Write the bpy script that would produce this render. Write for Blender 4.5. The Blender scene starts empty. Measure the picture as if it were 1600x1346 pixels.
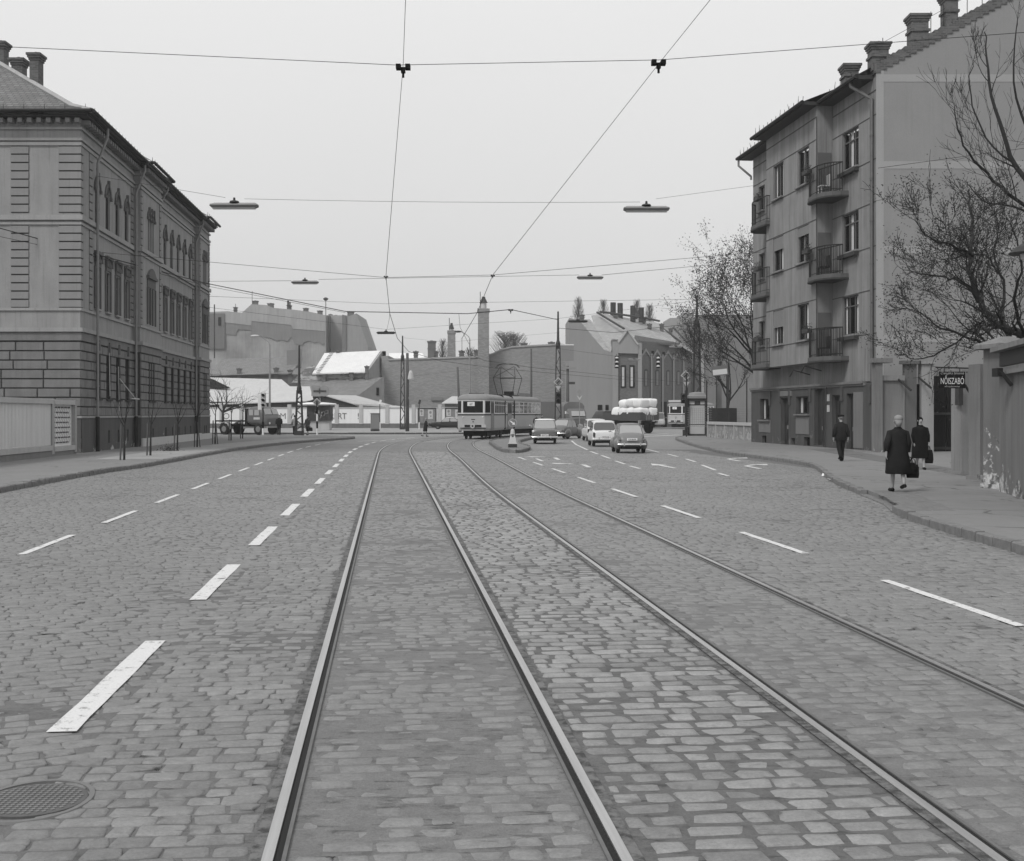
import bpy, bmesh, math, random
from mathutils import Vector, Matrix, noise
R = math.radians
SC = bpy.context.scene
# ---------------------------------------------------------------- camera, sky, sun, exposure
F, H, YH = 1900.0, 1.85, 647.0
cd = bpy.data.cameras.new('camera'); cam = bpy.data.objects.new('camera', cd); SC.collection.objects.link(cam)
cam.location = (0, 0, H); cam.rotation_euler = (R(90), 0, 0)
cd.sensor_width = 36.0; cd.lens = F / 1600 * 36; cd.shift_y = -(673 - YH) / 1600; cd.clip_end = 4000; cd.clip_start = 0.1
SC.camera = cam
SUN_EL, SUN_AZ = 48, 222          # azimuth measured clockwise from +Y (the way the camera looks)
W = bpy.data.worlds.new('World'); SC.world = W; W.use_nodes = True
nt = W.node_tree; nt.nodes.clear()
sky = nt.nodes.new('ShaderNodeTexSky'); sky.sky_type = 'NISHITA'; sky.sun_disc = False
sky.sun_elevation = R(SUN_EL); sky.sun_rotation = R(SUN_AZ); sky.dust_density = 8; sky.air_density = 1.5
bw = nt.nodes.new('ShaderNodeRGBToBW'); bg = nt.nodes.new('ShaderNodeBackground'); bg.inputs[1].default_value = 0.134
# the even cloud layer of an overcast day, mixed over the clear sky's brightness
geo = nt.nodes.new('ShaderNodeTexCoord'); sep = nt.nodes.new('ShaderNodeSeparateXYZ')
cr = nt.nodes.new('ShaderNodeValToRGB'); mx = nt.nodes.new('ShaderNodeMix'); mx.data_type = 'RGBA'; mx.inputs[0].default_value = 0.93
cr.color_ramp.elements[0].position = 0.0; cr.color_ramp.elements[0].color = (5.0, 5.0, 5.0, 1)
cr.color_ramp.elements[1].position = 0.42; cr.color_ramp.elements[1].color = (6.6, 6.6, 6.6, 1)
nz = nt.nodes.new('ShaderNodeTexNoise'); nz.inputs['Scale'].default_value = 1.4; nz.inputs['Detail'].default_value = 3
ad = nt.nodes.new('ShaderNodeMath'); ad.operation = 'MULTIPLY_ADD'; ad.inputs[1].default_value = 0.16
lk = nt.links.new
lk(geo.outputs['Generated'], sep.inputs[0]); lk(geo.outputs['Generated'], nz.inputs['Vector'])
lk(nz.outputs[0], ad.inputs[0]); lk(sep.outputs[2], ad.inputs[2]); lk(ad.outputs[0], cr.inputs[0])
lk(sky.outputs[0], bw.inputs[0]); lk(bw.outputs[0], mx.inputs[6]); lk(cr.outputs[0], mx.inputs[7])
lk(mx.outputs[2], bg.inputs[0])
wo = nt.nodes.new('ShaderNodeOutputWorld'); lk(bg.outputs[0], wo.inputs[0])
sd = bpy.data.lights.new('sun', 'SUN'); sd.energy = 2.0; sd.angle = R(15); sd.color = (1, 0.995, 0.985)
so = bpy.data.objects.new('sun', sd); SC.collection.objects.link(so)
az, el = R(SUN_AZ), R(SUN_EL)
dv = Vector((math.sin(az) * math.cos(el), math.cos(az) * math.cos(el), math.sin(el)))
so.rotation_euler = dv.to_track_quat('Z', 'Y').to_euler(); so.location = (0, -20, 40)
vs = SC.view_settings; vs.view_transform = 'Standard'; vs.look = 'None'; vs.exposure = 0.0; vs.gamma = 1.0; vs.use_curve_mapping = False
SC.cycles.max_bounces = 5; SC.cycles.diffuse_bounces = 3; SC.cycles.transparent_max_bounces = 12
# ---------------------------------------------------------------- helpers
def P(x, y, Y): return Vector(((x - 800) / F * Y, Y, H - (y - YH) / F * Y))
def G(x, y, z=0.0):
    Y = F * (H - z) / (y - YH); return Vector(((x - 800) / F * Y, Y, z))
def link(o): SC.collection.objects.link(o); return o
def thing(name, label, cat, loc=(0, 0, 0), rz=0.0, group=None):
    o = link(bpy.data.objects.new(name, None)); o.location = loc; o.rotation_euler = (0, 0, rz); o.empty_display_size = 0.2
    o['label'] = label; o['category'] = cat
    if group: o['group'] = group
    return o
def tag(o, label, cat, group=None):
    o['label'] = label; o['category'] = cat
    if group: o['group'] = group
    return o
def struct(o, label=None, kind='structure'):
    o['kind'] = kind
    if label: o['label'] = label
    return o
def kids(o): return [c for c in list(SC.collection.objects) if c.parent == o]
def dup(o, loc=None, rz=None, label=None, parent=None, _m=None):
    if _m is None:
        _m = {}
        for c in SC.collection.objects:
            if c.parent: _m.setdefault(c.parent.name, []).append(c)
    c = o.copy(); link(c)
    if parent is not None: c.parent = parent
    for ch in _m.get(o.name, []): dup(ch, parent=c, _m=_m)
    if loc is not None: c.location = loc
    if rz is not None: c.rotation_euler = (0, 0, rz)
    if label: c['label'] = label
    return c
def TR(x=0, y=0, z=0, rz=0): return Matrix.Translation((x, y, z)) @ Matrix.Rotation(rz, 4, 'Z')
class MB:
    def __init__(s, T=None): s.v = []; s.f = []; s.T = T.copy() if T is not None else Matrix(); s.uv = None
    def add(s, vs, fs):
        b = len(s.v); s.v += [s.T @ Vector(p) for p in vs]; s.f += [tuple(b + i for i in f) for f in fs]; return s
    def box(s, x0, y0, z0, x1, y1, z1):
        return s.add([(x0, y0, z0), (x1, y0, z0), (x1, y1, z0), (x0, y1, z0), (x0, y0, z1), (x1, y0, z1), (x1, y1, z1), (x0, y1, z1)],
                     [(0, 3, 2, 1), (4, 5, 6, 7), (0, 1, 5, 4), (1, 2, 6, 5), (2, 3, 7, 6), (3, 0, 4, 7)])
    def cbox(s, c, sz, M=None):
        T = s.T; s.T = T @ Matrix.Translation(c) @ (M if M is not None else Matrix()); a, b, d = (q / 2 for q in sz)
        s.box(-a, -b, -d, a, b, d); s.T = T; return s
    def prism(s, poly, z0, z1):
        n = len(poly)
        return s.add([(p[0], p[1], z0) for p in poly] + [(p[0], p[1], z1) for p in poly],
                     [tuple(range(n))[::-1], tuple(range(n, 2 * n))] + [(i, (i + 1) % n, n + (i + 1) % n, n + i) for i in range(n)])
    def slab(s, pts, d):
        n = len(pts); d = Vector(d)
        return s.add([Vector(p) for p in pts] + [Vector(p) + d for p in pts],
                     [tuple(range(n)), tuple(range(n, 2 * n))[::-1]] + [(i, n + i, n + (i + 1) % n, (i + 1) % n) for i in range(n)])
    def quad(s, *p): return s.add(p, [tuple(range(len(p)))])
    def loft(s, rings, cap=True):
        n = len(rings[0]); fs = []
        for k in range(len(rings) - 1):
            for i in range(n): j = (i + 1) % n; fs.append((k * n + i, k * n + j, (k + 1) * n + j, (k + 1) * n + i))
        if cap: fs += [tuple(range(n))[::-1], tuple((len(rings) - 1) * n + i for i in range(n))]
        return s.add([p for r in rings for p in r], fs)
    def tube(s, pts, rs, n=6):
        pts = [Vector(p) for p in pts]
        if not isinstance(rs, (list, tuple)): rs = [rs] * len(pts)
        rings = []; up = None
        for i, p in enumerate(pts):
            d = (pts[min(i + 1, len(pts) - 1)] - pts[max(i - 1, 0)]).normalized()
            if up is None: up = Vector((0, 0, 1)) if abs(d.z) < .9 else Vector((1, 0, 0))
            a = d.cross(up)
            if a.length < 1e-4: a = d.cross(Vector((0.3, 1, 0.2)))
            a.normalize(); b = d.cross(a).normalized(); up = a.cross(d)
            if up.length < 1e-5: up = Vector((0, 1, 0.1))
            rings.append([p + (a * math.cos(t) + b * math.sin(t)) * rs[i] for t in (2 * math.pi * k / n for k in range(n))])
        return s.loft(rings)
    def lathe(s, c, prof, n=14, sx=1, sy=1):
        return s.loft([[(c[0] + r * sx * math.cos(2 * math.pi * k / n), c[1] + r * sy * math.sin(2 * math.pi * k / n), c[2] + z) for k in range(n)] for r, z in prof])
    def ball(s, c, r, n=10, m=7):
        if not hasattr(r, '__len__'): r = (r, r, r)
        return s.loft([[(c[0] + r[0] * math.sin(ph) * math.cos(2 * math.pi * k / n), c[1] + r[1] * math.sin(ph) * math.sin(2 * math.pi * k / n), c[2] - r[2] * math.cos(ph)) for k in range(n)]
                       for ph in (math.pi * (0.04 + 0.92 * i / m) for i in range(m + 1))])
    def build(s, name, mat, parent=None, loc=None, smooth=False, recalc=True, subsurf=0):
        off = Vector(loc) if loc is not None else Vector()
        me = bpy.data.meshes.new(name); me.from_pydata([p - off for p in s.v], [], s.f)
        if recalc:
            b = bmesh.new(); b.from_mesh(me); bmesh.ops.recalc_face_normals(b, faces=b.faces); b.to_mesh(me); b.free()
        if s.uv:
            ul = me.uv_layers.new(name='UVMap')
            for l in me.loops: ul.data[l.index].uv = s.uv[l.vertex_index]
        me.materials.append(mat)
        if smooth: me.shade_smooth() if smooth is True else me.set_sharp_from_angle(angle=R(smooth))
        o = link(bpy.data.objects.new(name, me))
        if smooth and smooth is not True: me.polygons.foreach_set('use_smooth', [True] * len(me.polygons))
        if parent is not None: o.parent = parent
        if loc is not None: o.location = loc
        if subsurf: m = o.modifiers.new('s', 'SUBSURF'); m.levels = m.render_levels = subsurf
        return o
# ---------------------------------------------------------------- materials (a black and white world: every colour is a grey)
def g3(v): return (v, v, v, 1)
class NT:
    def __init__(s, name):
        s.m = bpy.data.materials.new(name); s.m.use_nodes = True; s.t = s.m.node_tree; s.t.nodes.clear()
        s.o = s.t.nodes.new('ShaderNodeOutputMaterial'); s.b = s.n('BsdfPrincipled'); s.l(s.b.outputs[0], s.o.inputs[0])
    def n(s, t, **k):
        x = s.t.nodes.new('ShaderNode' + t)
        for a, b in k.items(): setattr(x, a, b)
        return x
    def l(s, a, b): s.t.links.new(a, b)
    def val(s, x, sock):
        if isinstance(x, (int, float)): sock.default_value = x
        else: s.l(x, sock)
    def math(s, op, a, b=0.0, c=0.0, clamp=False):
        x = s.n('Math', operation=op, use_clamp=clamp); s.val(a, x.inputs[0]); s.val(b, x.inputs[1]); s.val(c, x.inputs[2]); return x.outputs[0]
    def noise(s, vec, scale, detail=4, rough=.55, dist=0.0):
        x = s.n('TexNoise'); x.inputs['Scale'].default_value = scale; x.inputs['Detail'].default_value = detail; x.inputs['Roughness'].default_value = rough; x.inputs['Distortion'].default_value = dist
        s.l(vec, x.inputs['Vector']); return x.outputs[0]
    def map(s, vec, scale=(1, 1, 1), rot=(0, 0, 0), loc=(0, 0, 0)):
        x = s.n('Mapping'); x.inputs['Scale'].default_value = scale; x.inputs['Rotation'].default_value = rot; x.inputs['Location'].default_value = loc; s.l(vec, x.inputs[0]); return x.outputs[0]
    def ramp(s, f, a, b, lo=0.0, hi=1.0):
        x = s.n('MapRange'); x.inputs[1].default_value = a; x.inputs[2].default_value = b; x.inputs[3].default_value = lo; x.inputs[4].default_value = hi; s.val(f, x.inputs[0]); return x.outputs[0]
    def bump(s, h, strength=.4, dist=.01):
        x = s.n('Bump'); x.inputs['Strength'].default_value = strength; x.inputs['Distance'].default_value = dist; s.val(h, x.inputs['Height']); s.l(x.outputs[0], s.b.inputs['Normal'])
    def col(s, v):
        x = s.n('CombineColor'); [s.val(v, x.inputs[i]) for i in range(3)]; s.l(x.outputs[0], s.b.inputs['Base Color'])
    def obj(s): return s.n('TexCoord').outputs['Object']
    def wp(s): return s.n('NewGeometry').outputs['Position']
def plaster(name, v, var=.16, streak=.2, stain=0.0, rough=.9, scale=.8, bump=.25, low=None):
    t = NT(name); w = t.wp()
    a = t.noise(w, scale, 5, .6); b = t.noise(t.map(w, (1.6, 1.6, .12)), 1.3, 4, .6); c = t.noise(w, 22, 3, .7)
    x = t.math('MULTIPLY_ADD', t.math('SUBTRACT', a, .5), 2 * var, 1.0)
    x = t.math('MULTIPLY', x, t.math('MULTIPLY_ADD', t.math('SUBTRACT', b, .5), 2 * streak, 1.0))
    x = t.math('MULTIPLY', x, t.math('MULTIPLY_ADD', t.math('SUBTRACT', c, .5), .25, 1.0))
    x = t.math('MULTIPLY', x, v); fs = t.noise(t.map(w, (5, 5, .22)), 1.6, 4, .65); x = t.math('MULTIPLY', x, t.ramp(fs, .55, .75, 1.0, 1.0 - min(.45, streak * 1.1)))
    if stain:   # fallen plaster: pale and brick patches with a hard edge, more of them towards the foot
        hgt = t.n('SeparateXYZ'); t.l(w, hgt.inputs[0]); n0 = t.noise(w, 1.1, 7, .68, .5)
        m = t.ramp(t.math('ADD', n0, t.math('MULTIPLY', t.math('SUBTRACT', low or 1.6, hgt.outputs[2]), .16)), .60, .625)
        m = t.math('MULTIPLY', m, min(1.0, stain), clamp=True); n1 = t.noise(w, 3.5, 5, .7); n2 = t.noise(w, 14, 4, .7)
        pale = t.math('MULTIPLY', t.ramp(n1, .42, .55, .10, .52), t.math('MULTIPLY_ADD', n2, 1.2, .35))
        x = t.math('ADD', t.math('MULTIPLY', x, t.math('SUBTRACT', 1.0, m)), t.math('MULTIPLY', pale, m))
    t.col(x); t.b.inputs['Roughness'].default_value = rough; t.b.inputs['Specular IOR Level'].default_value = .25
    t.bump(t.math('ADD', c, a), bump, .012); return t.m
def flat(name, v, rough=.6, var=.08, metal=0.0, scale=4, spec=.4, bump=0.0):
    t = NT(name); w = t.obj(); a = t.noise(w, scale, 4, .6)
    t.col(t.math('MULTIPLY', t.math('MULTIPLY_ADD', t.math('SUBTRACT', a, .5), 2 * var, 1.0), v))
    t.b.inputs['Roughness'].default_value = rough; t.b.inputs['Metallic'].default_value = metal; t.b.inputs['Specular IOR Level'].default_value = spec
    if bump: t.bump(t.noise(w, scale * 8, 3), bump, .01)
    return t.m
def brick(name, v, mortar, bw=.27, rh=.085, var=.35, rough=.9, big=.25, ms=.012):
    t = NT(name); w = t.wp(); sp = t.n('SeparateXYZ'); t.l(w, sp.inputs[0]); cx = t.n('CombineXYZ')
    t.l(t.math('ADD', sp.outputs[0], sp.outputs[1]), cx.inputs[0]); t.l(sp.outputs[2], cx.inputs[1])
    b = t.n('TexBrick'); t.l(cx.outputs[0], b.inputs[0]); b.inputs['Color1'].default_value = g3(v * (1 + var)); b.inputs['Color2'].default_value = g3(v * (1 - var))
    b.inputs['Mortar'].default_value = g3(mortar); b.inputs['Scale'].default_value = 1; b.inputs['Brick Width'].default_value = bw; b.inputs['Row Height'].default_value = rh; b.inputs['Mortar Size'].default_value = ms
    n1 = t.noise(w, .35, 5, .65); n2 = t.noise(w, 9, 3)
    q = t.n('RGBToBW'); t.l(b.outputs[0], q.inputs[0])
    x = t.math('MULTIPLY', q.outputs[0], t.math('MULTIPLY_ADD', t.math('SUBTRACT', n1, .5), 2 * big, 1.0))
    x = t.math('MULTIPLY', x, t.math('MULTIPLY_ADD', t.math('SUBTRACT', n2, .5), .4, 1.0))
    t.col(x); t.b.inputs['Roughness'].default_value = rough; t.bump(t.math('SUBTRACT', n2, b.outputs[1]), .4, .01); return t.m
def tiles(name, v, s=.32, var=.18, big=.3):
    t = NT(name); w = t.wp(); sp = t.n('SeparateXYZ'); t.l(w, sp.inputs[0]); cx = t.n('CombineXYZ')
    t.l(t.math('ADD', sp.outputs[0], 0.0), cx.inputs[0]); t.l(t.math('ADD', sp.outputs[2], t.math('MULTIPLY', sp.outputs[1], .15)), cx.inputs[1])
    b = t.n('TexBrick'); t.l(cx.outputs[0], b.inputs[0]); b.inputs['Color1'].default_value = g3(v * (1 + var)); b.inputs['Color2'].default_value = g3(v * (1 - var)); b.inputs['Mortar'].default_value = g3(v * .45)
    b.inputs['Scale'].default_value = 1; b.inputs['Brick Width'].default_value = s; b.inputs['Row Height'].default_value = s * .6; b.inputs['Mortar Size'].default_value = .02
    q = t.n('RGBToBW'); t.l(b.outputs[0], q.inputs[0]); n1 = t.noise(w, .4, 6, .65)
    t.col(t.math('MULTIPLY', q.outputs[0], t.math('MULTIPLY_ADD', t.math('SUBTRACT', n1, .5), 2 * big, 1.0))); t.b.inputs['Roughness'].default_value = .85
    t.bump(t.math('SUBTRACT', 1.0, b.outputs[1]), .5, .02); return t.m
def cobbles(name, v, bw=.25, rh=.185, show=.75, dark=.45, warp=.05, rot=0.0, seed=0, grime=1.0, ms=.03, streak=.12):
    t = NT(name); uv = t.n('TexCoord').outputs['UV']; u = t.map(uv, rot=(0, 0, rot), loc=(seed * 3.1, seed * 7.7, 0))
    def warpv(sc, k, det=2):
        n = t.n('TexNoise'); n.inputs['Scale'].default_value = sc; n.inputs['Detail'].default_value = det; t.l(u, n.inputs['Vector'])
        a = t.n('VectorMath', operation='SUBTRACT'); t.l(n.outputs[1], a.inputs[0]); a.inputs[1].default_value = (.5, .5, .5)
        b = t.n('VectorMath', operation='SCALE'); t.l(a.outputs[0], b.inputs[0]); b.inputs['Scale'].default_value = k; return b.outputs[0]
    def addv(p, q): a = t.n('VectorMath', operation='ADD'); t.l(p, a.inputs[0]); t.l(q, a.inputs[1]); return a.outputs[0]
    w = addv(addv(u, warpv(1.7, warp * 3.2)), warpv(6.5, warp * 1.5, 3))
    def br(m, sm, c1, c2):
        b = t.n('TexBrick'); t.l(w, b.inputs[0]); b.offset = .42; b.offset_frequency = 2; b.squash_frequency = 3; b.squash = .8
        b.inputs['Color1'].default_value = g3(c1); b.inputs['Color2'].default_value = g3(c2); b.inputs['Mortar'].default_value = g3(0); b.inputs['Scale'].default_value = 1
        b.inputs['Brick Width'].default_value = bw; b.inputs['Row Height'].default_value = rh; b.inputs['Mortar Size'].default_value = m; b.inputs['Mortar Smooth'].default_value = sm; b.inputs['Bias'].default_value = .1; return b
    b = br(ms, 1.0, 1.0, .0); q = t.n('RGBToBW'); t.l(b.outputs[0], q.inputs[0]); gap = b.outputs[1]; thin = br(.017, .7, 1, 1).outputs[1]
    tone = t.math('DIVIDE', q.outputs[0], t.math('MAXIMUM', t.math('SUBTRACT', 1.0, gap), .15), clamp=True)       # 0..1, random for each stone
    big = t.noise(u, .42, 4, .6); mid = t.noise(u, 1.9, 4, .6); fine = t.noise(u, 46, 4, .8); fin2 = t.noise(u, 10, 5, .75); fin3 = t.noise(u, 24, 3, .7)
    vis = t.math('MULTIPLY', t.ramp(t.math('ADD', big, t.math('MULTIPLY', t.math('SUBTRACT', mid, .5), .5)), .36, .62, .2, 1.0), show)
    top = t.math('MULTIPLY', t.ramp(gap, .75, .15), t.ramp(fin2, .36, .52))                                        # worn top, its rim eaten by grit
    x = t.math('ADD', 1.0, t.math('MULTIPLY', vis, t.math('MULTIPLY', top, t.math('MULTIPLY_ADD', t.math('POWER', tone, 1.4), .75, .05))))
    x = t.math('SUBTRACT', x, t.math('MULTIPLY', vis, .2))
    op = t.math('MULTIPLY', t.ramp(mid, .44, .66), t.ramp(fin3, .42, .60)); op2 = t.ramp(t.noise(u, 3.1, 5, .7), .55, .68)
    ck = t.math('MULTIPLY', thin, t.math('ADD', t.math('MULTIPLY', t.ramp(fin2, .35, .6), .42), t.math('MAXIMUM', t.math('MULTIPLY', op, .7 * grime), t.math('MULTIPLY', op2, .9 * grime))), clamp=True)
    x = t.math('MULTIPLY', x, t.math('SUBTRACT', 1.0, t.math('MULTIPLY', ck, dark)))
    x = t.math('MULTIPLY', x, t.math('MULTIPLY_ADD', t.math('SUBTRACT', fine, .5), .75, 1.0))
    x = t.math('MULTIPLY', x, t.math('MULTIPLY_ADD', t.math('SUBTRACT', fin2, .5), .55, 1.0))
    x = t.math('MULTIPLY', x, t.math('MULTIPLY_ADD', t.math('SUBTRACT', t.noise(uv, .23, 4, .6), .5), .4, 1.0))
    x = t.math('MULTIPLY', x, t.math('MULTIPLY_ADD', t.math('SUBTRACT', t.noise(t.map(uv, (3.2, .10, 1)), 1.0, 4, .6), .5), streak * 2.5, 1.0))
    blot = t.ramp(t.noise(t.map(u, (1, 1.8, 1)), 6.5, 4, .6, .6), .67, .73, 1.0, .62); x = t.math('MULTIPLY', x, blot)
    t.col(t.math('MULTIPLY', x, v)); t.b.inputs['Roughness'].default_value = .7; t.b.inputs['Specular IOR Level'].default_value = .35
    hh = t.math('MULTIPLY_ADD', t.math('SUBTRACT', 1.0, gap), t.math('MULTIPLY_ADD', vis, .8, .15), t.math('MULTIPLY', fin2, .5)); hh = t.math('SUBTRACT', hh, t.math('MULTIPLY', ck, .7)); t.bump(t.math('ADD', hh, t.math('MULTIPLY', fine, .2)), .6, .014); return t.m
def asphalt(name, v, var=.18, crack=0.0):
    t = NT(name); w = t.wp(); a = t.noise(w, .5, 5, .6); b = t.noise(w, 45, 3, .8); c = t.noise(w, 4, 5, .65)
    x = t.math('MULTIPLY', t.math('MULTIPLY_ADD', t.math('SUBTRACT', a, .5), 2 * var, 1.0), t.math('MULTIPLY_ADD', t.math('SUBTRACT', b, .5), .5, 1.0))
    x = t.math('MULTIPLY', x, t.math('MULTIPLY_ADD', t.math('SUBTRACT', c, .5), .3, 1.0))
    vo = t.n('TexVoronoi', feature='DISTANCE_TO_EDGE'); vo.inputs['Scale'].default_value = .42; dn = t.n('TexNoise'); dn.inputs['Scale'].default_value = 1.2; dn.inputs['Detail'].default_value = 5; t.l(w, dn.inputs['Vector'])
    ds = t.n('VectorMath', operation='SCALE'); t.l(dn.outputs[1], ds.inputs[0]); ds.inputs['Scale'].default_value = 1.3; da = t.n('VectorMath', operation='ADD'); t.l(w, da.inputs[0]); t.l(ds.outputs[0], da.inputs[1]); t.l(da.outputs[0], vo.inputs['Vector'])
    ck = t.math('MULTIPLY', t.ramp(vo.outputs['Distance'], .022, .006), t.ramp(t.noise(w, .25, 3), .46, .6), clamp=True); x = t.math('MULTIPLY', x, t.math('SUBTRACT', 1.0, t.math('MULTIPLY', ck, .65)))
    sp_ = t.ramp(t.noise(w, 7, 4, .7), .66, .72, 1.0, 1.35); x = t.math('MULTIPLY', x, sp_)
    t.col(t.math('MULTIPLY', x, v)); t.b.inputs['Roughness'].default_value = .85; t.bump(b, .35, .006); return t.m
def glassm(name, v=.03, rough=.08, alpha=0.0):
    t = NT(name); t.b.inputs['Roughness'].default_value = rough; t.b.inputs['Base Color'].default_value = g3(v); t.b.inputs['Specular IOR Level'].default_value = .6 if v > .02 else .12
    if alpha:
        tr = t.n('BsdfTransparent'); tr.inputs[0].default_value = g3(.85); mx = t.n('MixShader'); mx.inputs[0].default_value = alpha
        t.l(t.b.outputs[0], mx.inputs[1]); t.l(tr.outputs[0], mx.inputs[2]); t.l(mx.outputs[0], t.o.inputs[0])
    return t.m
def corrugated(name, v, pitch=.18, big=.12):
    t = NT(name); w = t.wp(); wv = t.n('TexWave'); wv.inputs['Scale'].default_value = 1 / pitch / 3.0; t.l(w, wv.inputs[0]); n1 = t.noise(w, .6, 5, .65); n2 = t.noise(t.map(w, (3, 3, .4)), 1, 4)
    x = t.math('MULTIPLY', t.math('MULTIPLY_ADD', t.math('SUBTRACT', n1, .5), 2 * big, 1.0), t.math('MULTIPLY_ADD', t.math('SUBTRACT', n2, .5), .3, 1.0))
    t.col(t.math('MULTIPLY', x, v)); t.b.inputs['Roughness'].default_value = .6; t.bump(wv.outputs[1], .5, .03); return t.m
def steelm():
    t = NT('rail_steel'); uv = t.n('TexCoord').outputs['UV']; a = t.noise(t.map(uv, (9, .25, 1)), 1.5, 5, .7); b = t.noise(uv, 20, 3, .7)
    t.col(t.math('MULTIPLY', t.math('MULTIPLY_ADD', t.math('SUBTRACT', a, .5), .9, 1.0), .5)); t.b.inputs['Metallic'].default_value = .85
    t.b.inputs['Roughness'].default_value = .36; t.bump(b, .15, .004); return t.m
M = {}
M['glass'] = glassm('dark_glass', .012, .35); M['cglass'] = glassm('clear_glass', .03, .06, .86); M['carglass'] = glassm('car_glass', .10, .08); M['paleglass'] = glassm('pale_car_glass', .32, .12)
M['iron'] = flat('dark_iron', .02, .7, .2, 0, 4, .2); M['steel'] = steelm(); M['wire'] = flat('wire', .03, .8, .05, 0, 4, .1); M['galv'] = flat('galvanised', .22, .55, .15)
M['black'] = flat('black', .010, .8, .08, 0, 4, .12); M['dk'] = flat('dark_paint', .04, .6, .15, 0, 4, .2); M['mid'] = flat('mid_paint', .16, .5, .12); M['pale'] = flat('pale_paint', .45, .5, .1); M['white'] = flat('white_paint', .72, .5, .06)
M['chrome'] = flat('chrome', .75, .18, .03, .9); M['rubber'] = flat('rubber', .018, .9, .2, 0, 4, .12); M['conc'] = plaster('concrete', .34, .14, .2); M['conc2'] = plaster('pale_concrete', .42, .1, .14)
M['wood'] = plaster('weathered_wood', .09, .2, .3); M['bark'] = flat('bark', .035, .95, .4, 0, 8, .1, .6); M['leaf'] = flat('leaves', .045, .8, .5, 0, 3, .2); M['twig'] = flat('twigs', .025, .95, .2, 0, 4, .08)
M['curtain'] = flat('curtain', .75, .9, .12); M['cloth'] = flat('dark_cloth', .02, .95, .5, 0, 5, .05, .6); M['cloth2'] = flat('black_cloth', .011, .95, .4, 0, 5, .05, .5); M['skin'] = flat('skin', .33, .6, .05)
M['hair'] = flat('hair', .16, .8, .3, 0, 40, .2, .4); M['scarf'] = flat('scarf', .24, .9, .25, 0, 20, .1, .3); M['stock'] = flat('stockings', .24, .8, .06)
M['room'] = flat('room', .008, .95, .1, 0, 4, .02)
# ---------------------------------------------------------------- ground, road, tracks
o = MB().box(-900, -60, -.5, 900, 1400, -.03).build('ground', asphalt('ground_asphalt', .14)); struct(o, 'grey open ground reaching the horizon')
# the track curve: s = distance along, th = heading
CV = []
x, y, th, s = -.993 + 2.26 + .101 * 13, -8.0, math.atan(-.101), 0.0
while y < 190 and s < 260:
    CV.append((x, y, th, s)); ds = .5
    if y > 56: th += ds * (.0034 if y < 78 else .0125) if th < .38 else 0
    x += math.sin(th) * ds; y += math.cos(th) * ds; s += ds
def spread(s, off):      # the right track swings out a little before the bend
    g = max(0.0, min(1.0, (s - 33) / 36)); g = .5 * g * g * (3 - 2 * g); return off + g * max(0.0, min(1.0, off / .7)) * (1 - max(0.0, min(1.0, (off - 2.6) / 1.1)))
def at(s, off):          # off measured to the right from the middle between both tracks
    off = spread(s, off); i = max(0, min(len(CV) - 2, int(s / .5))); a, b = CV[i], CV[i + 1]; t = s / .5 - i
    x, y, th = (a[k] + (b[k] - a[k]) * t for k in range(3)); return Vector((x + math.cos(th) * off, y - math.sin(th) * off, 0)), th
def s_at(Y, off): s = s_of_Y(Y); return s + off * math.sin(CV[int(s / .5)][2])
def s_of_Y(Y):
    for c in CV:
        if c[1] >= Y: return c[3] - (c[1] - Y) / max(.3, math.cos(c[2]))
def ribbon(name, o0, o1, s0, s1, z, mat, label=None, step=1.0, thick=0.0, kind='structure'):
    mb = MB(); uv = []; n = max(1, int((s1 - s0) / step))
    for k in range(n + 1):
        s = s0 + (s1 - s0) * k / n
        for off in (o0, o1):
            p, th = at(s, off); mb.v.append(Vector((p.x, p.y, z))); uv.append((off, s))
    for k in range(n): mb.f.append((2 * k, 2 * k + 1, 2 * k + 3, 2 * k + 2))
    if thick:
        m = len(mb.v)
        for p in mb.v[:m]: mb.v.append(p - Vector((0, 0, thick))); 
        uv += uv[:m]
        for k in range(n):
            for a, b in ((2 * k, 2 * k + 2), (2 * k + 3, 2 * k + 1)): mb.f.append((a, b, b + m, a + m))
        mb.f.append((1, 0, m, 1 + m)); mb.f.append((2 * n, 2 * n + 1, 2 * n + 1 + m, 2 * n + m))
    mb.uv = uv; ob = mb.build(name, mat, recalc=bool(thick)); struct(ob, label, kind) if kind else None; return ob
SV, SV2 = .182, .232
cJ = cobbles('cobbles_far', .205, .24, .19, .35, .4, .06, R(30), 7)
GR = 'tmp'
def sheet(name, pts, z, mat, label, rot=0.0):
    mb = MB(); mb.v = [Vector((p[0], p[1], z)) for p in pts]; mb.f = [tuple(range(len(pts)))]
    mb.uv = [(p[0], p[1]) for p in pts]; o = mb.build(name, mat, recalc=False)
    if o.data.polygons[0].normal.z < 0: o.data.flip_normals()
    return struct(o, label)
sheet('road', [(-70, -10), (45, -10), (45, 150), (-70, 150)], -.014, cJ, 'worn cobbled roadway and junction')
S0, S1 = 0, 88
exec_later = None
def grit_then(name, o0, o1, s1, z, v, cob, label):     # grit bed under the real stones, textured setts farther off
    ribbon(name, o0, o1, S0, min(s1, 56), z, cob, label)
fL = cobbles('setts_far_left', .178, .24, .20, .55, .62, .075, R(17), 2, 1.0, .04); fB = cobbles('setts_far_track', .17, .22, .17, .5, .5, .07, 0, 3, .8, .045, .2); fR = cobbles('setts_far_right', .175, .24, .18, .6, .6, .055, 0, 5, 1.0, .04)
def two(o0, o1, yA, s1, zg, gv, cob, label):
    sA = s_of_Y(yA); ribbon('road', o0, o1, S0, sA, zg, GRIT[gv], 'grit bed: ' + label); ribbon('road', o0, o1, sA, s1, -.003, cob, label)
GRIT = {}
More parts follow.
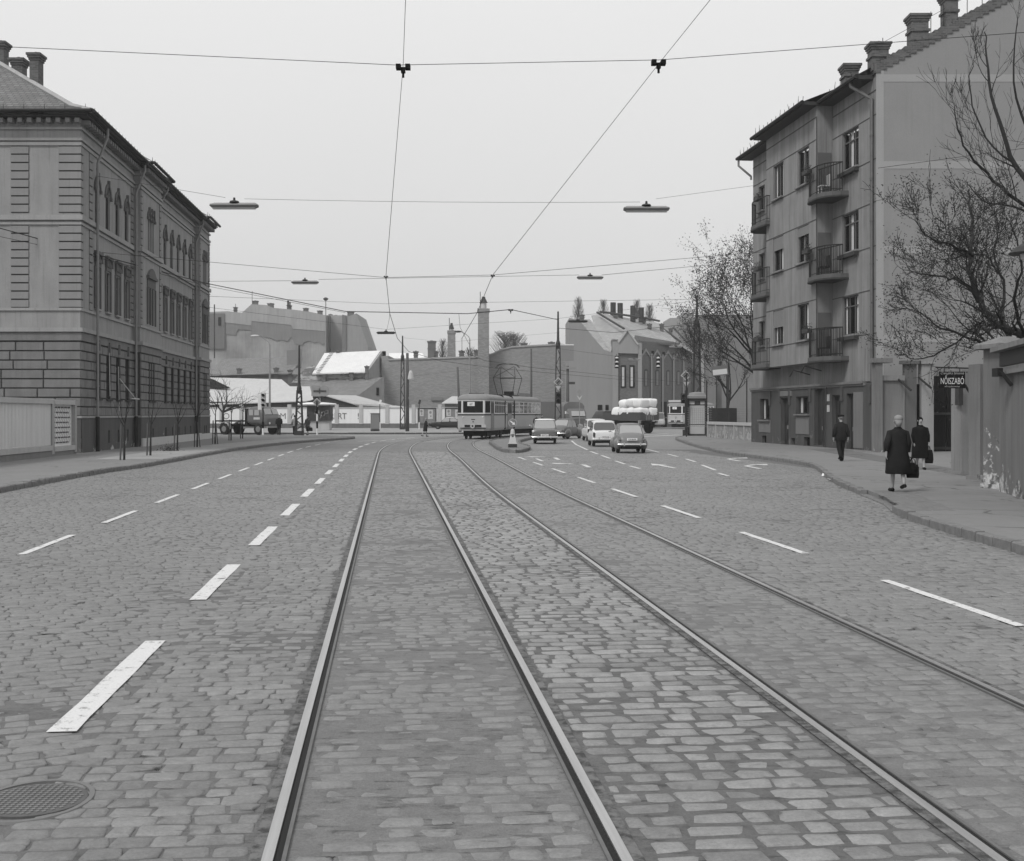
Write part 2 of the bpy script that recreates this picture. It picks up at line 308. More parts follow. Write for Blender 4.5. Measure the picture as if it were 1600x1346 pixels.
jd = NT('joint_dirt'); jn = jd.ramp(jd.noise(jd.wp(), 7, 5, .75), .42, .58, .035, .14); jd.col(jn); jd.b.inputs['Roughness'].default_value = .9; JD = jd.m
cav = flat('rail_groove', .012, .9); sideI = flat('rail_rust', .13, .7, .35, .2, 6)
for cen in (-2.26, -.79, .76, 2.26):
    inner = 1 if cen in (-2.26, .76) else -1
    a, b = sorted((cen - inner * .030, cen + inner * .018)); ribbon('tram_rail', a, b, S0, 175, .006, M['steel'], 'polished steel head of a tram rail', 1.0, .03)
    a, b = sorted((cen + inner * .018, cen + inner * .052)); ribbon('rail_groove', a, b, S0, 175, -.0045, cav, 'dark flange groove beside the rail')
    a, b = sorted((cen + inner * .052, cen + inner * .070)); ribbon('guard_rail', a, b, S0, 175, .003, sideI, 'narrow guard lip of the rail', 1.0, .02)
    a, b = sorted((cen - inner * .031, cen - inner * .085)); ribbon('rail_joint', a, b, S0, 120, -.0015, JD, 'dirt joint along the rail')
# markings
mk = NT('road_marking_paint'); w_ = mk.wp(); f_ = mk.ramp(mk.noise(w_, 9, 7, .8), .37, .45); mk.col(mk.math('MULTIPLY', mk.math('MULTIPLY_ADD', f_, .44, .16), mk.math('MULTIPLY_ADD', mk.noise(w_, 60, 3, .7), .5, .75))); mk.b.inputs['Roughness'].default_value = .7; PAINT = mk.m
def dash(s0, s1, off, w):
    mb = MB(); rnd = random.Random(int(s0 * 13 + off * 7)); n = max(2, int((s1 - s0) / .35)); L = []; Rr = []
    for k in range(n + 1):
        s = s0 + (s1 - s0) * k / n; j = rnd.uniform(-.005, .005); L.append(at(s, off - w / 2 + j)[0]); Rr.append(at(s, off + w / 2 + rnd.uniform(-.005, .005))[0])
    mb.v = [Vector((p.x, p.y, .0024)) for p in L + Rr]; mb.f = [(i, n + 1 + i, n + 2 + i, i + 1) for i in range(n)]
    return struct(mb.build('lane_marking', PAINT, recalc=False), 'worn white painted lane dash')
for k in range(18):
    a = s_at(7.07 + 5.02 * k, -3.72); dash(a, a + (2.85 if k < 14 else 2.4), -3.66, .165)
for k in range(15):
    a = s_at(16.0 + 4.65 * k, -6.58); dash(a, a + 2.6, -6.58, .11)
for k in range(8):
    a = s_at(10.6 + 5.5 * k, 3.72); dash(a, a + 2.95, 3.72, .11)
def dashG(pts, w):
    a, b = G(*pts[0]), G(*pts[1]); d = (b - a).normalized(); n = Vector((-d.y, d.x, 0)) * w / 2; z = Vector((0, 0, .0024))
    return struct(MB().quad(a - n + z, b - n + z, b + n + z, a + n + z).build('lane_marking', PAINT, recalc=False), 'short white painted dash')
for q in [((1097, 727), (1118, 735)), ((1122, 739.5), (1138, 744)), ((1072, 717.5), (1087, 722)), ((1043, 709.7), (1059, 713.8)), ((1009, 702), (1030, 707)),
          ((984, 728.4), (1000, 732.5)), ((961.6, 720.6), (977, 725.6)), ((940, 712), (953, 716.6)), ((922.5, 705.6), (934, 709.7)), ((838, 717), (848, 721)), ((900, 695), (918, 703.4)), ((893, 689), (900, 695)),
          ((1140, 716.5), (1160, 717.5)), ((1062, 705), (1078, 706)), ((868, 712), (890, 713))]: dashG(q, .12)
for q, w in [(((438, 682.3), (722, 679.4)), .45), (((985, 683.5), (1060, 680)), .5), (((1000, 680), (1045, 677.5)), .4), (((560, 690), (590, 689)), .3), (((600, 687), (640, 686)), .3)]: dashG(q, w)
def arrow(x, y, turn):
    c = G(x, y); mb = MB(TR(c.x, c.y, .0024, R(6 if not turn else 2)))
    mb.quad((-.08, -1.9, 0), (.08, -1.9, 0), (.08, .3, 0), (-.08, .3, 0))
    if turn: mb.quad((-.08 , .3, 0), (.08, .3, 0), (turn * .6, 1.2, 0), (turn * .6 - turn * .15, 1.35, 0)); mb.quad((turn * .3, 1.4, 0), (turn * .95, .9, 0), (turn * 1.15, 1.9, 0))
    else: mb.quad((-.3, .3, 0), (.3, .3, 0), (0, 1.9, 0))
    struct(mb.build('arrow_marking', PAINT, recalc=False), 'white lane arrow on the cobbles')
for a in ((913, 727, -1), (1035, 728, 0), (1168, 729, 1), (868, 716, -1), (1140, 718, 1)): arrow(*a)
# pavements with kerbs
KB = [(-10.5, 14), (-11.2, 21), (-12.0, 28.6), (-12.7, 37), (-12.8, 43.4), (-13.7, 57), (-13.9, 66), (-13.6, 75), (-12.9, 82), (-11.9, 88), (-11.9, 92), (-13.5, 95.5), (-17, 98), (-24, 98.5), (-60, 99)]
KR = [(7.2, 4), (6.5, 12), (6.7, 15.9), (6.75, 18.2), (7.0, 22.0), (7.6, 25.0), (7.9, 27.5), (8.7, 33.2), (10.2, 40.9), (10.5, 44.5), (10.2, 50), (9.8, 56), (10.1, 65), (10.8, 76), (12.1, 90), (14.5, 98), (18, 103), (26, 108), (60, 118)]
def smooth(pts, n=4):
    out = []
    for i in range(len(pts) - 1):
        p0, p1, p2, p3 = (Vector(pts[max(0, min(len(pts) - 1, i + k))]) for k in (-1, 0, 1, 2))
        for k in range(n):
            t = k / n; out.append(.5 * ((2 * p1) + (p2 - p0) * t + (2 * p0 - 5 * p1 + 4 * p2 - p3) * t * t + (3 * p1 - p0 - 3 * p2 + p3) * t ** 3))
    out.append(Vector(pts[-1])); return out
KBs, KRs = smooth(KB), smooth(KR)
pav = asphalt('pavement_asphalt', .178, .16); kerbm = plaster('kerb_granite', .17, .5, .1, scale=6, bump=.6)
def inset(pts, d):
    out = []
    for i, p in enumerate(pts):
        a = pts[max(0, i - 1)]; b = pts[min(len(pts) - 1, i + 1)]; t = (b - a).normalized(); out.append(p + Vector((-t.y, t.x)) * d)
    return out
def pavement(name, line, closing, z, mat, label):
    pts = [(p.x, p.y) for p in line] + closing; mb = MB(); mb.prism(pts, -.3, z); mb.uv = None; return struct(mb.build(name, mat), label)
pavement('pavement', inset(KBs, .16), [(-60, 14)], .12, pav, 'grey asphalt pavement along the left street side')
pavement('pavement', inset(KRs, -.16), [(60, 4)], .12, pav, 'grey asphalt pavement along the right street side')
def kerb(line, side, skip=None, L=.55, w=.15, h=.135, seed=1):
    rnd = random.Random(seed); mb = MB(); i = 0; acc = 0; last = line[0]; dense = []
    for a, b in zip(line, line[1:]):
        n = max(1, int((b - a).length / .05)); dense += [a + (b - a) * k / n for k in range(n)]
    k = 0
    while k < len(dense) - 2:
        l = L * rnd.uniform(.75, 1.25); m = k + 1
        while m < len(dense) - 1 and (dense[m] - dense[k]).length < l: m += 1
        a, b = dense[k], dense[m]; k = m; d = (b - a)
        if d.length < .02: continue
        d.normalize(); n = Vector((-d.y, d.x)) * side
        if skip and skip(a): hh = .035
        else: hh = h + rnd.uniform(-.014, .014)
        g = .02; j = rnd.uniform(-.008, .008); a = a + d * g + n * j; b = b - d * g + n * j
        A = [(a.x, a.y), (b.x, b.y), (b.x + n.x * w, b.y + n.y * w), (a.x + n.x * w, a.y + n.y * w)]
        c = .018; B = [((a + n * c).x, (a + n * c).y), ((b + n * c).x, (b + n * c).y), A[2], A[3]]
        mb.loft([[(p[0], p[1], -.1) for p in A], [(p[0], p[1], hh - .02) for p in A], [(p[0], p[1], hh) for p in B]])
    return mb
struct(kerb(KBs, 1, L=.3, seed=3).build('kerb', kerbm), 'row of worn granite kerb stones, left side')
struct(kerb(KRs, -1, skip=lambda p: 22.3 < p.y < 27.2, L=.7, seed=5).build('kerb', kerbm), 'row of worn granite kerb stones, right side')
dj = flat('joint_dark', .07, .9)
mb = MB()                                   # slabs of the dropped kerb drive-over
for k in range(2):
    o0 = .35 + k * .42
    for i in range(9):
        a = Vector((7.0 + .9 * i / 8 * 1.0 + o0, 22.0 + 5.2 * i / 8)); mb.cbox((a.x + .02 * (i % 3), a.y, .117), (.38, .58, .012), Matrix.Rotation(R(-9), 4, 'Z'))
struct(mb.build('paving_slabs', kerbm), 'row of stone slabs at the dropped kerb')
# planting strip on the left pavement
strip = asphalt('planting_strip_gravel', .27, .35)
a = [p for p in inset(KBs, .35) if 44 < p.y < 86]; b = [p for p in inset(KBs, 2.9) if 45 < p.y < 86]
mb = MB(); mb.prism([(p.x, p.y) for p in a] + [(p.x, p.y) for p in reversed(b)], .1, .128); struct(mb.build('planting_strip', strip), 'pale gravelly planting strip with saplings')
mb = MB(); mb.prism([(12.6, 33.5), (13.4, 33.5), (16.2, 60), (14.6, 60), (13.6, 48)], .1, .128); struct(mb.build('bare_earth', asphalt('bare_earth', .12, .4)), 'bare earth with dead leaves by the gate')
# far pavement and square beyond the side street
mb = MB(); mb.prism([(-70, 112.5), (-12, 111), (-2, 112), (1.5, 122), (5, 150), (-70, 156)], -.3, .11); struct(mb.build('pavement', asphalt('far_pavement', .25, .12)), 'pale far pavement beyond the side street')
fk = [Vector(p) for p in [(-70, 112.4), (-40, 111.7), (-12, 110.9), (-2, 111.9), (1.6, 122), (5, 149)]]
struct(kerb(fk, 1, L=1.0, seed=8).build('kerb', plaster('kerb_dark', .09, .2, .1)), 'dark far kerb line')
# traffic island
IS = smooth([(-.15, 57.7), (.3, 57.6), (.75, 60), (.98, 65), (.62, 71), (.55, 78), (1.0, 84), (2.0, 92), (4.0, 101), (3.3, 102), (1.3, 95), (.0, 88), (-1.2, 82), (-1.45, 77), (-1.2, 71), (-.85, 64), (-.5, 59.5), (-.15, 57.7)], 4)
mb = MB(); mb.prism([(p.x, p.y) for p in inset(IS[:-1], .14)], -.2, .13); struct(mb.build('traffic_island', asphalt('island_asphalt', .16)), 'long tram stop island with asphalt top')
struct(kerb(IS, 1, L=.4, h=.16, seed=9).build('kerb', kerbm), 'chipped kerb stones round the traffic island')
# manhole
c = G(52, 1250); t = thing('manhole_cover', 'patterned iron manhole cover in the cobbles at the lower left', 'manhole cover', (c.x, c.y, 0))
mb = MB(); mb.lathe((0, 0, 0), [(.25, -.01), (.25, .001), (.245, .003)], 32); mb.build('cover_plate', flat('cover_iron', .09, .7, .3), t)
mb = MB()
for i in range(-9, 10):
    for j in range(-9, 10):
        if math.hypot(i * .03, j * .03) < .228: mb.cbox((i * .03, j * .03, .0045), (.017, .017, .004), Matrix.Rotation(R(45), 4, 'Z'))
mb.build('tread_pattern', flat('tread_iron', .16, .6, .3), t)
MB().loft([[((.25 + d) * math.cos(k * math.pi / 16), (.30 + d) * math.sin(k * math.pi / 16), z) for k in range(32)] for d, z in ((.001, -.01), (.001, .002), (.025, .002), (.03, -.01))], cap=False).build('rim', flat('rim_iron', .15, .6, .2), t)
# scraps of paper
for k, (x, y) in enumerate(((1289, 744.5), (1297.5, 752.5))):
    c = G(x, y); rnd = random.Random(k); mb = MB()
    mb.add([(-.12, -.08, .01), (.1, -.09, .05), (.14, .07, .02), (-.05, .1, .09), (0, 0, .06)], [(0, 1, 4), (1, 2, 4), (2, 3, 4), (3, 0, 4)])
    o = mb.build('paper_scrap', M['white']); o.location = (c.x, c.y, .0); o.rotation_euler.z = k * 1.3
    tag(o, ['smaller crumpled white paper scrap, farther along the kerb gutter', 'wider crumpled white paper scrap, nearer in the kerb gutter'][k], 'paper', 'paper scraps in the gutter')

# ---------------------------------------------------------------- real cobble stones, set in grit, near the camera
import numpy as np
CVa = np.array(CV)
def at_np(s, off):
    g = np.clip((s - 33) / 36, 0, 1); g = .5 * g * g * (3 - 2 * g); off = off + g * np.clip(off / .7, 0, 1) * (1 - np.clip((off - 2.6) / 1.1, 0, 1))
    x = np.interp(s, CVa[:, 3], CVa[:, 0]); y = np.interp(s, CVa[:, 3], CVa[:, 1]); th = np.interp(s, CVa[:, 3], CVa[:, 2]); return x + np.cos(th) * off, y - np.sin(th) * off
def lnoise(x, y, seed, sc):       # smooth value noise on a grid
    rs = np.random.RandomState(seed); g = rs.rand(64, 64); u, v = x / sc + 500, y / sc + 500; i, j = np.floor(u).astype(int), np.floor(v).astype(int); fu, fv = u - i, v - j; fu = fu * fu * (3 - 2 * fu); fv = fv * fv * (3 - 2 * fv)
    G_ = lambda a, b: g[a % 64, b % 64]; return G_(i, j) * (1 - fu) * (1 - fv) + G_(i + 1, j) * fu * (1 - fv) + G_(i, j + 1) * (1 - fu) * fv + G_(i + 1, j + 1) * fu * fv
def stone_mat(name, v):
    t = NT(name); at_ = t.n('Attribute'); at_.attribute_name = 'tone'; w = t.wp(); f = t.noise(w, 60, 4, .8); m = t.noise(w, 9, 5, .7); b = t.noise(w, .35, 4, .6); st = t.ramp(t.noise(w, 4.5, 4, .6, .7), .63, .72, 1.0, .6)
    x = t.math('MULTIPLY', at_.outputs['Fac'], t.math('MULTIPLY_ADD', t.math('SUBTRACT', f, .5), 1.0, 1.0)); x = t.math('MULTIPLY', x, t.math('MULTIPLY_ADD', t.math('SUBTRACT', m, .5), 1.0, 1.0)); x = t.math('MULTIPLY', x, t.math('MULTIPLY_ADD', t.math('SUBTRACT', b, .5), .35, 1.0))
    ch = t.ramp(t.noise(t.map(w, (4.5, 15, 1)), 1.0, 5, .72), .60, .68, 1.0, .62); x = t.math('MULTIPLY', x, ch)
    t.col(t.math('MULTIPLY', t.math('MULTIPLY', x, st), v)); t.b.inputs['Roughness'].default_value = .55; t.b.inputs['Specular IOR Level'].default_value = .45; t.bump(t.math('ADD', m, t.math('MULTIPLY', f, .5)), .7, .009); return t.m
def grit_mat(name, v):
    t = NT(name); w = t.wp(); f = t.noise(w, 75, 3, .8); m = t.noise(w, 8, 5, .75); b = t.noise(w, .45, 4, .6); d = t.ramp(t.noise(w, 3.0, 5, .7), .54, .66, 1.0, .62)
    x = t.math('MULTIPLY', t.math('MULTIPLY_ADD', t.math('SUBTRACT', f, .5), 1.0, 1.0), t.math('MULTIPLY_ADD', t.math('SUBTRACT', m, .5), .8, 1.0)); x = t.math('MULTIPLY', t.math('MULTIPLY', x, d), t.math('MULTIPLY_ADD', t.math('SUBTRACT', b, .5), .4, 1.0))
    ch = t.ramp(t.noise(t.map(w, (4.5, 15, 1), loc=(3, 9, 0)), 1.0, 5, .72), .55, .64, 1.0, .5); x = t.math('MULTIPLY', x, ch); lt = t.ramp(t.noise(t.map(w, (5, 13, 1), loc=(7, 2, 0)), 1.2, 4, .6), .60, .70, 1.0, 1.3); x = t.math('MULTIPLY', x, lt)
    t.col(t.math('MULTIPLY', x, v)); t.b.inputs['Roughness'].default_value = .85; t.bump(t.math('ADD', m, f), .6, .008); return t.m
def stones(name, o0, o1, y1, bw, rh, gap, ztop, amp, mat, seed, tone=(.8, 1.2), power=1.0, ang=0.0, lsc=.9, relief=.011, label=None, tiers=((4, 14), (14, 30), (30, 60)), bias=0.0):
    rs = np.random.RandomState(seed); s_lo, s_hi = s_of_Y(3.5), s_of_Y(y1); V = []; Fq = []; T = []; base = 0; ca, sa = math.cos(ang), math.sin(ang)
    span = (s_hi - s_lo) * abs(math.sin(ang)) + 4; r0, r1 = (s_lo - 8, s_lo + (s_hi - s_lo) / math.cos(ang) + 8) if ang else (s_lo, s_hi); rows = np.arange(r0, r1, rh); C = []
    ow0, ow1 = (o0 - 3, o1 + span) if ang else (o0, o1)
    for k, r in enumerate(rows):
        n = int((ow1 - ow0) / bw * 1.5) + 3; w = bw * rs.uniform(.62, 1.35, n); e = ow0 - bw * rs.rand() + np.concatenate([[0], np.cumsum(w)]); e = e[e < ow1 + bw]
        a, b = e[:-1], e[1:]
        if not ang: a = np.clip(a, ow0, ow1); b = np.clip(b, ow0, ow1)
        ok = (b - a) > .07; a, b = a[ok], b[ok]; C.append(np.stack([a, b, np.full(len(a), r), np.full(len(a), r + rh)], 1))
    C = np.concatenate(C); N = len(C); hw = (C[:, 1] - C[:, 0]) / 2; cx = (C[:, 0] + C[:, 1]) / 2; cy = (C[:, 2] + C[:, 3]) / 2 + rs.normal(0, .006, N); wob = lnoise(cx, cy, seed + 3, 1.3) * .09; cy = cy + wob
    if ang: rx, ry = cx * ca - (cy - s_lo) * sa, s_lo + cx * sa + (cy - s_lo) * ca
    else: rx, ry = cx, cy
    X_, Y_ = at_np(ry, rx); keep = (rx > o0 + (.09 if ang else 0)) & (rx < o1 + (.03 if ang else 0)) & (Y_ > 3.6) & (Y_ < y1) & (np.abs(X_) < .47 * Y_ + 1.6)
    hw, cx, cy, rx, ry, Y_ = (q[keep] for q in (hw, cx, cy, rx, ry, Y_)); N = len(hw); hh = rh / 2 * rs.uniform(.93, 1.0, N)
    g_ = gap * rs.uniform(.6, 1.5, N) / 2; hw = np.maximum(hw - g_, .03); hh = hh - g_
    zt = ztop + (lnoise(rx, ry, seed + 1, lsc) + .6 * lnoise(rx, ry, seed + 9, lsc * .35) - .8 + bias + .7 * (np.abs(rx + 6.2) < 1.9) * (np.abs(Y_ - 11) < 3.2)) * amp + rs.normal(0, .0026, N); zt = np.minimum(zt, .0008); tx, ty = rs.normal(0, .012, N), rs.normal(0, .012, N)
    tn = tone[0] + (tone[1] - tone[0]) * rs.rand(N) ** power
    out = []
    for near in (True, False):
        sel = (Y_ < 17) if near else (Y_ >= 17); n = sel.sum()
        if not n: continue
        m = 8 if near else 4; c = .24
        P8 = np.array([(-1, -1 + c), (-1 + c * .8, -1), (1 - c * .8, -1), (1, -1 + c), (1, 1 - c), (1 - c * .8, 1), (-1 + c * .8, 1), (-1, 1 - c)]) if near else np.array([(-1, -1), (1, -1), (1, 1), (-1, 1)])
        prof = ((1.0, -.030), (1.0, -relief), (.92, -relief * .3), (.55, 0)) if near else ((1.0, -.025), (.97, -relief * .8), (.7, 0))
        jit = rs.normal(0, .10 if near else .06, (n, m, 2)); R_ = []
        for k, z in prof:
            px = cx[sel][:, None] + hw[sel][:, None] * (P8[None, :, 0] + jit[:, :, 0]) * k; py = cy[sel][:, None] + hh[sel][:, None] * (P8[None, :, 1] + jit[:, :, 1]) * k
            pz = zt[sel][:, None] + z + (tx[sel] [:, None] * P8[None, :, 0] * hw[sel][:, None] + ty[sel][:, None] * P8[None, :, 1] * hh[sel][:, None]) * (1 if z > -.02 else 0)
            if ang: a_, b_ = px * ca - (py - s_lo) * sa, s_lo + px * sa + (py - s_lo) * ca
            else: a_, b_ = np.clip(px, o0, o1), py
            X1, Y1 = at_np(b_.ravel(), a_.ravel()); R_.append(np.stack([X1, Y1, pz.ravel()], 1).reshape(n, m, 3))
        vs = np.stack(R_, 1).reshape(n * len(prof) * m, 3); K = len(prof); ii = np.arange(n)[:, None] * K * m + base; f = []
        for r in range(K - 1):
            for q in range(m): f.append(np.stack([ii[:, 0] + r * m + q, ii[:, 0] + r * m + (q + 1) % m, ii[:, 0] + (r + 1) * m + (q + 1) % m, ii[:, 0] + (r + 1) * m + q], 1))
        top = ii + (K - 1) * m + np.arange(m)[None, :]; Fq.append((np.concatenate(f), top)); V.append(vs); T.append(np.repeat(tn[sel], K * m)); base += len(vs)
    V = np.concatenate(V); T = np.concatenate(T); me = bpy.data.meshes.new(name); loops = []; tot = []
    for q, top in Fq: loops += [q.ravel(), top.ravel()]; tot += [np.full(len(q), 4), np.full(len(top), top.shape[1])]
    loops = np.concatenate(loops).astype(np.int32); tot = np.concatenate(tot).astype(np.int32); me.vertices.add(len(V)); me.vertices.foreach_set('co', V.astype(np.float32).ravel()); me.loops.add(len(loops)); me.loops.foreach_set('vertex_index', loops); me.polygons.add(len(tot))
    me.polygons.foreach_set('loop_start', np.concatenate([[0], np.cumsum(tot)[:-1]]).astype(np.int32)); me.polygons.foreach_set('loop_total', tot); me.update(calc_edges=True); me.polygons.foreach_set('use_smooth', np.ones(len(tot), dtype=bool))
    at_ = me.attributes.new('tone', 'FLOAT', 'POINT'); at_.data.foreach_set('value', T.astype(np.float32)); me.materials.append(mat); struct(link(bpy.data.objects.new(name, me)), label); return me
GRIT['n'] = grit_mat('grit', .122); GRIT['t'] = grit_mat('track_grit', .148); GRIT['d'] = grit_mat('dark_grit', .105)
two(-13.5, -3.45, 60, 84, -.0105, 'n', fL, 'left carriageway'); two(-3.45, -2.33, 60, 88, -.0105, 'n', fL, 'strip beside the left rail'); two(-2.19, -.86, 60, 150, -.0105, 't', fB, 'inside the left track')
two(-.72, .69, 60, 88, -.0095, 'd', fR, 'between the tracks'); two(.83, 2.19, 60, 150, -.0105, 't', fB, 'inside the right track'); two(2.33, 14.0, 62, 70, -.0105, 'n', fR, 'right carriageway')
SM, SM2 = stone_mat('sett_stone', SV), stone_mat('sett_stone_pale', SV2)
stones('cobblestones', -13.2, -3.47, 60, .20, .150, .008, -.0040, .009, SM, 11, (.93, 1.07), 1.0, R(17), 1.6, .007, 'worn setts of the left carriageway')
stones('cobblestones', -3.45, -2.35, 60, .19, .140, .010, -.0036, .008, SM, 12, (.88, 1.18), 1.6, 0, .9, .008, 'worn setts beside the left rail')
stones('cobblestones', -2.17, -.88, 60, .20, .14, .010, -.0088, .009, SM, 13, (.93, 1.07), 1.0, 0, .7, .010, 'half buried setts inside the left track')
stones('cobblestones', -.70, .67, 60, .235, .165, .024, -.0020, .007, SM2, 14, (.70, 1.12), .9, 0, 1.3, .013, 'pale domed setts between the tracks')
stones('cobblestones', .85, 2.17, 60, .20, .15, .010, -.0060, .008, SM, 15, (.93, 1.07), 1.0, 0, .9, .011, 'setts inside the right track')
stones('cobblestones', 2.35, 12.6, 62, .205, .152, .008, -.0036, .008, SM, 16, (.91, 1.09), 1.0, 0, 1.8, .007, 'worn setts of the right carriageway')
# ---------------------------------------------------------------- facade helpers: u right, -y outward, z up
def facade(mb, u0, u1, z0, z1, ops, y=0.0, dep=.28):
    us = sorted({u0, u1} | {o[0] for o in ops} | {o[1] for o in ops}); zs = sorted({z0, z1} | {o[2] for o in ops} | {o[3] for o in ops})
    us = [u for u in us if u0 <= u <= u1]; zs = [z for z in zs if z0 <= z <= z1]
    for a, b in zip(us, us[1:]):
        for c, d in zip(zs, zs[1:]):
            cu, cz = (a + b) / 2, (c + d) / 2
            if any(o[0] < cu < o[1] and o[2] < cz < o[3] for o in ops): continue
            mb.quad((a, y, c), (b, y, c), (b, y, d), (a, y, d))
    for o in ops:
        a, b, c, d = o[:4]; q = y + dep
        mb.quad((a, y, c), (a, y, d), (a, q, d), (a, q, c)); mb.quad((b, y, c), (b, q, c), (b, q, d), (b, y, d))
        mb.quad((a, y, c), (a, q, c), (b, q, c), (b, y, c))
        if len(o) > 4 and o[4]:
            r = (b - a) / 2; zc = d - r; m = (a + b) / 2; N = 10
            arc = [(m + r * math.cos(math.pi * (1 - k / N)), zc + r * math.sin(math.pi * (1 - k / N))) for k in range(N + 1)]
            for k in range(N):
                (xa, za), (xb, zb) = arc[k], arc[k + 1]
                mb.quad((xa, y, za), (xb, y, zb), (xb, y, d), (xa, y, d)); mb.quad((xa, y, za), (xa, q, za), (xb, q, zb), (xb, y, zb))
        else: mb.quad((a, y, d), (b, y, d), (b, q, d), (a, q, d))
def window(par, T, a, b, c, d, y, fm, gm, cols=2, tran=0, arch=False, fr=.06, curtain=None, sill=None, lab=None, shade=0.0, room=True, name='window', rnd=None):
    mb = MB(T); q = y
    for x0, x1 in ((a, a + fr), (b - fr, b)): mb.box(x0, q - .03, c, x1, q + .03, d)
    mb.box(a + fr, q - .03, c, b - fr, q + .03, c + fr); mb.box(a + fr, q - .03, d - fr, b - fr, q + .03, d)
    for k in range(1, cols): x = a + (b - a) * k / cols; mb.box(x - fr * .6, q - .032, c + fr, x + fr * .6, q + .03, d - fr)
    if tran: z = c + (d - c) * tran; mb.box(a + fr, q - .028, z - fr * .5, b - fr, q + .028, z + fr * .5)
    w = mb.build(name, fm, par)
    if lab: w['label'] = lab
    MB(T).quad((a + .02, q + .01, c + .02), (b - .02, q + .01, c + .02), (b - .02, q + .01, d - .02), (a + .02, q + .01, d - .02)).build('pane', gm, w, recalc=False)
    if room and gm is M['cglass']:
        MB(T).quad((a - .02, q + .3, c - .02), (b + .02, q + .3, c - .02), (b + .02, q + .3, d + .02), (a - .02, q + .3, d + .02)).build('dark_room', M['room'], w, recalc=False)
        MB(T).box(a - .03, q + .04, c - .05, a, q + .3, d).build('reveal', M['room'], w)
    if curtain:
        mb = MB(T)
        for x0, x1 in curtain:
            n = max(4, int((x1 - x0) / .05)); L = [x0 + (x1 - x0) * k / n for k in range(n + 1)]
            for k in range(n):
                ya, yb = q + .035 + .025 * (k % 2), q + .035 + .025 * ((k + 1) % 2); mb.quad((L[k], ya, c + .05), (L[k + 1], yb, c + .05), (L[k + 1], yb, d - .05), (L[k], ya, d - .05))
        mb.build('curtain', M['curtain'], w, recalc=False)
    if shade:
        mb = MB(T); z = d - .03; zz = d - (d - c) * shade
        while z > zz: mb.box(a + .03, q - .07, z - .048, b - .03, q - .045, z); z -= .055
        mb.build('roller_shutter', M['pale'] if shade < .3 else M['mid2'], w)
    if sill: mb = MB(T); mb.box(a - .06, sill[0], c - .09, b + .06, y, c - .01); mb.build('sill', sill[1], w)
    return w
M['mid2'] = flat('shutter_grey', .19, .7, .1)
M['dpipe'] = flat('painted_pipe', .10, .7, .3)
def downpipe(par, T, u, y, z0, z1, r=.075, mat=None, hook=None, lower=None):
    mb = MB(T); pts = [(u, y, z0), (u, y, z1)]
    if hook: pts += [(u + hook[0] * .5, y + hook[1] * .5, z1 + hook[2] * .5), (u + hook[0], y + hook[1], z1 + hook[2]), (u + hook[0], y + hook[1], z1 + hook[2] + .4)]
    mb.tube(pts, r, 10); z = z0 + 1.5
    while z < z1: mb.lathe((u, y, z), [(r * 1.18, 0), (r * 1.18, .06)], 10); z += 2.0
    p = mb.build('downpipe', mat or M['galv'], par, smooth=40)
    if lower: MB(T).lathe((u, y, .02), [(r * 1.5, 0), (r * 1.5, lower)], 10).build('cast_iron_foot', M['iron'], p, smooth=40)
    return p
def chimney(par, c, w, d, h, mat=None, cap=.1, T=None, name='chimney'):
    mb = MB(T); x, y, z = c; mb.box(x - w / 2, y - d / 2, z, x + w / 2, y + d / 2, z + h)
    mb.box(x - w / 2 - .06, y - d / 2 - .06, z + h * .62, x + w / 2 + .06, y + d / 2 + .06, z + h * .62 + .12)
    for k in range(3): e = .04 + k * cap * .45; mb.box(x - w / 2 - e, y - d / 2 - e, z + h - .02 + k * .11, x + w / 2 + e, y + d / 2 + e, z + h + .09 + k * .11)
    mb.lathe((x, y, z + h + .31), [(w * .22, 0), (w * .2, .12)], 8)
    return mb.build(name, mat or M['cbrick'], par)
M['cbrick'] = brick('chimney_brick', .085, .12, .25, .08, .4); M['cbrickf'] = flat('far_brick', .13, .9, .3)
# ---------------------------------------------------------------- left: old school-like building
LA = Vector((-19.1, 53.8, 0)); LL = 32.2
lb = thing('public_building', 'long three-storey stuccoed building with rusticated ground floor and arched top windows', 'building', LA)
st_hi = plaster('stucco_upper', .265, .2, .25); st_lo = plaster('stucco_rusticated', .165, .35, .2, scale=1.4); st_pl = plaster('plinth', .085, .2, .3, stain=.9, low=.55)
st_tr = plaster('stucco_trim', .29, .12, .2); st_dk = plaster('dark_trim_groove_shade', .045, .2, .2); st_q = plaster('stucco_quoin', .23, .12, .15)  # st_dk: dark trim, also groove shadow painted as near-black colour
T0 = Matrix(); TS = Matrix.Rotation(R(94.7), 4, 'Z')
W1, W2, W3, W4 = [2.9, 4.87, 6.8, 8.75], [12.35, 12.92, 13.49], [16.45 + 2.04 * k for k in range(6)], [29.75, 30.25, 30.75]
hw = .42; thw = .22
def ops_for(z0, z1, arch, half, thalf=None):
    return [(u - half, u + half, z0, z1, arch) for u in W1 + W3] + [(u - (thalf or half), u + (thalf or half), z0, z1, arch) for u in W2 + W4]
opU, opM, opG = ops_for(10.72, 12.75, True, hw, thw), ops_for(6.75, 8.65, False, hw, thw), ops_for(2.57, 4.78, False, .46, .2)
opB = [(u - .17, u + .17, .45, 1.05) for u in W1[1:] + [12.6, 13.2] + W3 + [29.9, 30.6]]
proj = lambda u: -.35 if (10.3 < u < 15.6 or u > 28.2) else 0.0
segs = [(0, 10.3, 0.0), (10.3, 15.6, -.35), (15.6, 28.2, 0.0), (28.2, LL, -.35)]
wu, wl, wp_ = MB(TS), MB(TS), MB(TS)
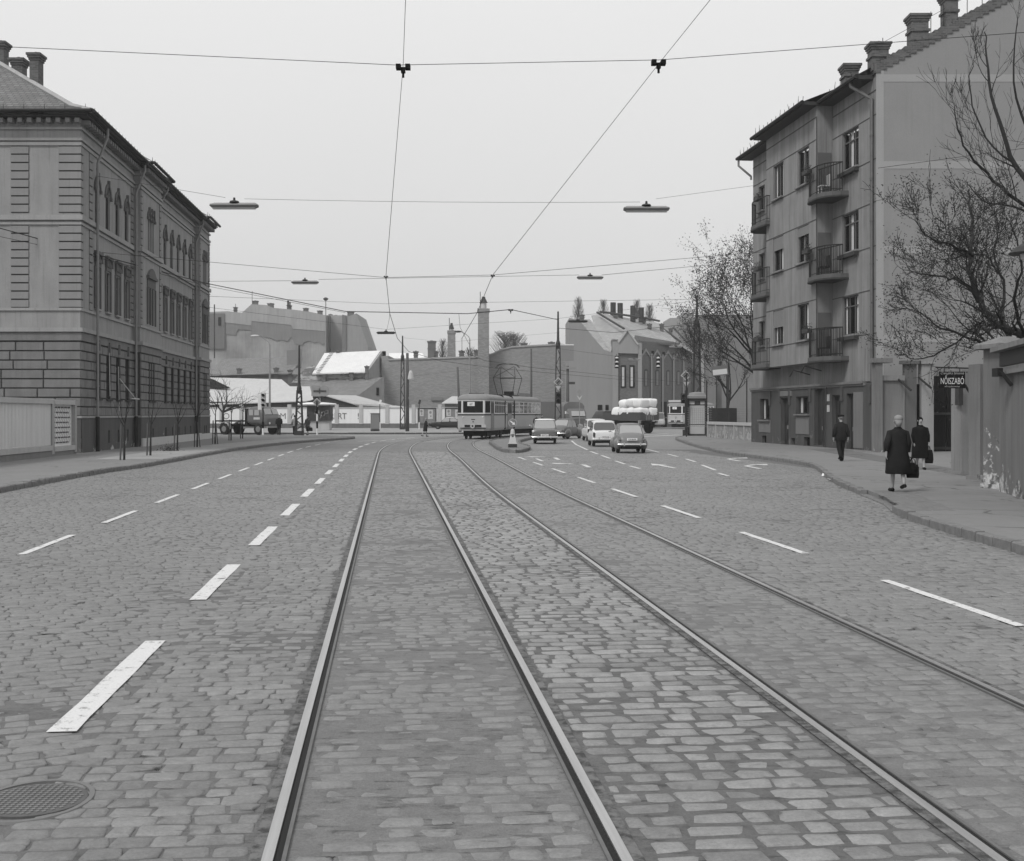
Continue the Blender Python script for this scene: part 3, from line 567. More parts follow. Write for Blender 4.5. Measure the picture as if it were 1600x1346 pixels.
for a, b, y in segs:
    i = lambda ops: [o for o in ops if a < o[0] < b]
    facade(wu, a, b, 5.6, 15.0, i(opU) + i(opM), y, .13); facade(wl, a, b, 1.7, 5.6, i(opG), y, .16); facade(wp_, a, b, -.1, 1.7, i(opB), y - .06, .2)
for u in (10.3, 15.6, 28.2, LL):
    wu.quad((u, 0 if u < LL else 14, 5.6), (u, -.35, 5.6), (u, -.35, 15), (u, 0 if u < LL else 14, 15)); wl.quad((u, 0 if u < LL else 14, 1.7), (u, -.35, 1.7), (u, -.35, 5.6), (u, 0 if u < LL else 14, 5.6)); wp_.quad((u, 0 if u < LL else 14, -.1), (u, -.41, -.1), (u, -.41, 1.7), (u, 0 if u < LL else 14, 1.7))
FW = 26.0                         # front wing, facing the camera
fU, fM, fG = [(-6.3, -5.3, 10.72, 12.75, True)], [(-6.4, -5.4, 6.75, 8.65, False)], []
for mb, z0, z1, ops, y in ((wu, 5.6, 15, fU + fM, 0), (wl, 1.7, 5.6, [], 0), (wp_, -.1, 1.7, [], -.06)): mb.T = T0; facade(mb, -FW, 0 if y == 0 else .05, z0, z1, ops, y, .3)
wu.quad((-FW, 0, -.1), (-FW, 33, -.1), (-FW, 33, 15), (-FW, 0, 15))
wu.build('upper_wall', st_hi, lb, recalc=False); wl.build('ground_floor_wall', st_dk, lb, recalc=False); wp_.build('plinth_wall', st_pl, lb, recalc=False)  # ground-floor wall near-black: groove shadow between the blocks is in its colour
# rusticated blocks
rnd = random.Random(4); rb = MB()
def blocks(T, u0, u1, z0, z1, ops, y, rows, L=(.75, 1.6), wrap=False):
    rb.T = T; hh = (z1 - z0) / rows
    for r in range(rows):
        za, zb = z0 + r * hh + .02, z0 + (r + 1) * hh - .02; cuts = [(u0, u1)]
        for o in ops:
            if o[2] < (za + zb) / 2 < o[3]:
                nc = []
                for a, b in cuts:
                    if o[0] > a and o[1] < b: nc += [(a, o[0]), (o[1], b)]
                    else: nc.append((a, b))
                cuts = nc
        for a, b in cuts:
            x = a; first = True
            while x < b - .05:
                l = rnd.uniform(*L) * (1 if not (first and r % 2) else .55); first = False; e = min(b, x + l)
                if b - e < .3: e = b
                d = .05 + rnd.uniform(0, .012); rb.loft([[(x + .018, y + .01, za), (e - .018, y + .01, za), (e - .018, y + .01, zb), (x + .018, y + .01, zb)], [(x + .035, y - d, za + .02), (e - .035, y - d, za + .02), (e - .035, y - d, zb - .02), (x + .035, y - d, zb - .02)]]); x = e
for a, b, y in segs: blocks(TS, a + (.0 if a else -.04), b, 1.75, 5.05, [o for o in opG if a < o[0] < b], y, 8, (.9, 1.3))
blocks(T0, -FW, .04, 1.75, 5.05, [], 0, 8, (1.2, 1.9))
rb.build('rusticated_blocks', st_lo, lb)
# quoins on the upper floors
qb = MB()
def quoins(T, u0, u1, y, z0, z1, n, ex=.05):
    qb.T = T; h = (z1 - z0) / n
    for k in range(n): qb.box(u0, y - ex, z0 + k * h + .032, u1, y + .01, z0 + (k + 1) * h - .032)
for T, L in ((T0, [(-2.15, .05), (-4.35 + .02, -3.2 + .35)]), (TS, [(-.05, .42), (1.45, 2.0), (9.65, 10.25), (15.7, 16.0), (27.5, 28.1)])):
    for a, b in ([(-.95 * 1.0, .05), (-3.07, -2.28)] if T is T0 else L):
        quoins(T, a, b, 0, 10.75, 13.7, 8); quoins(T, a, b, 0, 6.55, 10.2, 10)
for a in (10.35, 15.1, 28.25, 31.7): quoins(TS, a, a + .45, -.35, 10.75, 13.7, 8); quoins(TS, a, a + .45, -.35, 6.55, 10.2, 10)
qb.build('quoins', st_q, lb)
qb2 = MB()
for T, L in ((T0, [(-.95, .045, 0), (-3.07, -2.28, 0)]), (TS, [(-.045, .42, 0), (1.45, 2.0, 0), (9.65, 10.25, 0), (15.7, 16.0, 0), (27.5, 28.1, 0), (10.35, 10.8, -.35), (15.1, 15.55, -.35), (28.25, 28.7, -.35), (31.7, 32.15, -.35)])):
    qb2.T = T
    for a, b, y in L:
        for z0, z1 in ((10.75, 13.7), (6.55, 10.2)): qb2.box(a + .01, y - .012, z0, b - .005, y + .005, z1)
qb2.build('quoin_joint_shade', st_dk, lb)  # near-black backing paints the shadow into the joints between quoins
# cornices and string courses following front and street side
def course(z0, z1, out, mat, name, extra=0.0):
    mb = MB(T0); mb.box(-FW, -out, z0, out, -.0, z1); mb.T = TS
    for a, b, y in segs: mb.box(a + (0.002 if a == 0 else (-out if y else .0)), y - out, z0, b + (out if (y and b < LL) else (-out - .0 if not y and False else 0)), y + .02 if not y else 0, z1)
    return mb.build(name, mat, lb)
course(5.48, 5.66, .16, st_tr, 'string_course'); course(5.1, 5.46, .07, st_lo, 'frieze_band'); course(6.42, 6.54, .07, st_tr, 'sill_band'); course(10.22, 10.34, .07, st_tr, 'string_course'); course(10.42, 10.64, .14, st_tr, 'string_course')
course(13.72, 13.86, .07, st_tr, 'string_course'); course(13.93, 14.05, .11, st_tr, 'string_course'); course(14.42, 14.52, .1, st_tr, 'string_course'); course(1.66, 1.76, .1, st_tr, 'plinth_cap')
course(14.9, 15.0, .5, st_dk, 'cornice')
mb = MB(T0)
k = 0
while k * .42 < FW: mb.box(-k * .42 - .12, -.38, 14.68, -k * .42 + .08, 0, 14.87); k += 1
mb.T = TS
for k in range(80):
    u = .2 + k * .42
    if u < LL: mb.box(u - .1, proj(u) - .38, 14.68, u + .1, proj(u), 14.87)
mb.build('dentils', st_q, lb)
mb = MB(T0); mb.tube([(-FW, -.74, 15.1), (.74, -.74, 15.1)], .085, 8); mb.T = TS
gp = [(-.74, -.74, 15.1)]
for a, b, y in segs: gp += [(a + (.0 if a == 0 else -.0), y - .74, 15.1), (b, y - .74, 15.1)]
gp[0:2] = [(-.80, -.74, 15.1)]; mb.tube(gp, .085, 8); mb.build('gutter', M['iron'], lb, smooth=40)
# roof
rt = tiles('roof_tiles_left', .15, .3, .2, .25); S = .61
mb = MB(); e = .72
def hp(a, z): return Vector((-a, a, z))
C0 = Vector((e, -e, 15.08)); C1 = Vector((-.6, .6, 15.6)); C2 = Vector((-7, 7, 19.6))
mb.quad((-FW, -e, 15.08), C0, C1, (-FW, .6, 15.6)); mb.quad((-FW, .6, 15.6), C1, C2, (-FW, 7, 19.6)); mb.quad((-FW, 7, 19.6), C2, (-7, 20, 19.6), (-FW, 20, 19.6))
uS = Vector((math.cos(R(94.7)), math.sin(R(94.7)), 0)); nS = Vector((math.sin(R(94.7)), -math.cos(R(94.7)), 0))
def SP(u, out, z): return uS * u + nS * out + Vector((0, 0, z))
mb.quad(C0, SP(LL + .2, e, 15.08), SP(LL - .7, -.6, 15.6), C1); mb.quad(C1, SP(LL - .7, -.6, 15.6), SP(LL - 7, -7, 19.6), C2); mb.quad(SP(LL + .2, e, 15.08), SP(LL + .2, -14, 15.08), SP(LL - 7, -7, 19.6), SP(LL - .7, -.6, 15.6))
for u0, u1 in ((10.0, 15.9), (27.9, LL + .25)):
    mb.slab([SP(u0, .7, 15.06), SP(u1, .7, 15.06), SP(u1, .9, 15.02), SP(u0, .9, 15.02)], (0, 0, .1))
    mb.quad(SP(u0, .92, 15.1), SP(u1, .92, 15.1), SP(u1 - 1.2, -.9, 16.3), SP(u0 + 1.2, -.9, 16.3)); mb.quad(SP(u0, 1.1, 15.1), SP(u0 + 1.2, -.9, 16.3), SP(u0, -.9, 15.7)); mb.quad(SP(u1, 1.1, 15.1), SP(u1, -.9, 15.7), SP(u1 - 1.2, -.9, 16.3))
rf = mb.build('roof', rt, lb, recalc=False)
MB().tube([C0 + Vector((0, 0, .03)), C1 + Vector((0, 0, .05)), C2 + Vector((0, 0, .05))], .12, 6).build('hip_tiles', M['conc'], rf)
mb = MB()
for k in range(52):
    u = .3 + k * .65
    if u < LL: p = SP(u, .55 - proj(u), 15.15); mb.tube([p, p + Vector((0, 0, .32))], [.025, .008], 4)
for k in range(30): p = Vector((.4 - k * .9, -.5, 15.15)); mb.tube([p, p + Vector((0, 0, .3))], [.02, .008], 4)
mb.tube([(-FW, -.3, 15.35), (.4, -.3, 15.35)], .012, 4); mb.build('snow_guards', M['iron'], rf)
for x_, y_, w_, z0, z1 in ((57, 3.9, .42, 15.9, 18.9), (30, 5.6, .52, 17.8, 19.1 + .0), (2, 6.7, .5, 18.0, 20.3), (18, 9.5, .8, 18.2, 19.2)):
    Y = 53.8 + y_; X = (x_ - 800) / F * Y + 19.1; top = {57: 82, 30: 90, 2: 64, 18: 116}[x_]; zt = H + (YH - top) / F * Y
    chimney(rf, (X, y_, z0 - .6), w_, .62, zt - (z0 - .6) - .43, M['cbrick'])
# windows with their dressings
fdark = flat('old_window_frames', .035, .6, .2)
gl = M['glass']; DM = plaster('dressings', .11, .25, .2)
def dress(T, u, h, z0, z1, kind, y, w=None):
    dres = MB(T)
    if kind == 'arch':
        N = 10; ri, ro = h + .02, h + .17; zc = z1 - h
        for k in range(N):
            t0, t1 = math.pi * k / N, math.pi * (k + 1) / N
            A = [(u + r * math.cos(t), zc + r * math.sin(t)) for r, t in ((ri, t0), (ro, t0), (ro, t1), (ri, t1))]; dres.loft([[(p[0], yy, p[1]) for p in A] for yy in (y + .0, y - .07)])
        dres.box(u - .07, y - .12, z1 - .02, u + .07, y, z1 + .33)
        for sg in (-1, 1): a = u + sg * (h + .1); dres.box(a - .11, y - .1, zc - .14, a + .11, y, zc)
    elif kind == 'hood':
        dres.box(u - h - .14, y - .16, z1 + .62, u + h + .14, y, z1 + .76); dres.box(u - h - .08, y - .07, z1 + .06, u + h + .08, y, z1 + .6)
        for sg in (-1, 1): a = u + sg * (h + .09); dres.box(a - .07, y - .06, z0, a + .07, y, z1 + .05); dres.box(a - .07, y - .14, z1 + .25, a + .07, y - .07, z1 + .6)
        for q in range(5): dres.ball((u - h * .8 + q * h * .4, y - .09, z1 + .33), (.07, .05, .13), 6, 4)
    elif kind == 'key': dres.box(u - .1, y - .09, z1 + .02, u + .1, y, z1 + .5)
    dres.build('window_dressing', DM, w)
for u in W1 + W3:
    y = 0
    w = window(lb, TS, u - hw, u + hw, 10.72, 12.74, .12, fdark, gl, 2, .68, curtain=None); dress(TS, u, hw, 10.72, 12.75, 'arch', y, w)
    w = window(lb, TS, u - hw, u + hw, 6.75, 8.65, .12, fdark, gl, 2, .7, sill=(-.12, st_tr)); dress(TS, u, hw, 6.75, 8.65, 'hood', y, w)
    w = window(lb, TS, u - .46, u + .46, 2.57, 4.78, .14, fdark, gl, 2, .7, sill=(-.14, st_dk)); dress(TS, u, .46, 2.57, 4.78, 'key', y - .05, w)
for u in W2 + W4:
    y = -.35
    w = window(lb, TS, u - thw, u + thw, 10.72, 12.74, y + .11, fdark, gl, 1, .68); dress(TS, u, thw, 10.72, 12.75, 'arch', y, w)
    window(lb, TS, u - thw, u + thw, 6.75, 8.65, y + .11, fdark, gl, 1, .7)
    window(lb, TS, u - .2, u + .2, 2.57, 4.78, y + .13, fdark, gl, 1, .7, sill=(y - .14, st_dk))
for uc in (12.92, 30.25):
    y = -.35; dres = MB(TS); dres.box(uc - 1.15, y - .17, 9.2, uc + 1.15, y, 9.33); dres.box(uc - 1.0, y - .06, 8.72, uc + 1.0, y, 9.18)
    dres.slab([(uc - 1.05, y - .12, 9.34), (uc + 1.05, y - .12, 9.34), (uc + .5, y - .12, 9.68), (uc, y - .12, 9.8), (uc - .5, y - .12, 9.68)], (0, .12, 0))
    for a in (-1.0, -.3, .3, 1.0): dres.box(uc + a - .06, y - .08, 6.7, uc + a + .06, y, 8.7)
    dres.build('window_surround', DM, lb)
for o, k in ((fU[0], 'arch'), (fM[0], 'hood')):
    w = window(lb, T0, o[0], o[1], o[2], o[3] - .01, .26, fdark, gl, 2, .7); dress(T0, (o[0] + o[1]) / 2, .5, o[2], o[3], k, 0, w)
mb = MB(TS)
for o in opB: mb.quad((o[0], proj(o[0]) + .12, o[2]), (o[1], proj(o[0]) + .12, o[2]), (o[1], proj(o[0]) + .12, o[3]), (o[0], proj(o[0]) + .12, o[3]))
mb.build('cellar_openings', M['room'], lb, recalc=False)
for u, y in ((2.2, -.2), (9.95, -.22), (16.0 + .05, -.2), (27.9, -.2)): downpipe(lb, TS, u, y, 1.6 if u < 11 or u > 20 else 5, 13.4, .062, hook=(0, -.45, 1.2), lower=1.7 if u != 16.05 else None) if u != 16.05 else downpipe(lb, TS, u, y, 13.0, 13.9, .06, hook=(0, -.45, .8))
mb = MB(TS); mb.box(10.25, -.52, -.05, 28.2, -.42, .55); mb.box(28.2, -.53, -.05, LL, -.43, .5); mb.build('repaired_base_band', plaster('white_base', .5, .1, .1), lb)
mb = MB(TS)
for a, z in ((4.9, 4.9), (6.75, 4.2)): mb.tube([(a, -.1, z - 2.2), (a + .04, -.05, z)], .02, 4)
mb.tube([(6.75, -.12, 3.6), (7.4, -.75, 2.62)], .025, 5); mb.tube([(6.6, -.75, 2.6), (8.0, -.8, 2.6)], .03, 5); mb.build('scaffold_batten', M['pale'], lb)
# ---------------------------------------------------------------- right: apartment house
LR = 18.4; NR = Vector((17.0, 56.7, 0)); rz = math.atan2(-18, 2.1); RO = NR - Vector((math.cos(rz), math.sin(rz), 0)) * LR
rbld = thing('apartment_house', 'four-storey plastered apartment house with rounded balconies and a blank gable wall, right of the street', 'building', RO, rz)
pw = plaster('house_plaster', .215, .24, .5); pg = plaster('gable_plaster', .235, .12, .06, scale=.4); pband = plaster('gable_bands', .30, .08, .06); pcl = plaster('ground_cladding', .072, .16, .3, stain=.12, low=.6); pcs = plaster('cladding_light', .16, .15, .2)
U = lambda w: LR - w
fl = [0, -4.07, -8.15]
w1 = [(U(4.15), U(2.1), 13.9 + d, 15.8 + d) for d in fl]
wb = [(U(8.2), U(6.5), 13.88 + d, 15.78 + d) for d in fl] + [(U(12.1), U(10.4), 13.88 + d, 15.78 + d) for d in fl]
wf = [(U(14.9), U(13.9), 12.95 + d, 15.5 + d) for d in fl] + [(U(17.3), U(16.2), 14.1 + d, 15.6 + d) for d in fl]
bd = [(U(5.2), U(4.5), 12.95 + d, 15.5 + d) for d in fl]
mb = MB(); uA, uB = U(13.3), U(5.4)
facade(mb, 0, uA, 3.4, 17.6, wf, 0, .22); facade(mb, uB, LR, 3.4, 17.6, w1 + bd[:0], 0, .22); facade(mb, uA, uB, 3.4, 4.5, [], 0); facade(mb, uA, uB, 4.5, 17.6, wb, -.86, .22)
mb.quad((uB, 0, 4.5), (uB, -.86, 4.5), (uB, -.86, 17.6), (uB, 0, 17.6)); mb.quad((uA, 0, 4.5), (uA, -.86, 4.5), (uA, -.86, 17.6), (uA, 0, 17.6)); mb.quad((uA, -.86, 4.5), (uB, -.86, 4.5), (uB, 0, 4.5), (uA, 0, 4.5))
mb.quad((0, 0, 0), (0, 14, 0), (0, 14, 17.6), (0, 0, 17.6)); mb.build('street_wall', pw, rbld, recalc=False)
# ground floor
gops = [(U(16.8), U(14.9), 1.5, 2.75), (U(13.0), U(11.7), .12, 2.75), (U(10.5), U(8.5), 1.85, 2.8), (U(7.75), U(6.25), .2, 3.15), (U(5.25), U(4.1), .9, 2.8), (U(3.35), U(2.5), .12, 2.85), (U(16.4), U(15.6), .1, .55), (U(11.3), U(10.7), .1, .5), (U(9.3), U(8.4), .1, .6)]
mb = MB(); facade(mb, -.05, LR, -.1, 3.32, gops, -.1, .35); mb.quad((-.05, -.1, -.1), (-.05, 0, -.1), (-.05, 0, 3.3), (-.05, -.1, 3.3)); mb.build('ground_floor_cladding', pcl, rbld, recalc=False)
mb = MB(); mb.box(-.1, -.22, 3.3, LR - 1.2, 0, 3.42); mb.box(-.1, -.15, 3.2, LR - 1.0, -.101, 3.3)
for a, b in ((U(16.9), U(14.8)),): mb.box(a, -.13, .75, b, -.1, 1.45)
mb.box(U(10.5), -.13, .75, U(8.5), -.1, 1.72); mb.box(U(2.45), -.13, .2, U(1.3), -.1, 2.9); mb.box(U(13.1), -.16, 2.85, U(11.1), -.1, 3.15); mb.build('cladding_trim', pcs, rbld)
for k, a in enumerate((0, 14.85, 13.15, 11.5, 8.3, 6.05, 3.9, .5)): MB().box(U(a) - .14, -.17, 2.35 if k % 2 else 2.5, U(a) + .14, -.1, 3.2).build('pilaster', pcl, rbld)

doorm = flat('doors_dark', .022, .6, .3)
for i, k in enumerate((1, 3, 4, 5)):
    a, b, c, d = gops[k]; mb = MB(); mb.box(a, .12, c, b, .2, d); n = 2
    for q in range(n):
        x0 = a + (b - a) * q / n + .08; x1 = a + (b - a) * (q + 1) / n - .08; mb.box(x0, .09, c + .25, x1, .12, c + (d - c) * .42); mb.box(x0, .09, c + (d - c) * .48, x1, .12, d - .3)
    dr = mb.build('door', doorm, rbld); MB().box((a + b) / 2 + .04, .02, 1.0, (a + b) / 2 + .08, .09, 1.2).build('handle', M['galv'], dr)
for k in (0, 2):
    a, b, c, d = gops[k]; window(rbld, T0, a, b, c, d, .1, M['dk'], M['cglass'], 3, 0, curtain=[(a + .1, a + .5), (b - .6, b - .1)], sill=(-.25, pcs))
for k in (6, 7, 8): a, b, c, d = gops[k]; MB().quad((a, .1, c), (b, .1, c), (b, .1, d), (a, .1, d)).build('cellar_opening', M['room'], rbld, recalc=False)
MB().tube([(U(6.05), -.25, .15), (U(6.05), -.25, 3.1)], .04, 6).build('gate_post', M['dk'], rbld)
for k, (w_, z) in enumerate(((8.6, 3.95), (6.9, 4.1))): MB().tube([(U(w_), -.02, z), (U(w_) - .1, -.9, z + .25), (U(w_ + .4), -1.0, z - .1)], .03, 5).build('flag_bracket', M['iron'], rbld)
mb = MB(); mb.box(U(5.85), -.14, 1.95, U(5.55), -.1, 2.3); mb.box(U(5.85), -.14, 2.5, U(5.55), -.1, 2.85); mb.build('notice_plates', M['pale'], rbld)
# windows
fl2 = flat('window_frames_house', .09, .6, .15); rnd = random.Random(12)
def rwin(o, y, kind):
    a, b, c, d = o; L = []
    if kind == 3: L = [[(a + .1, a + .35), (b - .75, b - .45)], [(a + .75, a + 1.05), (b - .3, b - .08)], [(a + .1, a + .3), (b - .6, b - .1)]][rnd.randrange(3)]
    else: L = [[(a + .1, a + .3), (b - .55, b - .1)], [(b - .7, b - .1)], [(a + .6, a + .85), (b - .4, b - .08)]][rnd.randrange(3)]
    return window(rbld, T0, a, b, c, d, y, fl2, M['cglass'], 3 if kind == 3 else 2, .74 if kind == 3 else 0, curtain=L, sill=(y - .3, pw))
for i, o in enumerate(w1): w = rwin(o, .14, 3); MB().box(o[0] - .05, -.26, o[2] - .28, o[1] + .05, -.02, o[2] - .1).build('flower_trough', st_dk, w)
for i, o in enumerate(wb):
    w = rwin(o, -.72, 2)
    sh = {1: .22, 4: .35, 5: .5}.get(i, 0)
    if sh:
        z = o[3] - .02; mb = MB()
        while z > o[3] - (o[3] - o[2]) * sh: mb.box(o[0] + .03, -.83, z - .07, o[1] - .03, -.80, z); z -= .078
        s_ = mb.build('roller_shutter', M['mid2'], w)
for o in wf: rwin(o, .14, 2)
# string lines
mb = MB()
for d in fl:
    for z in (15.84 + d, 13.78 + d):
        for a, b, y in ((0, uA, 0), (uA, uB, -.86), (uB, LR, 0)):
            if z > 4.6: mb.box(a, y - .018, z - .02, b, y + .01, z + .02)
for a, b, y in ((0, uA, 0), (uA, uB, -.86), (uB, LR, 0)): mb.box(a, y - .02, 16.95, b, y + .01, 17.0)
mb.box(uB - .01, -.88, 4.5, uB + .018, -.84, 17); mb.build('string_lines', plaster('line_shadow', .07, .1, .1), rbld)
# balconies
def balcony(poly, z, flip, lab):
    b = MB().prism(poly, z - .2, z).build('balcony', plaster('balcony_slab', .10, .2, .3), rbld); MB().prism([(p[0], p[1] * 1.02) for p in poly], z - .28, z - .2).build('slab_edge', st_dk, b)
    b['label'] = lab; out = [p for p in poly if p[1] < -.05]; rail = MB(); hh = 1.42
    pts = [Vector((p[0], p[1] + .08)) for p in out]; rail.tube([(p.x, p.y, z + hh) for p in pts], .03, 6); rail.tube([(p.x, p.y, z + .12) for p in pts], .018, 5)
    for a, c in zip(pts, pts[1:]):
        n = max(1, round((c - a).length / .15))
        for k in range(n + 1): q = a + (c - a) * k / n; rail.tube([(q.x, q.y, z), (q.x, q.y, z + hh)], .012 if k else .022, 4)
    rail.build('railing', M['iron'], b); return b
def plantbox(par, x, y, z, seed):
    bx = MB().box(x - .42, y - .13, z, x + .42, y + .13, z + .2).build('flower_box', M['dk'], par); rnd = random.Random(seed); mb = MB()
    for k in range(120):
        c = Vector((x + rnd.uniform(-.4, .4), y + rnd.uniform(-.14, .14), z + .2 + rnd.random() ** 1.5 * .3)); a = Vector([rnd.uniform(-.06, .06) for _ in '123']); b = Vector([rnd.uniform(-.06, .06) for _ in '123']); mb.quad(c, c + a, c + b)
    mb.build('plant', M['leaf'], bx, recalc=False)
pn = [(U(6.1), -.86), (U(6.1), -1.0), (U(5.8), -1.18), (U(5.3), -1.28), (U(4.4), -1.28), (U(3.8), -1.12), (U(3.45), -.8), (U(3.3), -.4), (U(3.3), 0), (U(5.4), 0), (U(5.4), -.86)]
pf = [(U(16.0), 0), (U(16.0), -.7), (U(15.6), -1.05), (U(15.0), -1.2), (U(13.6), -1.2), (U(12.7), -1.1), (U(12.7), -.86), (U(13.3), -.86), (U(13.3), 0)]
for i, d in enumerate(fl):
    z = 12.86 + d; nm = ['top', 'second', 'lowest'][i]
    b = balcony(pn, z, 0, 'dark railed balcony, ' + nm + ' of the near stack'); plantbox(b, U(6.0), -1.15, z + 1.3, i)
    MB().box(uB + .002, -.8, z, uB + .05, -.1, z + 2.3).build('balcony_door', flat('balcony_doors', .10, .5), b)
    MB().cbox((U(4.7), -.75, z + .45), (.5, .5, .06)).cbox((U(4.7), -.5, z + .75), (.5, .05, .6)).cbox((U(4.9), -.95, z + .2), (.05, .05, .45)).cbox((U(4.5), -.95, z + .2), (.05, .05, .45)).build('balcony_chair', M['pale'] if i == 0 else M['iron'], b)
    b = balcony(pf, z, 1, 'dark railed balcony, ' + nm + ' of the far stack'); plantbox(b, U(14), -1.15, z + 1.35, i + 5)
# eaves, gutter, roof
mb = MB(); mb.prism([(-.5, -.75), (uA - .1, -.75), (uA - .1, -1.6), (uB + .15, -1.6), (uB + .15, -.75), (LR - .35, -.75), (LR - .35, .1), (-.5, .1)], 17.55, 17.72); mb.build('eaves', M['dk'], rbld)
mb = MB(); mb.tube([(-.6, -.85, 17.66), (uA - .2, -.85, 17.66)], .1, 8); mb.tube([(uA - .2, -1.7, 17.66), (uB + .25, -1.7, 17.66)], .1, 8); mb.tube([(uB + .2, -.85, 17.66), (LR - .3, -.85, 17.66)], .1, 8); mb.build('gutter', M['iron'], rbld, smooth=40)
mb = MB(); sl = .545
mb.quad((-.6, -.8, 17.74), (LR - .3, -.8, 17.74), (LR - .3, 8, 17.74 + 8.8 * sl), (-.6, 8, 17.74 + 8.8 * sl)); mb.quad((-.6, 8, 17.74 + 8.8 * sl), (LR - .3, 8, 17.74 + 8.8 * sl), (LR - .3, 16.5, 17.74), (-.6, 16.5, 17.74))
mb.quad((uA - .1, -1.6, 17.73), (uB + .15, -1.6, 17.73), (uB + .15, .8, 18.7), (uA - .1, .8, 18.7)); rr = mb.build('roof', tiles('roof_tiles_right', .08), rbld, recalc=False)
mb = MB(); rnd = random.Random(3)
for k in range(26):
    u = -.4 + k * .7
    if u < LR - .5:
        y = -1.55 if uA < u < uB else -.7; mb.tube([(u, y, 17.7), (u, y + .02, 18.05)], .014, 4)
        if rnd.random() < .5: mb.tube([(u, y, 17.9), (u + rnd.uniform(-.2, .2), y, 18.2)], .01, 4)
mb.build('snow_guards', M['iron'], rr)
downpipe(rbld, T0, LR - .28, -.12, 3.35, 16.6, .085, M['dpipe'], hook=(-.9, -.65, .8)); downpipe(rbld, T0, -.1, -.1, 16.3, 16.5, .07, hook=(-.3, -.7, .7))
# gable wall facing the camera (own frame: u to the right, from the near corner)
TG = Matrix.Translation((LR, 0, 0)) @ Matrix.Rotation(-rz, 4, 'Z'); mb = MB(TG); GW = 17.0; zr = 18.0 + 8.3 * sl
mb.slab([(0, 0, -.1), (GW, 0, -.1), (GW, 0, 18.0), (8.3, 0, zr), (.0, 0, 18.0)], (0, .35, 0)); mb.build('gable_wall', pg, rbld)
mb = MB(TG); mb2 = MB(TG)
n = 30
for k in range(n):                     # stepped brick coping
    x0 = -.1 + 8.4 * k / n; z = 18.0 + (x0) * sl; mb.box(x0, -.05, z - .2, x0 + 8.4 / n + .002, .45, z + .28)
    mb2.box(16.9 - x0 - 8.4 / n, -.05, z - .2, 16.9 - x0, .45, z + .28)
mb.build('gable_coping', M['cbrick'], rbld); mb2.build('gable_coping', M['cbrick'], rbld)
mb = MB(TG); mb.box(-.02, -.012, 0, .33, 0, 17.9)
for z in (5.2, 9.35, 13.3, 17.35): mb.box(.33, -.013, z - .02, 16, 0, z + .33)
mb.build('pale_gable_bands', pband, rbld)
for x0, x1, yt, zb in ((1357, 1391, 64, 17.9), (1419, 1453, 20, 18.9), (1472, 1499, -12, 19.7), (1560, 1590, -55, 20.8)):
    Y = 56.95; a, b = ((x - 800) / F * Y - 17.0 for x in (x0 + 4, x1 - 4)); zt = H + (YH - yt) / F * Y; chimney(rr, ((a + b) / 2, .45, zb), b - a, .75, zt - zb - .42, None, .1, TG)
Y = 58.6; a, b = ((x - 800) / F * Y - 17.0 for x in (1320, 1341)); chimney(rr, ((a + b) / 2, 2.2, 17.6), b - a, .8, H + (YH - 97) / F * Y - 17.6 - .42, None, .1, TG)
mb = MB(TG)
for x_, z_ in ((.35, 18.3), (1.75, 19.3), (2.6, 19.4), (3.2, 20.0), (4.3, 20.4), (5.0, 21.0)): mb.tube([(x_, .2, 18.0 + x_ * sl), (x_, .2, 19.25 + x_ * sl)], .018, 4)
mb.tube([(.3, .2, 19.2), (6, .2, 19.2 + 5.7 * sl)], .01, 4); mb.build('roof_handrail', M['iron'], rr)
# ---------------------------------------------------------------- left fence, right walls
c0, c1 = Vector((-18.45, 43.8, 0)), Vector((-19.05, 52.9, 0))
def along(p, q, y0, y1, z0, z1, mb, t0=0.0, t1=1.0):      # box along the ground line p-q, y0..y1 sideways
    d = q - p; L = d.length; T = mb.T; mb.T = T @ Matrix.Translation(p) @ Matrix.Rotation(math.atan2(d.y, d.x), 4, 'Z'); mb.box(L * t0, y0, z0, L * t1, y1, z1); mb.T = T
fe = thing('concrete_fence', 'pale concrete fence of ribbed panels with one pierced ornamental panel', 'fence', c0); o0 = c0 - Vector((0, 0, 0))
Tf = Matrix(); p0 = Vector((0, 0, 0)); p1 = c1 - c0; ang = math.atan2(p1.y, p1.x); TF = Matrix.Rotation(ang, 4, 'Z'); Lf = p1.length; s1 = .62 * Lf
ribm = plaster('ribbed_panel', .66, .06, .12); fr = M['conc']
mb = MB(TF); mb.box(-14, -.08, -.1, Lf, .12, .38); mb.build('fence_base', plaster('fence_base', .2, .1, .2), fe)
for a, b in ((-14, -7.1), (-7, -.02 + s1)):
    mb = MB(TF); k = a
    while k < b: mb.box(k, -.05, .58, k + .09, .05, 2.25); mb.box(k + .09, .02, .58, k + .15, .05, 2.25); k += .15
    mb.build('ribbed_panel', ribm, fe); mb = MB(TF); mb.box(a, -.12, .36, b + .1, .12, .56); mb.box(a, -.14, 2.26, b + .1, .12, 2.46); mb.build('panel_rails', M['conc2'], fe)
mb = MB(TF); mb.box(s1 + .1, -.1, .2, s1 + .42, .14, 2.42); mb.build('fence_post', fr, fe)
mb = MB(TF); mb.box(Lf - .25, -.12, .2, Lf, .14, 2.42); mb.build('fence_post', fr, fe)
mb = MB(TF); a, b = s1 + .42, Lf - .25; mb.box(a, -.12, 2.24, b, .12, 2.44); mb.box(a, -.12, .3, b, .12, .5); mb.build('panel_rails', M['conc2'], fe)
mb = MB(TF); mb.box(a, .04, .5, b, .08, 2.24); pn_ = mb.build('pierced_panel', ribm, fe); mb = MB(TF)
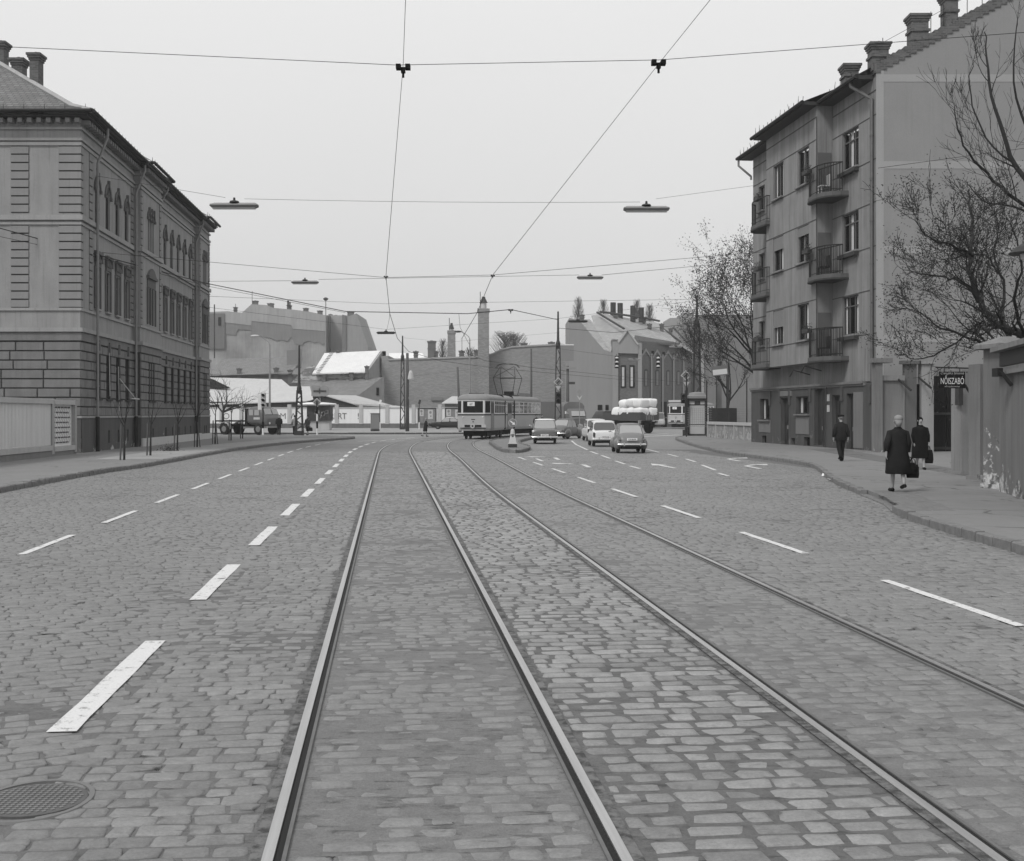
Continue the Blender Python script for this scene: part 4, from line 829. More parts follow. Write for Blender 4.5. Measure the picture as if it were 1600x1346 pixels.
for r in range(8):
    for k in range(5):
        u = a + .15 + (b - a - .5) * (k + (.5 if r % 2 else 0)) / 5; mb.box(u, .02, .62 + r * .21, u + .12, .038, .68 + r * .21); mb.box(u + .2, .02, .62 + r * .21, u + .32, .038, .68 + r * .21)
mb.build('piercings', M['dk'], pn_); mb = MB(TF)
for r in range(7):
    for k in range(10): u = a + .15 + (b - a - .3) * k / 10; z = .62 + r * .21; mb.tube([(u, .03, z), (u + .2, .03, z + .2)], .012, 4)
mb.build('relief', M['conc2'], pn_)
# wall along the right pavement, from behind the camera's right to the gate
ww = plaster('old_wall_plaster', .16, .22, .45, stain=.95, low=.75); wt = plaster('wall_top', .19, .25, .4); wdk = plaster('wall_recess', .07, .2, .4, stain=.5, low=1.2)
A, B, C = Vector((9.3, 19.5, 0)), Vector((10.9, 27.2, 0)), Vector((12.9, 35.3, 0))
gw = thing('boundary_wall', 'tall weathered plaster wall with crumbling foot at the right edge of the photo', 'wall', A)
mb = MB(); along(Vector((0, 0, 0)), B - A, -.35, .0, -.1, 2.70, mb); mb.build('wall_body', ww, gw)
mb = MB(); along(Vector((0, 0, 0)), B - A, -.45, .12, 2.70, 2.78, mb); along(Vector((0, 0, 0)), B - A, -.3, .02, 2.78, 2.88, mb); mb.build('wall_coping', wt, gw)
mb = MB(); along(Vector((0, 0, 0)), B - A, -.3, .0, 2.9, 3.22, mb); mb.build('board_screen', M['dk'], gw)
mb = MB(); along(Vector((0, 0, 0)), B - A, -.5, .2, 3.22, 3.33, mb); mb.build('screen_roof', wt, gw)
def pier(loc, w, d, h, capw, lab, mat, rzz=R(14), cap=True):
    t = thing('gate_pier', lab, 'pier', loc, rzz); mb = MB(); mb.box(-w / 2, -d / 2, -.1, w / 2, d / 2, h); mb.box(-w / 2 - .05, -d / 2 - .05, -.1, w / 2 + .05, d / 2 + .05, .22); mb.build('shaft', mat, t)
    if cap: mb = MB(); mb.box(-capw, -capw, h, capw, capw, h + .1); mb.loft([[(-capw, -capw, h + .1), (capw, -capw, h + .1), (capw, capw, h + .1), (-capw, capw, h + .1)], [(-.1, -.1, h + .28), (.1, -.1, h + .28), (.1, .1, h + .28), (-.1, .1, h + .28)]]); mb.build('cap', wt, t)
    return t
p = P(1560, 760, 28.6); pier((11.45, 28.2, 0), .62, .8, 3.36, .5, 'tall square plaster pier with flat cap and peeling foot', plaster('pier_peeling', .15, .2, .45, stain=.95, low=1.1))
gp2 = thing('yard_wall', 'narrow plaster wall panel behind the tall pier, dark base step', 'wall', (11.9, 29.4, 0))
mb = MB(); along(Vector((0, -.6, 0)), Vector((.35, 2.0, 0)), -.3, 0, -.1, 3.0, mb); mb.build('wall_body', plaster('dim_plaster', .10, .15, .3), gp2); mb = MB(); along(Vector((0, -.6, 0)), Vector((.35, 2.0, 0)), -.4, .08, 3.0, 3.12, mb); mb.build('wall_coping', wt, gp2); mb = MB(); along(Vector((-.05, -.6, 0)), Vector((.3, 2.0, 0)), -.2, .18, -.1, .28, mb); mb.build('base_step', wdk, gp2)
pier((12.35, 32.0, 0), .42, .5, 3.15, .3, 'pale narrow pier between tall pier and gate opening', plaster('pier_pale', .20, .1, .25), cap=False)
pier((12.95, 34.9, 0), .45, .5, 3.1, .3, 'pale narrow pier at the gateway edge with a small letterbox', plaster('pier_pale2', .24, .1, .25), cap=False)
MB().cbox((12.72, 34.6, 2.35), (.12, .3, .5)).build('letter_box', M['dk']); o = SC.collection.objects[-1]; tag(o, 'small dark letterbox fixed to the pale gateway pier', 'letterbox')
# gate court: wall, door slot, dark gate
gy = 56.2
def wx(x, Y=gy): return (x - 800) / F * Y
t = thing('gateway_wall', 'plaster yard wall with coping joining the apartment house to the dark gate', 'wall', (wx(1372), gy - 1.4, 0))
X0 = wx(1372); Yw = gy - 1.4
def ww_(x): return (x - 800) / F * Yw - X0
mb = MB(); mb.box(ww_(1377), 0, -.1, ww_(1414), .3, 3.35); mb.build('wall_body', ww, t); mb = MB(); mb.box(ww_(1374), -.1, 3.35, ww_(1413), .4, 3.58); mb.build('wall_coping', wt, t)
mb = MB(); mb.box(ww_(1366), -.2, -.1, ww_(1377), .4, 4.15); mb.box(ww_(1361), -.3, 4.15, ww_(1392), .5, 4.35); mb.build('end_pier', ww, t)
mb = MB(); mb.box(ww_(1414), .05, -.1, ww_(1433), .35, 4.1); mb.box(ww_(1409), -.1, 4.1, ww_(1438), .4, 4.25); mb.build('door_pier', plaster('door_pier', .10, .1, .2), t)
mb = MB(); mb.box(ww_(1433), .3, -.1, ww_(1440), .33, 3.2); mb.build('door', M['black'], t)
mb = MB(); mb.box(ww_(1440), .0, -.1, ww_(1459), .5, 4.1); mb.box(ww_(1436), -.1, 4.1, ww_(1462), .6, 4.22); mb.build('gate_pier_shaft', plaster('pier_pale3', .26, .1, .25), t)
for x_, z_ in ((1403, 3.4), (1434, 3.5)): MB().tube([(ww_(x_), -.1, z_), (ww_(x_) + .35, -.75, z_ - .5)], .05, 5).build('bracket', M['iron'], t)
t = thing('iron_gate', 'large black sheet iron gate at the end of the drive', 'gate', (wx(1459), gy, 0)); w_ = wx(1500) - wx(1459)
MB().box(0, .1, .12, w_ / 2 - .02, .16, 3.6).build('gate_leaf', M['black'], t); MB().box(w_ / 2 + .02, .1, .12, w_, .16, 3.6).build('gate_leaf', M['black'], t); MB().box(0, .05, 1.8, w_, .1, 1.92).box(0, .05, .2, w_, .1, .32).build('gate_rails', M['dk'], t); MB().box(0, .05, 3.6, w_ + 8, .4, 3.95).build('lintel', wt, t)
MB().box(w_, .1, -.1, w_ + 8, .5, 3.6).build('side_wall', wdk, t)
# low concrete wall and wire fence beyond the apartment house
a, b = G(1108, 683, .12), G(1182, 689, .12)
t = thing('low_wall', 'low concrete wall of worn piers and panels left of the apartment house', 'wall', a); q = b - a; n = 5; cm = plaster('low_wall_conc', .24, .2, .4, stain=.6, low=1.2)
mb = MB(); along(Vector((0, 0, 0)), q, -.1, .1, -.1, .95, mb); mb.build('panels', cm, t)
mb = MB(); along(Vector((0, 0, 0)), q, -.18, .2, .95, 1.15, mb); mb.build('coping', M['conc2'], t)
for k in range(n + 1): c = q * (k / n); MB().cbox((c.x, c.y - .05, .45), (.32, .3, 1.0)).build('pier', M['conc'], t)
t = thing('wire_fence', 'tall wire mesh fence on thin posts behind the low wall', 'fence', (15.2, 92, 0))
for k in range(7): MB().tube([(k * 1.6 - 2, k * .4, 0), (k * 1.6 - 2, k * .4, 4.4 if k % 2 else 4.9)], .05, 5).build('post', M['iron'], t)
mb = MB()
for k in range(60): mb.tube([(-2 + k * .16, k * .04, .9), (-2 + k * .16, k * .04, 2.3)], .012, 3)
for k in range(9): mb.tube([(-2, 0, .9 + k * .175), (7.6, 2.4, .9 + k * .175)], .012, 3)
mb.build('mesh', M['galv'], t); MB().box(-.2, .5, .2, 1.9, .6, 2.3).build('board_panel', M['dk'], t)
# wall lamp hood jutting in at the right edge
t = thing('lamp_hood', 'dark curved lamp hood on a bracket at the right edge above the wall', 'street lamp', P(1600, 393, 21.5)); MB().lathe((0.05, 0, -.03), [(.30, -.02), (.31, 0), (.2, .10), (.08, .17), (.05, .22)], 16).build('hood', M['dk'], t); MB().tube([(.05, 0, .15), (.4, 0, .3), (1.1, .0, .3)], .03, 6).build('arm', M['iron'], t)
MB().tube([(1.1, 0, .3), (1.1, 0, -4.75)], .06, 8).build('post', M['iron'], t); MB().lathe((.05, 0, -.14), [(.1, 0), (.12, .12)], 10).build('bulb_glass', M['pale'], t)
# ---------------------------------------------------------------- far side of the junction
WY = 149.0
def X(x, Y): return (x - 800) / F * Y
def Z(y, Y): return H + (YH - y) / F * Y
wht = plaster('whitewash', .72, .08, .12, scale=.5); wb_ = plaster('white_wall_foot', .14, .15, .2)
yw = thing('yard_wall', 'long whitewashed yard wall with posts, grey foot and painted lettering', 'wall', (X(325, WY), WY, .1)); x0 = X(325, WY); L = X(735, WY) - x0; zt = Z(638, WY)
MB().box(0, 0, .55, L, .25, zt - .1).build('wall_panel', wht, yw); MB().box(0, -.03, -.1, L, .28, .58).build('wall_foot', wb_, yw); MB().box(0, -.08, zt - .1, L, .33, zt).build('coping', M['conc2'], yw)
for px in (346, 377, 413, 452, 490, 526, 564, 605, 646, 687, 728): xx = X(px, WY) - x0; MB().box(xx - .22, -.1, .5, xx + .22, .3, zt + .35).build('wall_post', M['conc2'], yw)
def text(par, s, loc, size, mat, rot=(R(90), 0, 0), sx=1.0, ext=.004, align='LEFT', name='lettering', shear=0.0, bold=0.0):
    c = bpy.data.curves.new(name, 'FONT'); c.body = s; c.size = size; c.extrude = ext; c.align_x = align; c.shear = shear; c.offset = bold
    o = link(bpy.data.objects.new(name, c)); me = bpy.data.meshes.new_from_object(o.evaluated_get(bpy.context.evaluated_depsgraph_get())); bpy.data.objects.remove(o); me.name = name; me.materials.clear(); me.materials.append(mat)
    o = link(bpy.data.objects.new(name, me)); o.parent = par; o.location = loc; o.rotation_euler = rot; o.scale = (sx, 1, 1); return o
ink = flat('faded_letters', .18, .9, .2)
text(yw, 'RERT', (X(515, WY) - x0, -.012, Z(655, WY) - .1), 1.05, ink, sx=.86, bold=.02); text(yw, '!', (X(558, WY) - x0, -.012, Z(655, WY) - .1), 1.05, ink)
text(yw, 'O', (X(348, WY) - x0, -.012, Z(655, WY) - .1), 1.05, ink); text(yw, 'M W', (X(437, WY) - x0, -.012, Z(655, WY) - .1), 1.05, ink)
for i, (a, b) in enumerate(((653.5, 680.5), (696, 722))):
    t = thing('advert_board', ['framed advertisement board with pale posters behind the walking woman', 'framed advertisement board with pale posters above the black car'][i], 'billboard', (X(a, WY), WY - .14, Z(662, WY)), group='advert boards on the white wall'); w_ = X(b, WY) - X(a, WY); h_ = (662 - 639) * WY / F
    MB().box(0, 0, 0, w_, .12, h_).build('board', flat('board_grey', .18, .8, .3, 0, 2), t)
    mb = MB(); mb.box(-.06, -.05, h_, w_ + .06, .12, h_ + .12); mb.box(-.06, -.05, 0, .03, .12, h_); mb.box(w_ - .03, -.05, 0, w_ + .06, .12, h_); mb.build('frame', M['dk'], t)
    for k, (u, v, s_, h2) in enumerate(((.12, .9, .55, .85), (1.2, .55, .6, 1.15), (.2, .1, .5, .6))):
        q = MB().box(u, -.012, v, u + s_, 0, v + h2).build('poster', M['pale'] if k < 2 else M['mid'], t); MB().ball((u + s_ / 2, -.012, v + h2 * .7), (.16, .01, .17), 8, 5).ball((u + s_ / 2 + .05, -.012, v + h2 * .3), (.1, .01, .1), 8, 5).build('poster_print', M['mid2'], q)
# sheds
cw = corrugated('corrugated_white', .46); cw2 = corrugated('corrugated_grey', .42); dw = plaster('shed_boards', .05, .3, .4)
SY = 158.0
def pxroof(par, name, pts, mat, th=.12): return MB().slab([P(*p) - par.location for p in pts], (0, 0, -th)).build(name, mat, par)
t = thing('long_shed', 'long low shed with pale corrugated hipped roof behind the white wall', 'shed', (X(330, SY), SY, 0)); L0 = t.location
pxroof(t, 'roof', [(318, 632, SY), (480, 626.5, SY), (440, 593, SY + 9), (328, 590, SY + 9)], cw); pxroof(t, 'lower_roof', [(440, 627, SY + .5), (490, 626, SY + .5), (484, 604, SY + 6), (452, 604, SY + 6)], cw)
MB().box(-2, .3, 0, X(481, SY) - L0.x, .5, Z(628, SY)).build('front_wall', dw, t); MB().slab([P(*p) - L0 for p in ((325, 607, SY + 5), (360, 607, SY + 4.4), (330, 592, SY + 8.9), (322, 590, SY + 8.9))], (0, 0, .06)).build('left_dark_gable', M['black'], t)  # black slab is the dark gable at the left end of the shed
t = thing('open_shed', 'small shed with low pale pitched roof and dark gable beside the kiosk', 'shed', (X(478, SY - 4), SY - 4, 0)); L0 = t.location; q = SY - 4
MB().slab([P(*p) - L0 for p in ((476, 629, q), (508, 618, q), (552, 631, q), (575, 636, q), (575, 645, q), (476, 645, q))], (0, .3, 0)).build('gable_wall', dw, t)
pxroof(t, 'roof', [(507, 617.5, q - .3), (553, 631, q - .3), (622, 636, q + 1), (556, 618, q + 8)], cw2); pxroof(t, 'lower_roof', [(553, 631, q - .3), (560, 635.5, q), (640, 637, q + .2), (618, 634, q + .8)], cw2); pxroof(t, 'left_roof', [(474, 630, q - .3), (508, 617.5, q - .3), (553, 618, q + 8), (520, 627, q + 8)], M['dk'])
t = thing('small_hut', 'small hut with a pale hipped roof beside the tram', 'hut', (X(690, SY), SY, 0)); L0 = t.location
pxroof(t, 'roof', [(690, 630, SY), (735, 630, SY), (735, 619.5, SY + 3), (706, 619.5, SY + 3)], cw2); MB().box(.4, .3, 0, 5, 3, Z(630, SY)).build('hut_wall', wb_, t)
# middle distance houses
t = thing('grey_roofed_house', 'low dark house with broad grey roof beneath the tall firewall', 'house', (X(330, 200), 200, 0)); L0 = t.location; q = 200
pxroof(t, 'roof', [(322, 587, q), (455, 583, q), (474, 558, q + 12), (348, 561, q + 12)], tiles('grey_roof', .19)); MB().box(-1, .5, 0, X(462, q) - L0.x, 8, Z(585, q)).build('house_wall', brick('house_dark_brick', .08, .10), t)
for px, y0, y1 in ((372, 576, 592), (430, 575, 596), (452, 578, 600)): chimney(t, (X(px, q) - L0.x, .8, Z(y1, q)), .62, .62, Z(y0, q) - Z(y1, q) - .3, M['cbrickf'])
MB().slab([P(*p) - L0 for p in ((448, 548, 206), (470, 546, 206), (470, 575, 206), (448, 575, 206))], (0, .8, 0)).build('stair_gable', M['mid2'], t)
t = thing('white_roofed_house', 'brick house with a bright steep sheet roof and patched wall', 'house', (X(470, 185), 185, 0)); L0 = t.location; q = 185
patched = plaster('patched_wall', .22, .2, .2); 
pt = NT('whitewash_patches'); w_ = pt.wp(); f_ = pt.ramp(pt.noise(pt.map(w_, (.5, .5, 1.6)), 1.1, 5, .7), .47, .55, .17, .5); pt.col(pt.math('MULTIPLY', f_, pt.math('MULTIPLY_ADD', pt.noise(w_, 3, 4), .5, .75))); pt.b.inputs['Roughness'].default_value = .9
pxroof(t, 'roof', [(488, 583.5, q), (571, 581, q), (594.5, 548, q + 9), (507, 552, q + 9)], corrugated('bright_sheet_roof', .66, .3, .14), .2)
MB().slab([P(*p) - L0 for p in ((455, 598, q + 1.2), (478, 575, q + 1.2), (492, 570, q + 1.2), (488, 583, q + 1.2), (571, 581, q + 1.2), (571, 600, q + 1.2))], (0, .6, 0)).build('patched_wall', pt.m, t)
MB().slab([P(571, 581, q) - L0, P(594.5, 549, q + 9) - L0, P(600, 549, q + 9) - L0, P(600, 674, q + 9) - L0, P(571, 674, q) - L0], (.3, 0, 0)).build('gable_wall', plaster('rendered_gable', .32, .1, .2), t)
pxroof(t, 'lower_roof', [(470, 619, q - 6), (560, 618, q - 6), (598, 590, q + 1), (470, 595, q + 1)], tiles('brown_roof', .2))
MB().slab([P(*p) - L0 for p in ((560, 618, q - 6), (560, 674, q - 6), (600, 674, q - 6), (600, 588, q - 6))], (0, .4, 0)).build('lower_gable', plaster('lower_gable', .18, .15, .2), t); MB().slab([P(*p) - L0 for p in ((588, 618, q - 6.1), (592, 618, q - 6.1), (592, 606, q - 6.1), (588, 606, q - 6.1))], (0, .1, 0)).build('gable_window', M['room'], t)
MB().slab([P(*p) - L0 for p in ((470, 674, q - 5), (560, 674, q - 5), (560, 617, q - 5), (470, 618, q - 5))], (0, .4, 0)).build('lower_wall', dw, t)
for px, y0, y1 in ((506, 588, 612), (549, 583, 596), (573, 573, 598), (515, 543, 553)): chimney(t, (X(px, q) - L0.x, .2 if y1 > 560 else 9, Z(y1, q)), .5, .5, Z(y0, q) - Z(y1, q) - .25, M['cbrickf'])
mb = MB()
for k in range(14): f = k / 13; a = P(497 + 22 * f, 583 - 31 * f, q + 9 * f - .15); mb.tube([a - L0 + Vector((-.3, 0, .12)), a - L0 + Vector((.3, 0, .12))], .05, 4)
mb.build('roof_ladder', M['dk'], t)
# the great blank firewall building with chimneys
q = 192; t = thing('blank_wall_building', 'wide building showing one long blank brick wall behind the tram', 'building', (X(596, q), q, 0)); L0 = t.location
bwm = brick('blank_wall_brick', .26, .22, .5, .16, .12, big=.16)
pts = [(596, 674), (596, 557), (607, 556), (607, 561), (748, 556.5), (770, 552), (784, 545), (800, 541), (875, 537), (893, 540), (893, 674)]
MB().slab([P(a, b, q) - L0 for a, b in pts], (0, 14, 0)).build('blank_wall', bwm, t)
pxroof(t, 'far_white_roof', [(608, 560, q + 15), (664, 560, q + 15), (660, 552, q + 20), (608, 552, q + 20)], M['white'])
mb = MB(); mb.slab([P(a, b, q - .15) - L0 for a, b in ((607, 563.5), (748, 559), (770, 554), (784, 547.5), (800, 543.5), (875, 539.5), (875, 537), (800, 541), (784, 545), (770, 552), (748, 556.5), (607, 561))], (0, .5, 0)); mb.build('wall_coping', M['conc'], t)
for i, (px, w_, y0, y1) in enumerate(((674, 12, 533, 560), (649, 6, 549, 562), (681, 5, 549, 560), (721, 7.5, 548, 560), (744, 6, 547, 558), (819, 9, 536, 542), (862, 9, 534.5, 539), (822, 7, 548, 555))):
    chimney(t, (X(px, q) - L0.x, 1.0, Z(y1, q)), w_ * q / F, .9, Z(y0, q) - Z(y1, q) - .3, M['cbrickf'])
def stack(par, px, yb, yt, w0, w1, Y, capy):
    x_ = X(px, Y) - par.location.x; yy = Y - par.location.y; m = brick('stack_brick', .24, .2, .4, .12, .2, big=.3); mb = MB(); a, b = w0 * Y / F / 2, w1 * Y / F / 2; z0, z1 = Z(yb, Y), Z(yt, Y)
    mb.loft([[(x_ - r, yy - r, z), (x_ + r, yy - r, z), (x_ + r, yy + r, z), (x_ - r, yy + r, z)] for r, z in ((a, z0), (b, z1 - .6), (b * 1.12, z1 - .5), (b * 1.12, z1))]); s_ = mb.build('factory_chimney', m, par)
    mb = MB(); r = b * .55; zc = Z(capy, Y); mb.lathe((x_, yy, z1), [(r, 0), (r, zc - z1 - .9)], 12); mb.build('flue_pipe', M['pale'] if w0 > 12 else M['mid2'], s_, smooth=40)
    mb = MB(); mb.lathe((x_, yy, zc - .95), [(b * .75, 0), (b * .35, .7), (b * .3, .95)], 12); mb.build('chimney_cowl', M['dk'], s_); MB().tube([(x_ - b * .6, yy, z1), (x_ - b * .6, yy, zc + .8)], .05, 4).build('lightning_rod', M['iron'], s_); return s_
stack(t, 755.5, 674, 483, 17.5, 17, 190, 464); stack(t, 705.5, 560, 517, 12.5, 11.5, 195, 505)
MB().slab([P(a, b, q - .3) - L0 for a, b in ((838, 628), (960, 628), (960, 674), (838, 674))], (0, .3, 0)).build('low_garden_wall', wb_, t)
MB().box(X(674, q) - L0.x, -.25, Z(626, q), X(692, q) - L0.x, -.05, Z(621, q)).build('painted_sign', M['mid2'], t)
# far tenement with the mottled firewall
q = 300; t = thing('tall_tenement', 'huge tenement with pale and dark patched firewall and chimney row on the horizon', 'tenement', (X(327, q), q, 0)); L0 = t.location
top = [(322, 488), (355, 486.5), (378, 489), (393, 475.5), (416, 477), (428, 481.5), (457, 484), (484, 487.5), (509, 493)]
m1, m2, m3, m4 = plaster('firewall_pale', .32, .22, .25, scale=.15), plaster('firewall_brick', .19, .2, .2, scale=.2), plaster('firewall_lower', .27, .7, .3, scale=.16), plaster('firewall_side', .15, .1, .1)
MB().slab([P(*p, q) - L0 for p in [(322, 674)] + top + [(510, 674)]], (0, 25, 0)).build('firewall', m3, t)
MB().slab([P(*p, q - .3) - L0 for p in [(322, 500), (322, 489), (351, 488), (378, 489.5), (393, 476), (416, 477.5), (428, 482), (457, 484.5), (484, 488), (509.5, 493.5), (509.5, 518), (458, 514), (455, 508), (393, 502), (393, 509), (351, 504)]], (0, .3, 0)).build('upper_render', m1, t)
MB().slab([P(*p, q - .2) - L0 for p in [(322, 500), (351, 504), (393, 509), (393, 502), (455, 508), (458, 514), (509.5, 518), (509.5, 536), (504, 540), (497, 534), (491, 537), (484, 533), (475, 535), (472, 540), (460, 537), (455, 527), (449, 534), (440, 531), (432, 533), (424, 529), (410, 526), (393, 523), (392, 516), (372, 515), (368, 524), (351, 522), (322, 520)]], (0, .2, 0)).build('exposed_brick', m2, t)
MB().slab([P(*p, q - .5) - L0 for p in [(322, 490), (351, 490), (351, 545), (322, 545)]], (0, .4, 0)).build('side_bay', m4, t); MB().slab([P(*p, q - .7) - L0 for p in [(341, 496), (345, 496), (345, 509), (341, 509)]], (0, .15, 0)).build('window', M['room'], t)
MB().slab([P(*p, q + 6) - L0 for p in [(509, 674), (509, 493), (535, 493), (535, 674)]], (0, 18, 0)).build('rear_wing', m1, t); MB().slab([P(*p, q + 3) - L0 for p in [(509, 560), (509, 493), (514, 493), (514, 560)]], (0, 3, 0)).build('wing_shadow_strip', m4, t)
MB().slab([P(*p, q - 1) - L0 for p in [(535, 674), (535, 492), (546, 494), (557, 490), (575, 542), (575, 674)]], (0, 20, 0)).build('end_wing', plaster('end_wing', .26, .15, .2, scale=.2), t); MB().slab([P(*p, q - 1.3) - L0 for p in [(534.5, 560), (534.5, 492), (541, 494), (541, 560)]], (0, .3, 0)).build('wing_strip', m4, t)
for px, w_, y0, y1, d_ in ((399, 9, 470, 480, 1), (423, 10, 474, 484, 1), (452, 7, 477, 486, 1), (478, 8, 481.5, 490, 1), (500, 8, 485.5, 495, 1), (516.5, 5, 488, 496, 7), (525, 6, 489.5, 497, 7), (532, 5, 491.5, 497, 7), (548, 11, 487, 498, 1), (368, 5, 480, 489, 1)): chimney(t, (X(px, q + d_) - L0.x, d_, Z(y1, q)), w_ * q / F * .85, 1.2, Z(y0, q) - Z(y1, q) - .3, M['cbrickf'], .12)
def antenna(par, px, y0, y1, Y, w=.06): MB().tube([P(px, y0, Y) - par.location, P(px, y1, Y) - par.location], w, 5).build('aerial_mast', M['iron'], par)
antenna(t, 368, 488, 475, q); antenna(t, 335, 560, 476, q - 4, .15); antenna(t, 394, 478, 455, q); antenna(t, 450, 479, 470, q, .25); antenna(t, 453, 479, 472, q, .2)
t = thing('siren_mast', 'thin mast with a flat round siren head above the tenement roofs', 'mast', (X(509, 290), 290, 0)); MB().tube([(0, 0, 0), (0, 0, Z(466, 290))], .12, 6).build('mast', M['galv'], t); MB().lathe((0, 0, Z(468, 290)), [(.3, -.3), (.6, 0), (.62, .2), (.2, .45)], 12).build('siren_head', M['dk'], t)
# brick school with gables and arched windows
q = 166; t = thing('brick_school', 'dark brick building with pointed gables, arched windows and large patched roof', 'building', (X(890, q), q, 0)); L0 = t.location
sb = brick('school_brick', .125, .12, .3, .1, .2, big=.15); sp = plaster('school_pale', .27, .1, .12, scale=.3); sdk = plaster('school_dim', .12, .1, .1)
def Q(x, y, Y=q): return P(x, y, Y) - L0
MB().slab([Q(889.5, 674), Q(889.5, 497), Q(906, 501), Q(915, 514), Q(944, 547), Q(957, 551), Q(957, 674)], (0, 12, 0)).build('blank_side_wall', plaster('school_side', .25, .08, .1, scale=.25), t)
MB().slab([Q(957, 674), Q(957, 531), Q(966, 531), Q(1000, 531), Q(1000, 674)], (0, 10, 0)).build('gable_bay_wall', sb, t); MB().slab([Q(957, 674, q - .3), Q(957, 534, q - .3), Q(966, 534, q - .3), Q(966, 674, q - .3)], (0, .3, 0)).build('corner_pilaster', sp, t); MB().slab([Q(997, 674, q - .3), Q(997, 536, q - .3), Q(1003, 536, q - .3), Q(1003, 674, q - .3)], (0, .3, 0)).build('corner_pilaster', sp, t)
MB().slab([Q(966, 535, q - .4), Q(980.5, 517, q - .4), Q(997, 537, q - .4), Q(997, 553, q - .4), Q(966, 552, q - .4)], (0, .5, 0)).build('gable', sp, t); MB().slab([Q(965, 533, q - .6), Q(980.5, 514.5, q - .6), Q(980.5, 517.5, q - .6), Q(967, 536, q - .6)], (0, .6, 0)).slab([Q(998, 538, q - .6), Q(980.5, 514.5, q - .6), Q(980.5, 517.5, q - .6), Q(996, 539, q - .6)], (0, .6, 0)).build('gable_coping', M['conc2'], t)
YE = 188
def fq(x, y, d=0.0): f = max(0, (x - 1000) / 90.0); return P(x, y, 1 / (1 / q + (1 / YE - 1 / q) * f) - d) - L0
MB().slab([fq(1000, 674), fq(1000, 533), fq(1062, 541), fq(1095, 549), fq(1095, 674)], (0, 8, 0)).build('street_wall', sb, t)
for k, px in enumerate((1018, 1035.5, 1052.5, 1068, 1083)): MB().slab([fq(px - 1.2, 674, .35), fq(px - 1.2, 553 + k, .35), fq(px + 1.6, 553 + k, .35), fq(px + 1.6, 674, .35)], (0, .4, 0)).build('pilaster', sp, t)
for k, px in enumerate((1009.5, 1027, 1044, 1060, 1075)):
    y = 544 + k * 1.6; MB().slab([fq(px - 6.5, y + 11, .3), fq(px, y, .3), fq(px + 6.5, y + 11, .3), fq(px + 6.5, y + 15, .3), fq(px, y + 5, .3), fq(px - 6.5, y + 15, .3)], (0, .3, 0)).build('gablet', sp, t)
    N = 6; yb, ytp, w_ = 604 - k * .6, 580 + k * .5, 3.6 - k * .25
    arc = [fq(px - w_, yb, .06), fq(px + w_, yb, .06)] + [fq(px + w_ * math.cos(math.pi * i / N), ytp - w_ * .9 * math.sin(math.pi * i / N), .06) for i in range(N + 1)]
    w = MB().slab(arc, (0, .1, 0)).build('arched_window', M['glass'], t); MB().slab([fq(px - 1.5, yb - 1, .12), fq(px + 1.9, yb - 1, .12), fq(px + 1.9, ytp, .12), fq(px - 1.5, ytp, .12)], (0, .05, 0)).build('window_casement', M['mid'], w)
    if k < 3: MB().slab([fq(px - 9 , y + 3, .1), fq(px - 5, y + 3, .1), fq(px - 5, y + 9, .1), fq(px - 9, y + 6, .1)], (0, .1, 0)).build('attic_window', M['room'], t)
for px in (974, 987.5):
    w = MB().slab([Q(px - 4, 606, q - .08), Q(px + 4, 606, q - .08), Q(px + 4, 571, q - .08), Q(px - 4, 571, q - .08)], (0, .06, 0)).build('window', M['glass'], t); MB().slab([Q(px - 2.2, 604, q - .16), Q(px + 1.5, 604, q - .16), Q(px + 1.5, 574, q - .16), Q(px - 2.2, 574, q - .16)], (0, .05, 0)).build('blind', M['pale'], w)
for a, b, y0, y1 in ((1033, 1042, 628, 674), (934, 941, 633, 641), (946, 951, 633, 641)): MB().slab([Q(a, y1, q - .08), Q(b, y1, q - .08), Q(b, y0, q - .08), Q(a, y0, q - .08)] if a < 1000 else [fq(a, y1, .1), fq(b, y1, .1), fq(b, y0, .1), fq(a, y0, .1)], (0, .06, 0)).build('doorway', M['room'], t)
rfm = tiles('school_roof', .34, .4, .12, .25); rfd = tiles('school_roof_dark', .10)
pxroof(t, 'roof_slope', [(944, 548, q + 1), (955, 551, q), (957, 532, q + 3), (921, 499, q + 11), (905, 500, q + 9)], rfm); pxroof(t, 'roof_slope', [(935, 528, q + 5), (1000, 533, q + 3), (938, 491, q + 16), (924, 493, q + 16)], rfm)
pxroof(t, 'roof_slope', [(995, 534, q + 1.5), (1063, 540, q + 12), (1090, 556, q + 18), (1030, 505, q + 28), (938, 490, q + 18)], rfm)
pxroof(t, 'eaves_band', [(990, 533, q), (1062, 540.5, q + 12), (1062, 536, q + 12.5), (992, 524, q + 3)], rfd)
for a in (((933, 491), (975, 516)), ((938, 490), (1000, 498)), ((1000, 498), (1030, 505)), ((1035, 516), (1063, 537)), ((1052, 515), (1073, 538)), ((912, 514), (944, 547))): MB().tube([Q(*a[0], q + 14) + Vector((0, 0, .25)), Q(*a[1], q + 4) + Vector((0, 0, .2))] if a[0][0] < 1000 else [Q(*a[0], q + 24) + Vector((0, 0, .3)), Q(*a[1], q + 14) + Vector((0, 0, .3))], .16, 5).build('roof_seam', M['dk'], t)
for px, y0, y1, w_, d_ in ((909, 492, 500, 9, 9), (962, 490, 497, 9, 18), (1006, 497, 505, 8, 22), (1015, 506, 517, 7, 18), (1034, 506, 520, 7, 20), (1048, 513, 522, 6, 20), (904, 508, 518, 8, 2)): chimney(t, (X(px, q + d_) - L0.x, d_, Z(y1, q + d_)), w_ * q / F * .8, .8, Z(y0, q + d_) - Z(y1, q + d_) - .35, M['cbrickf'], .08)
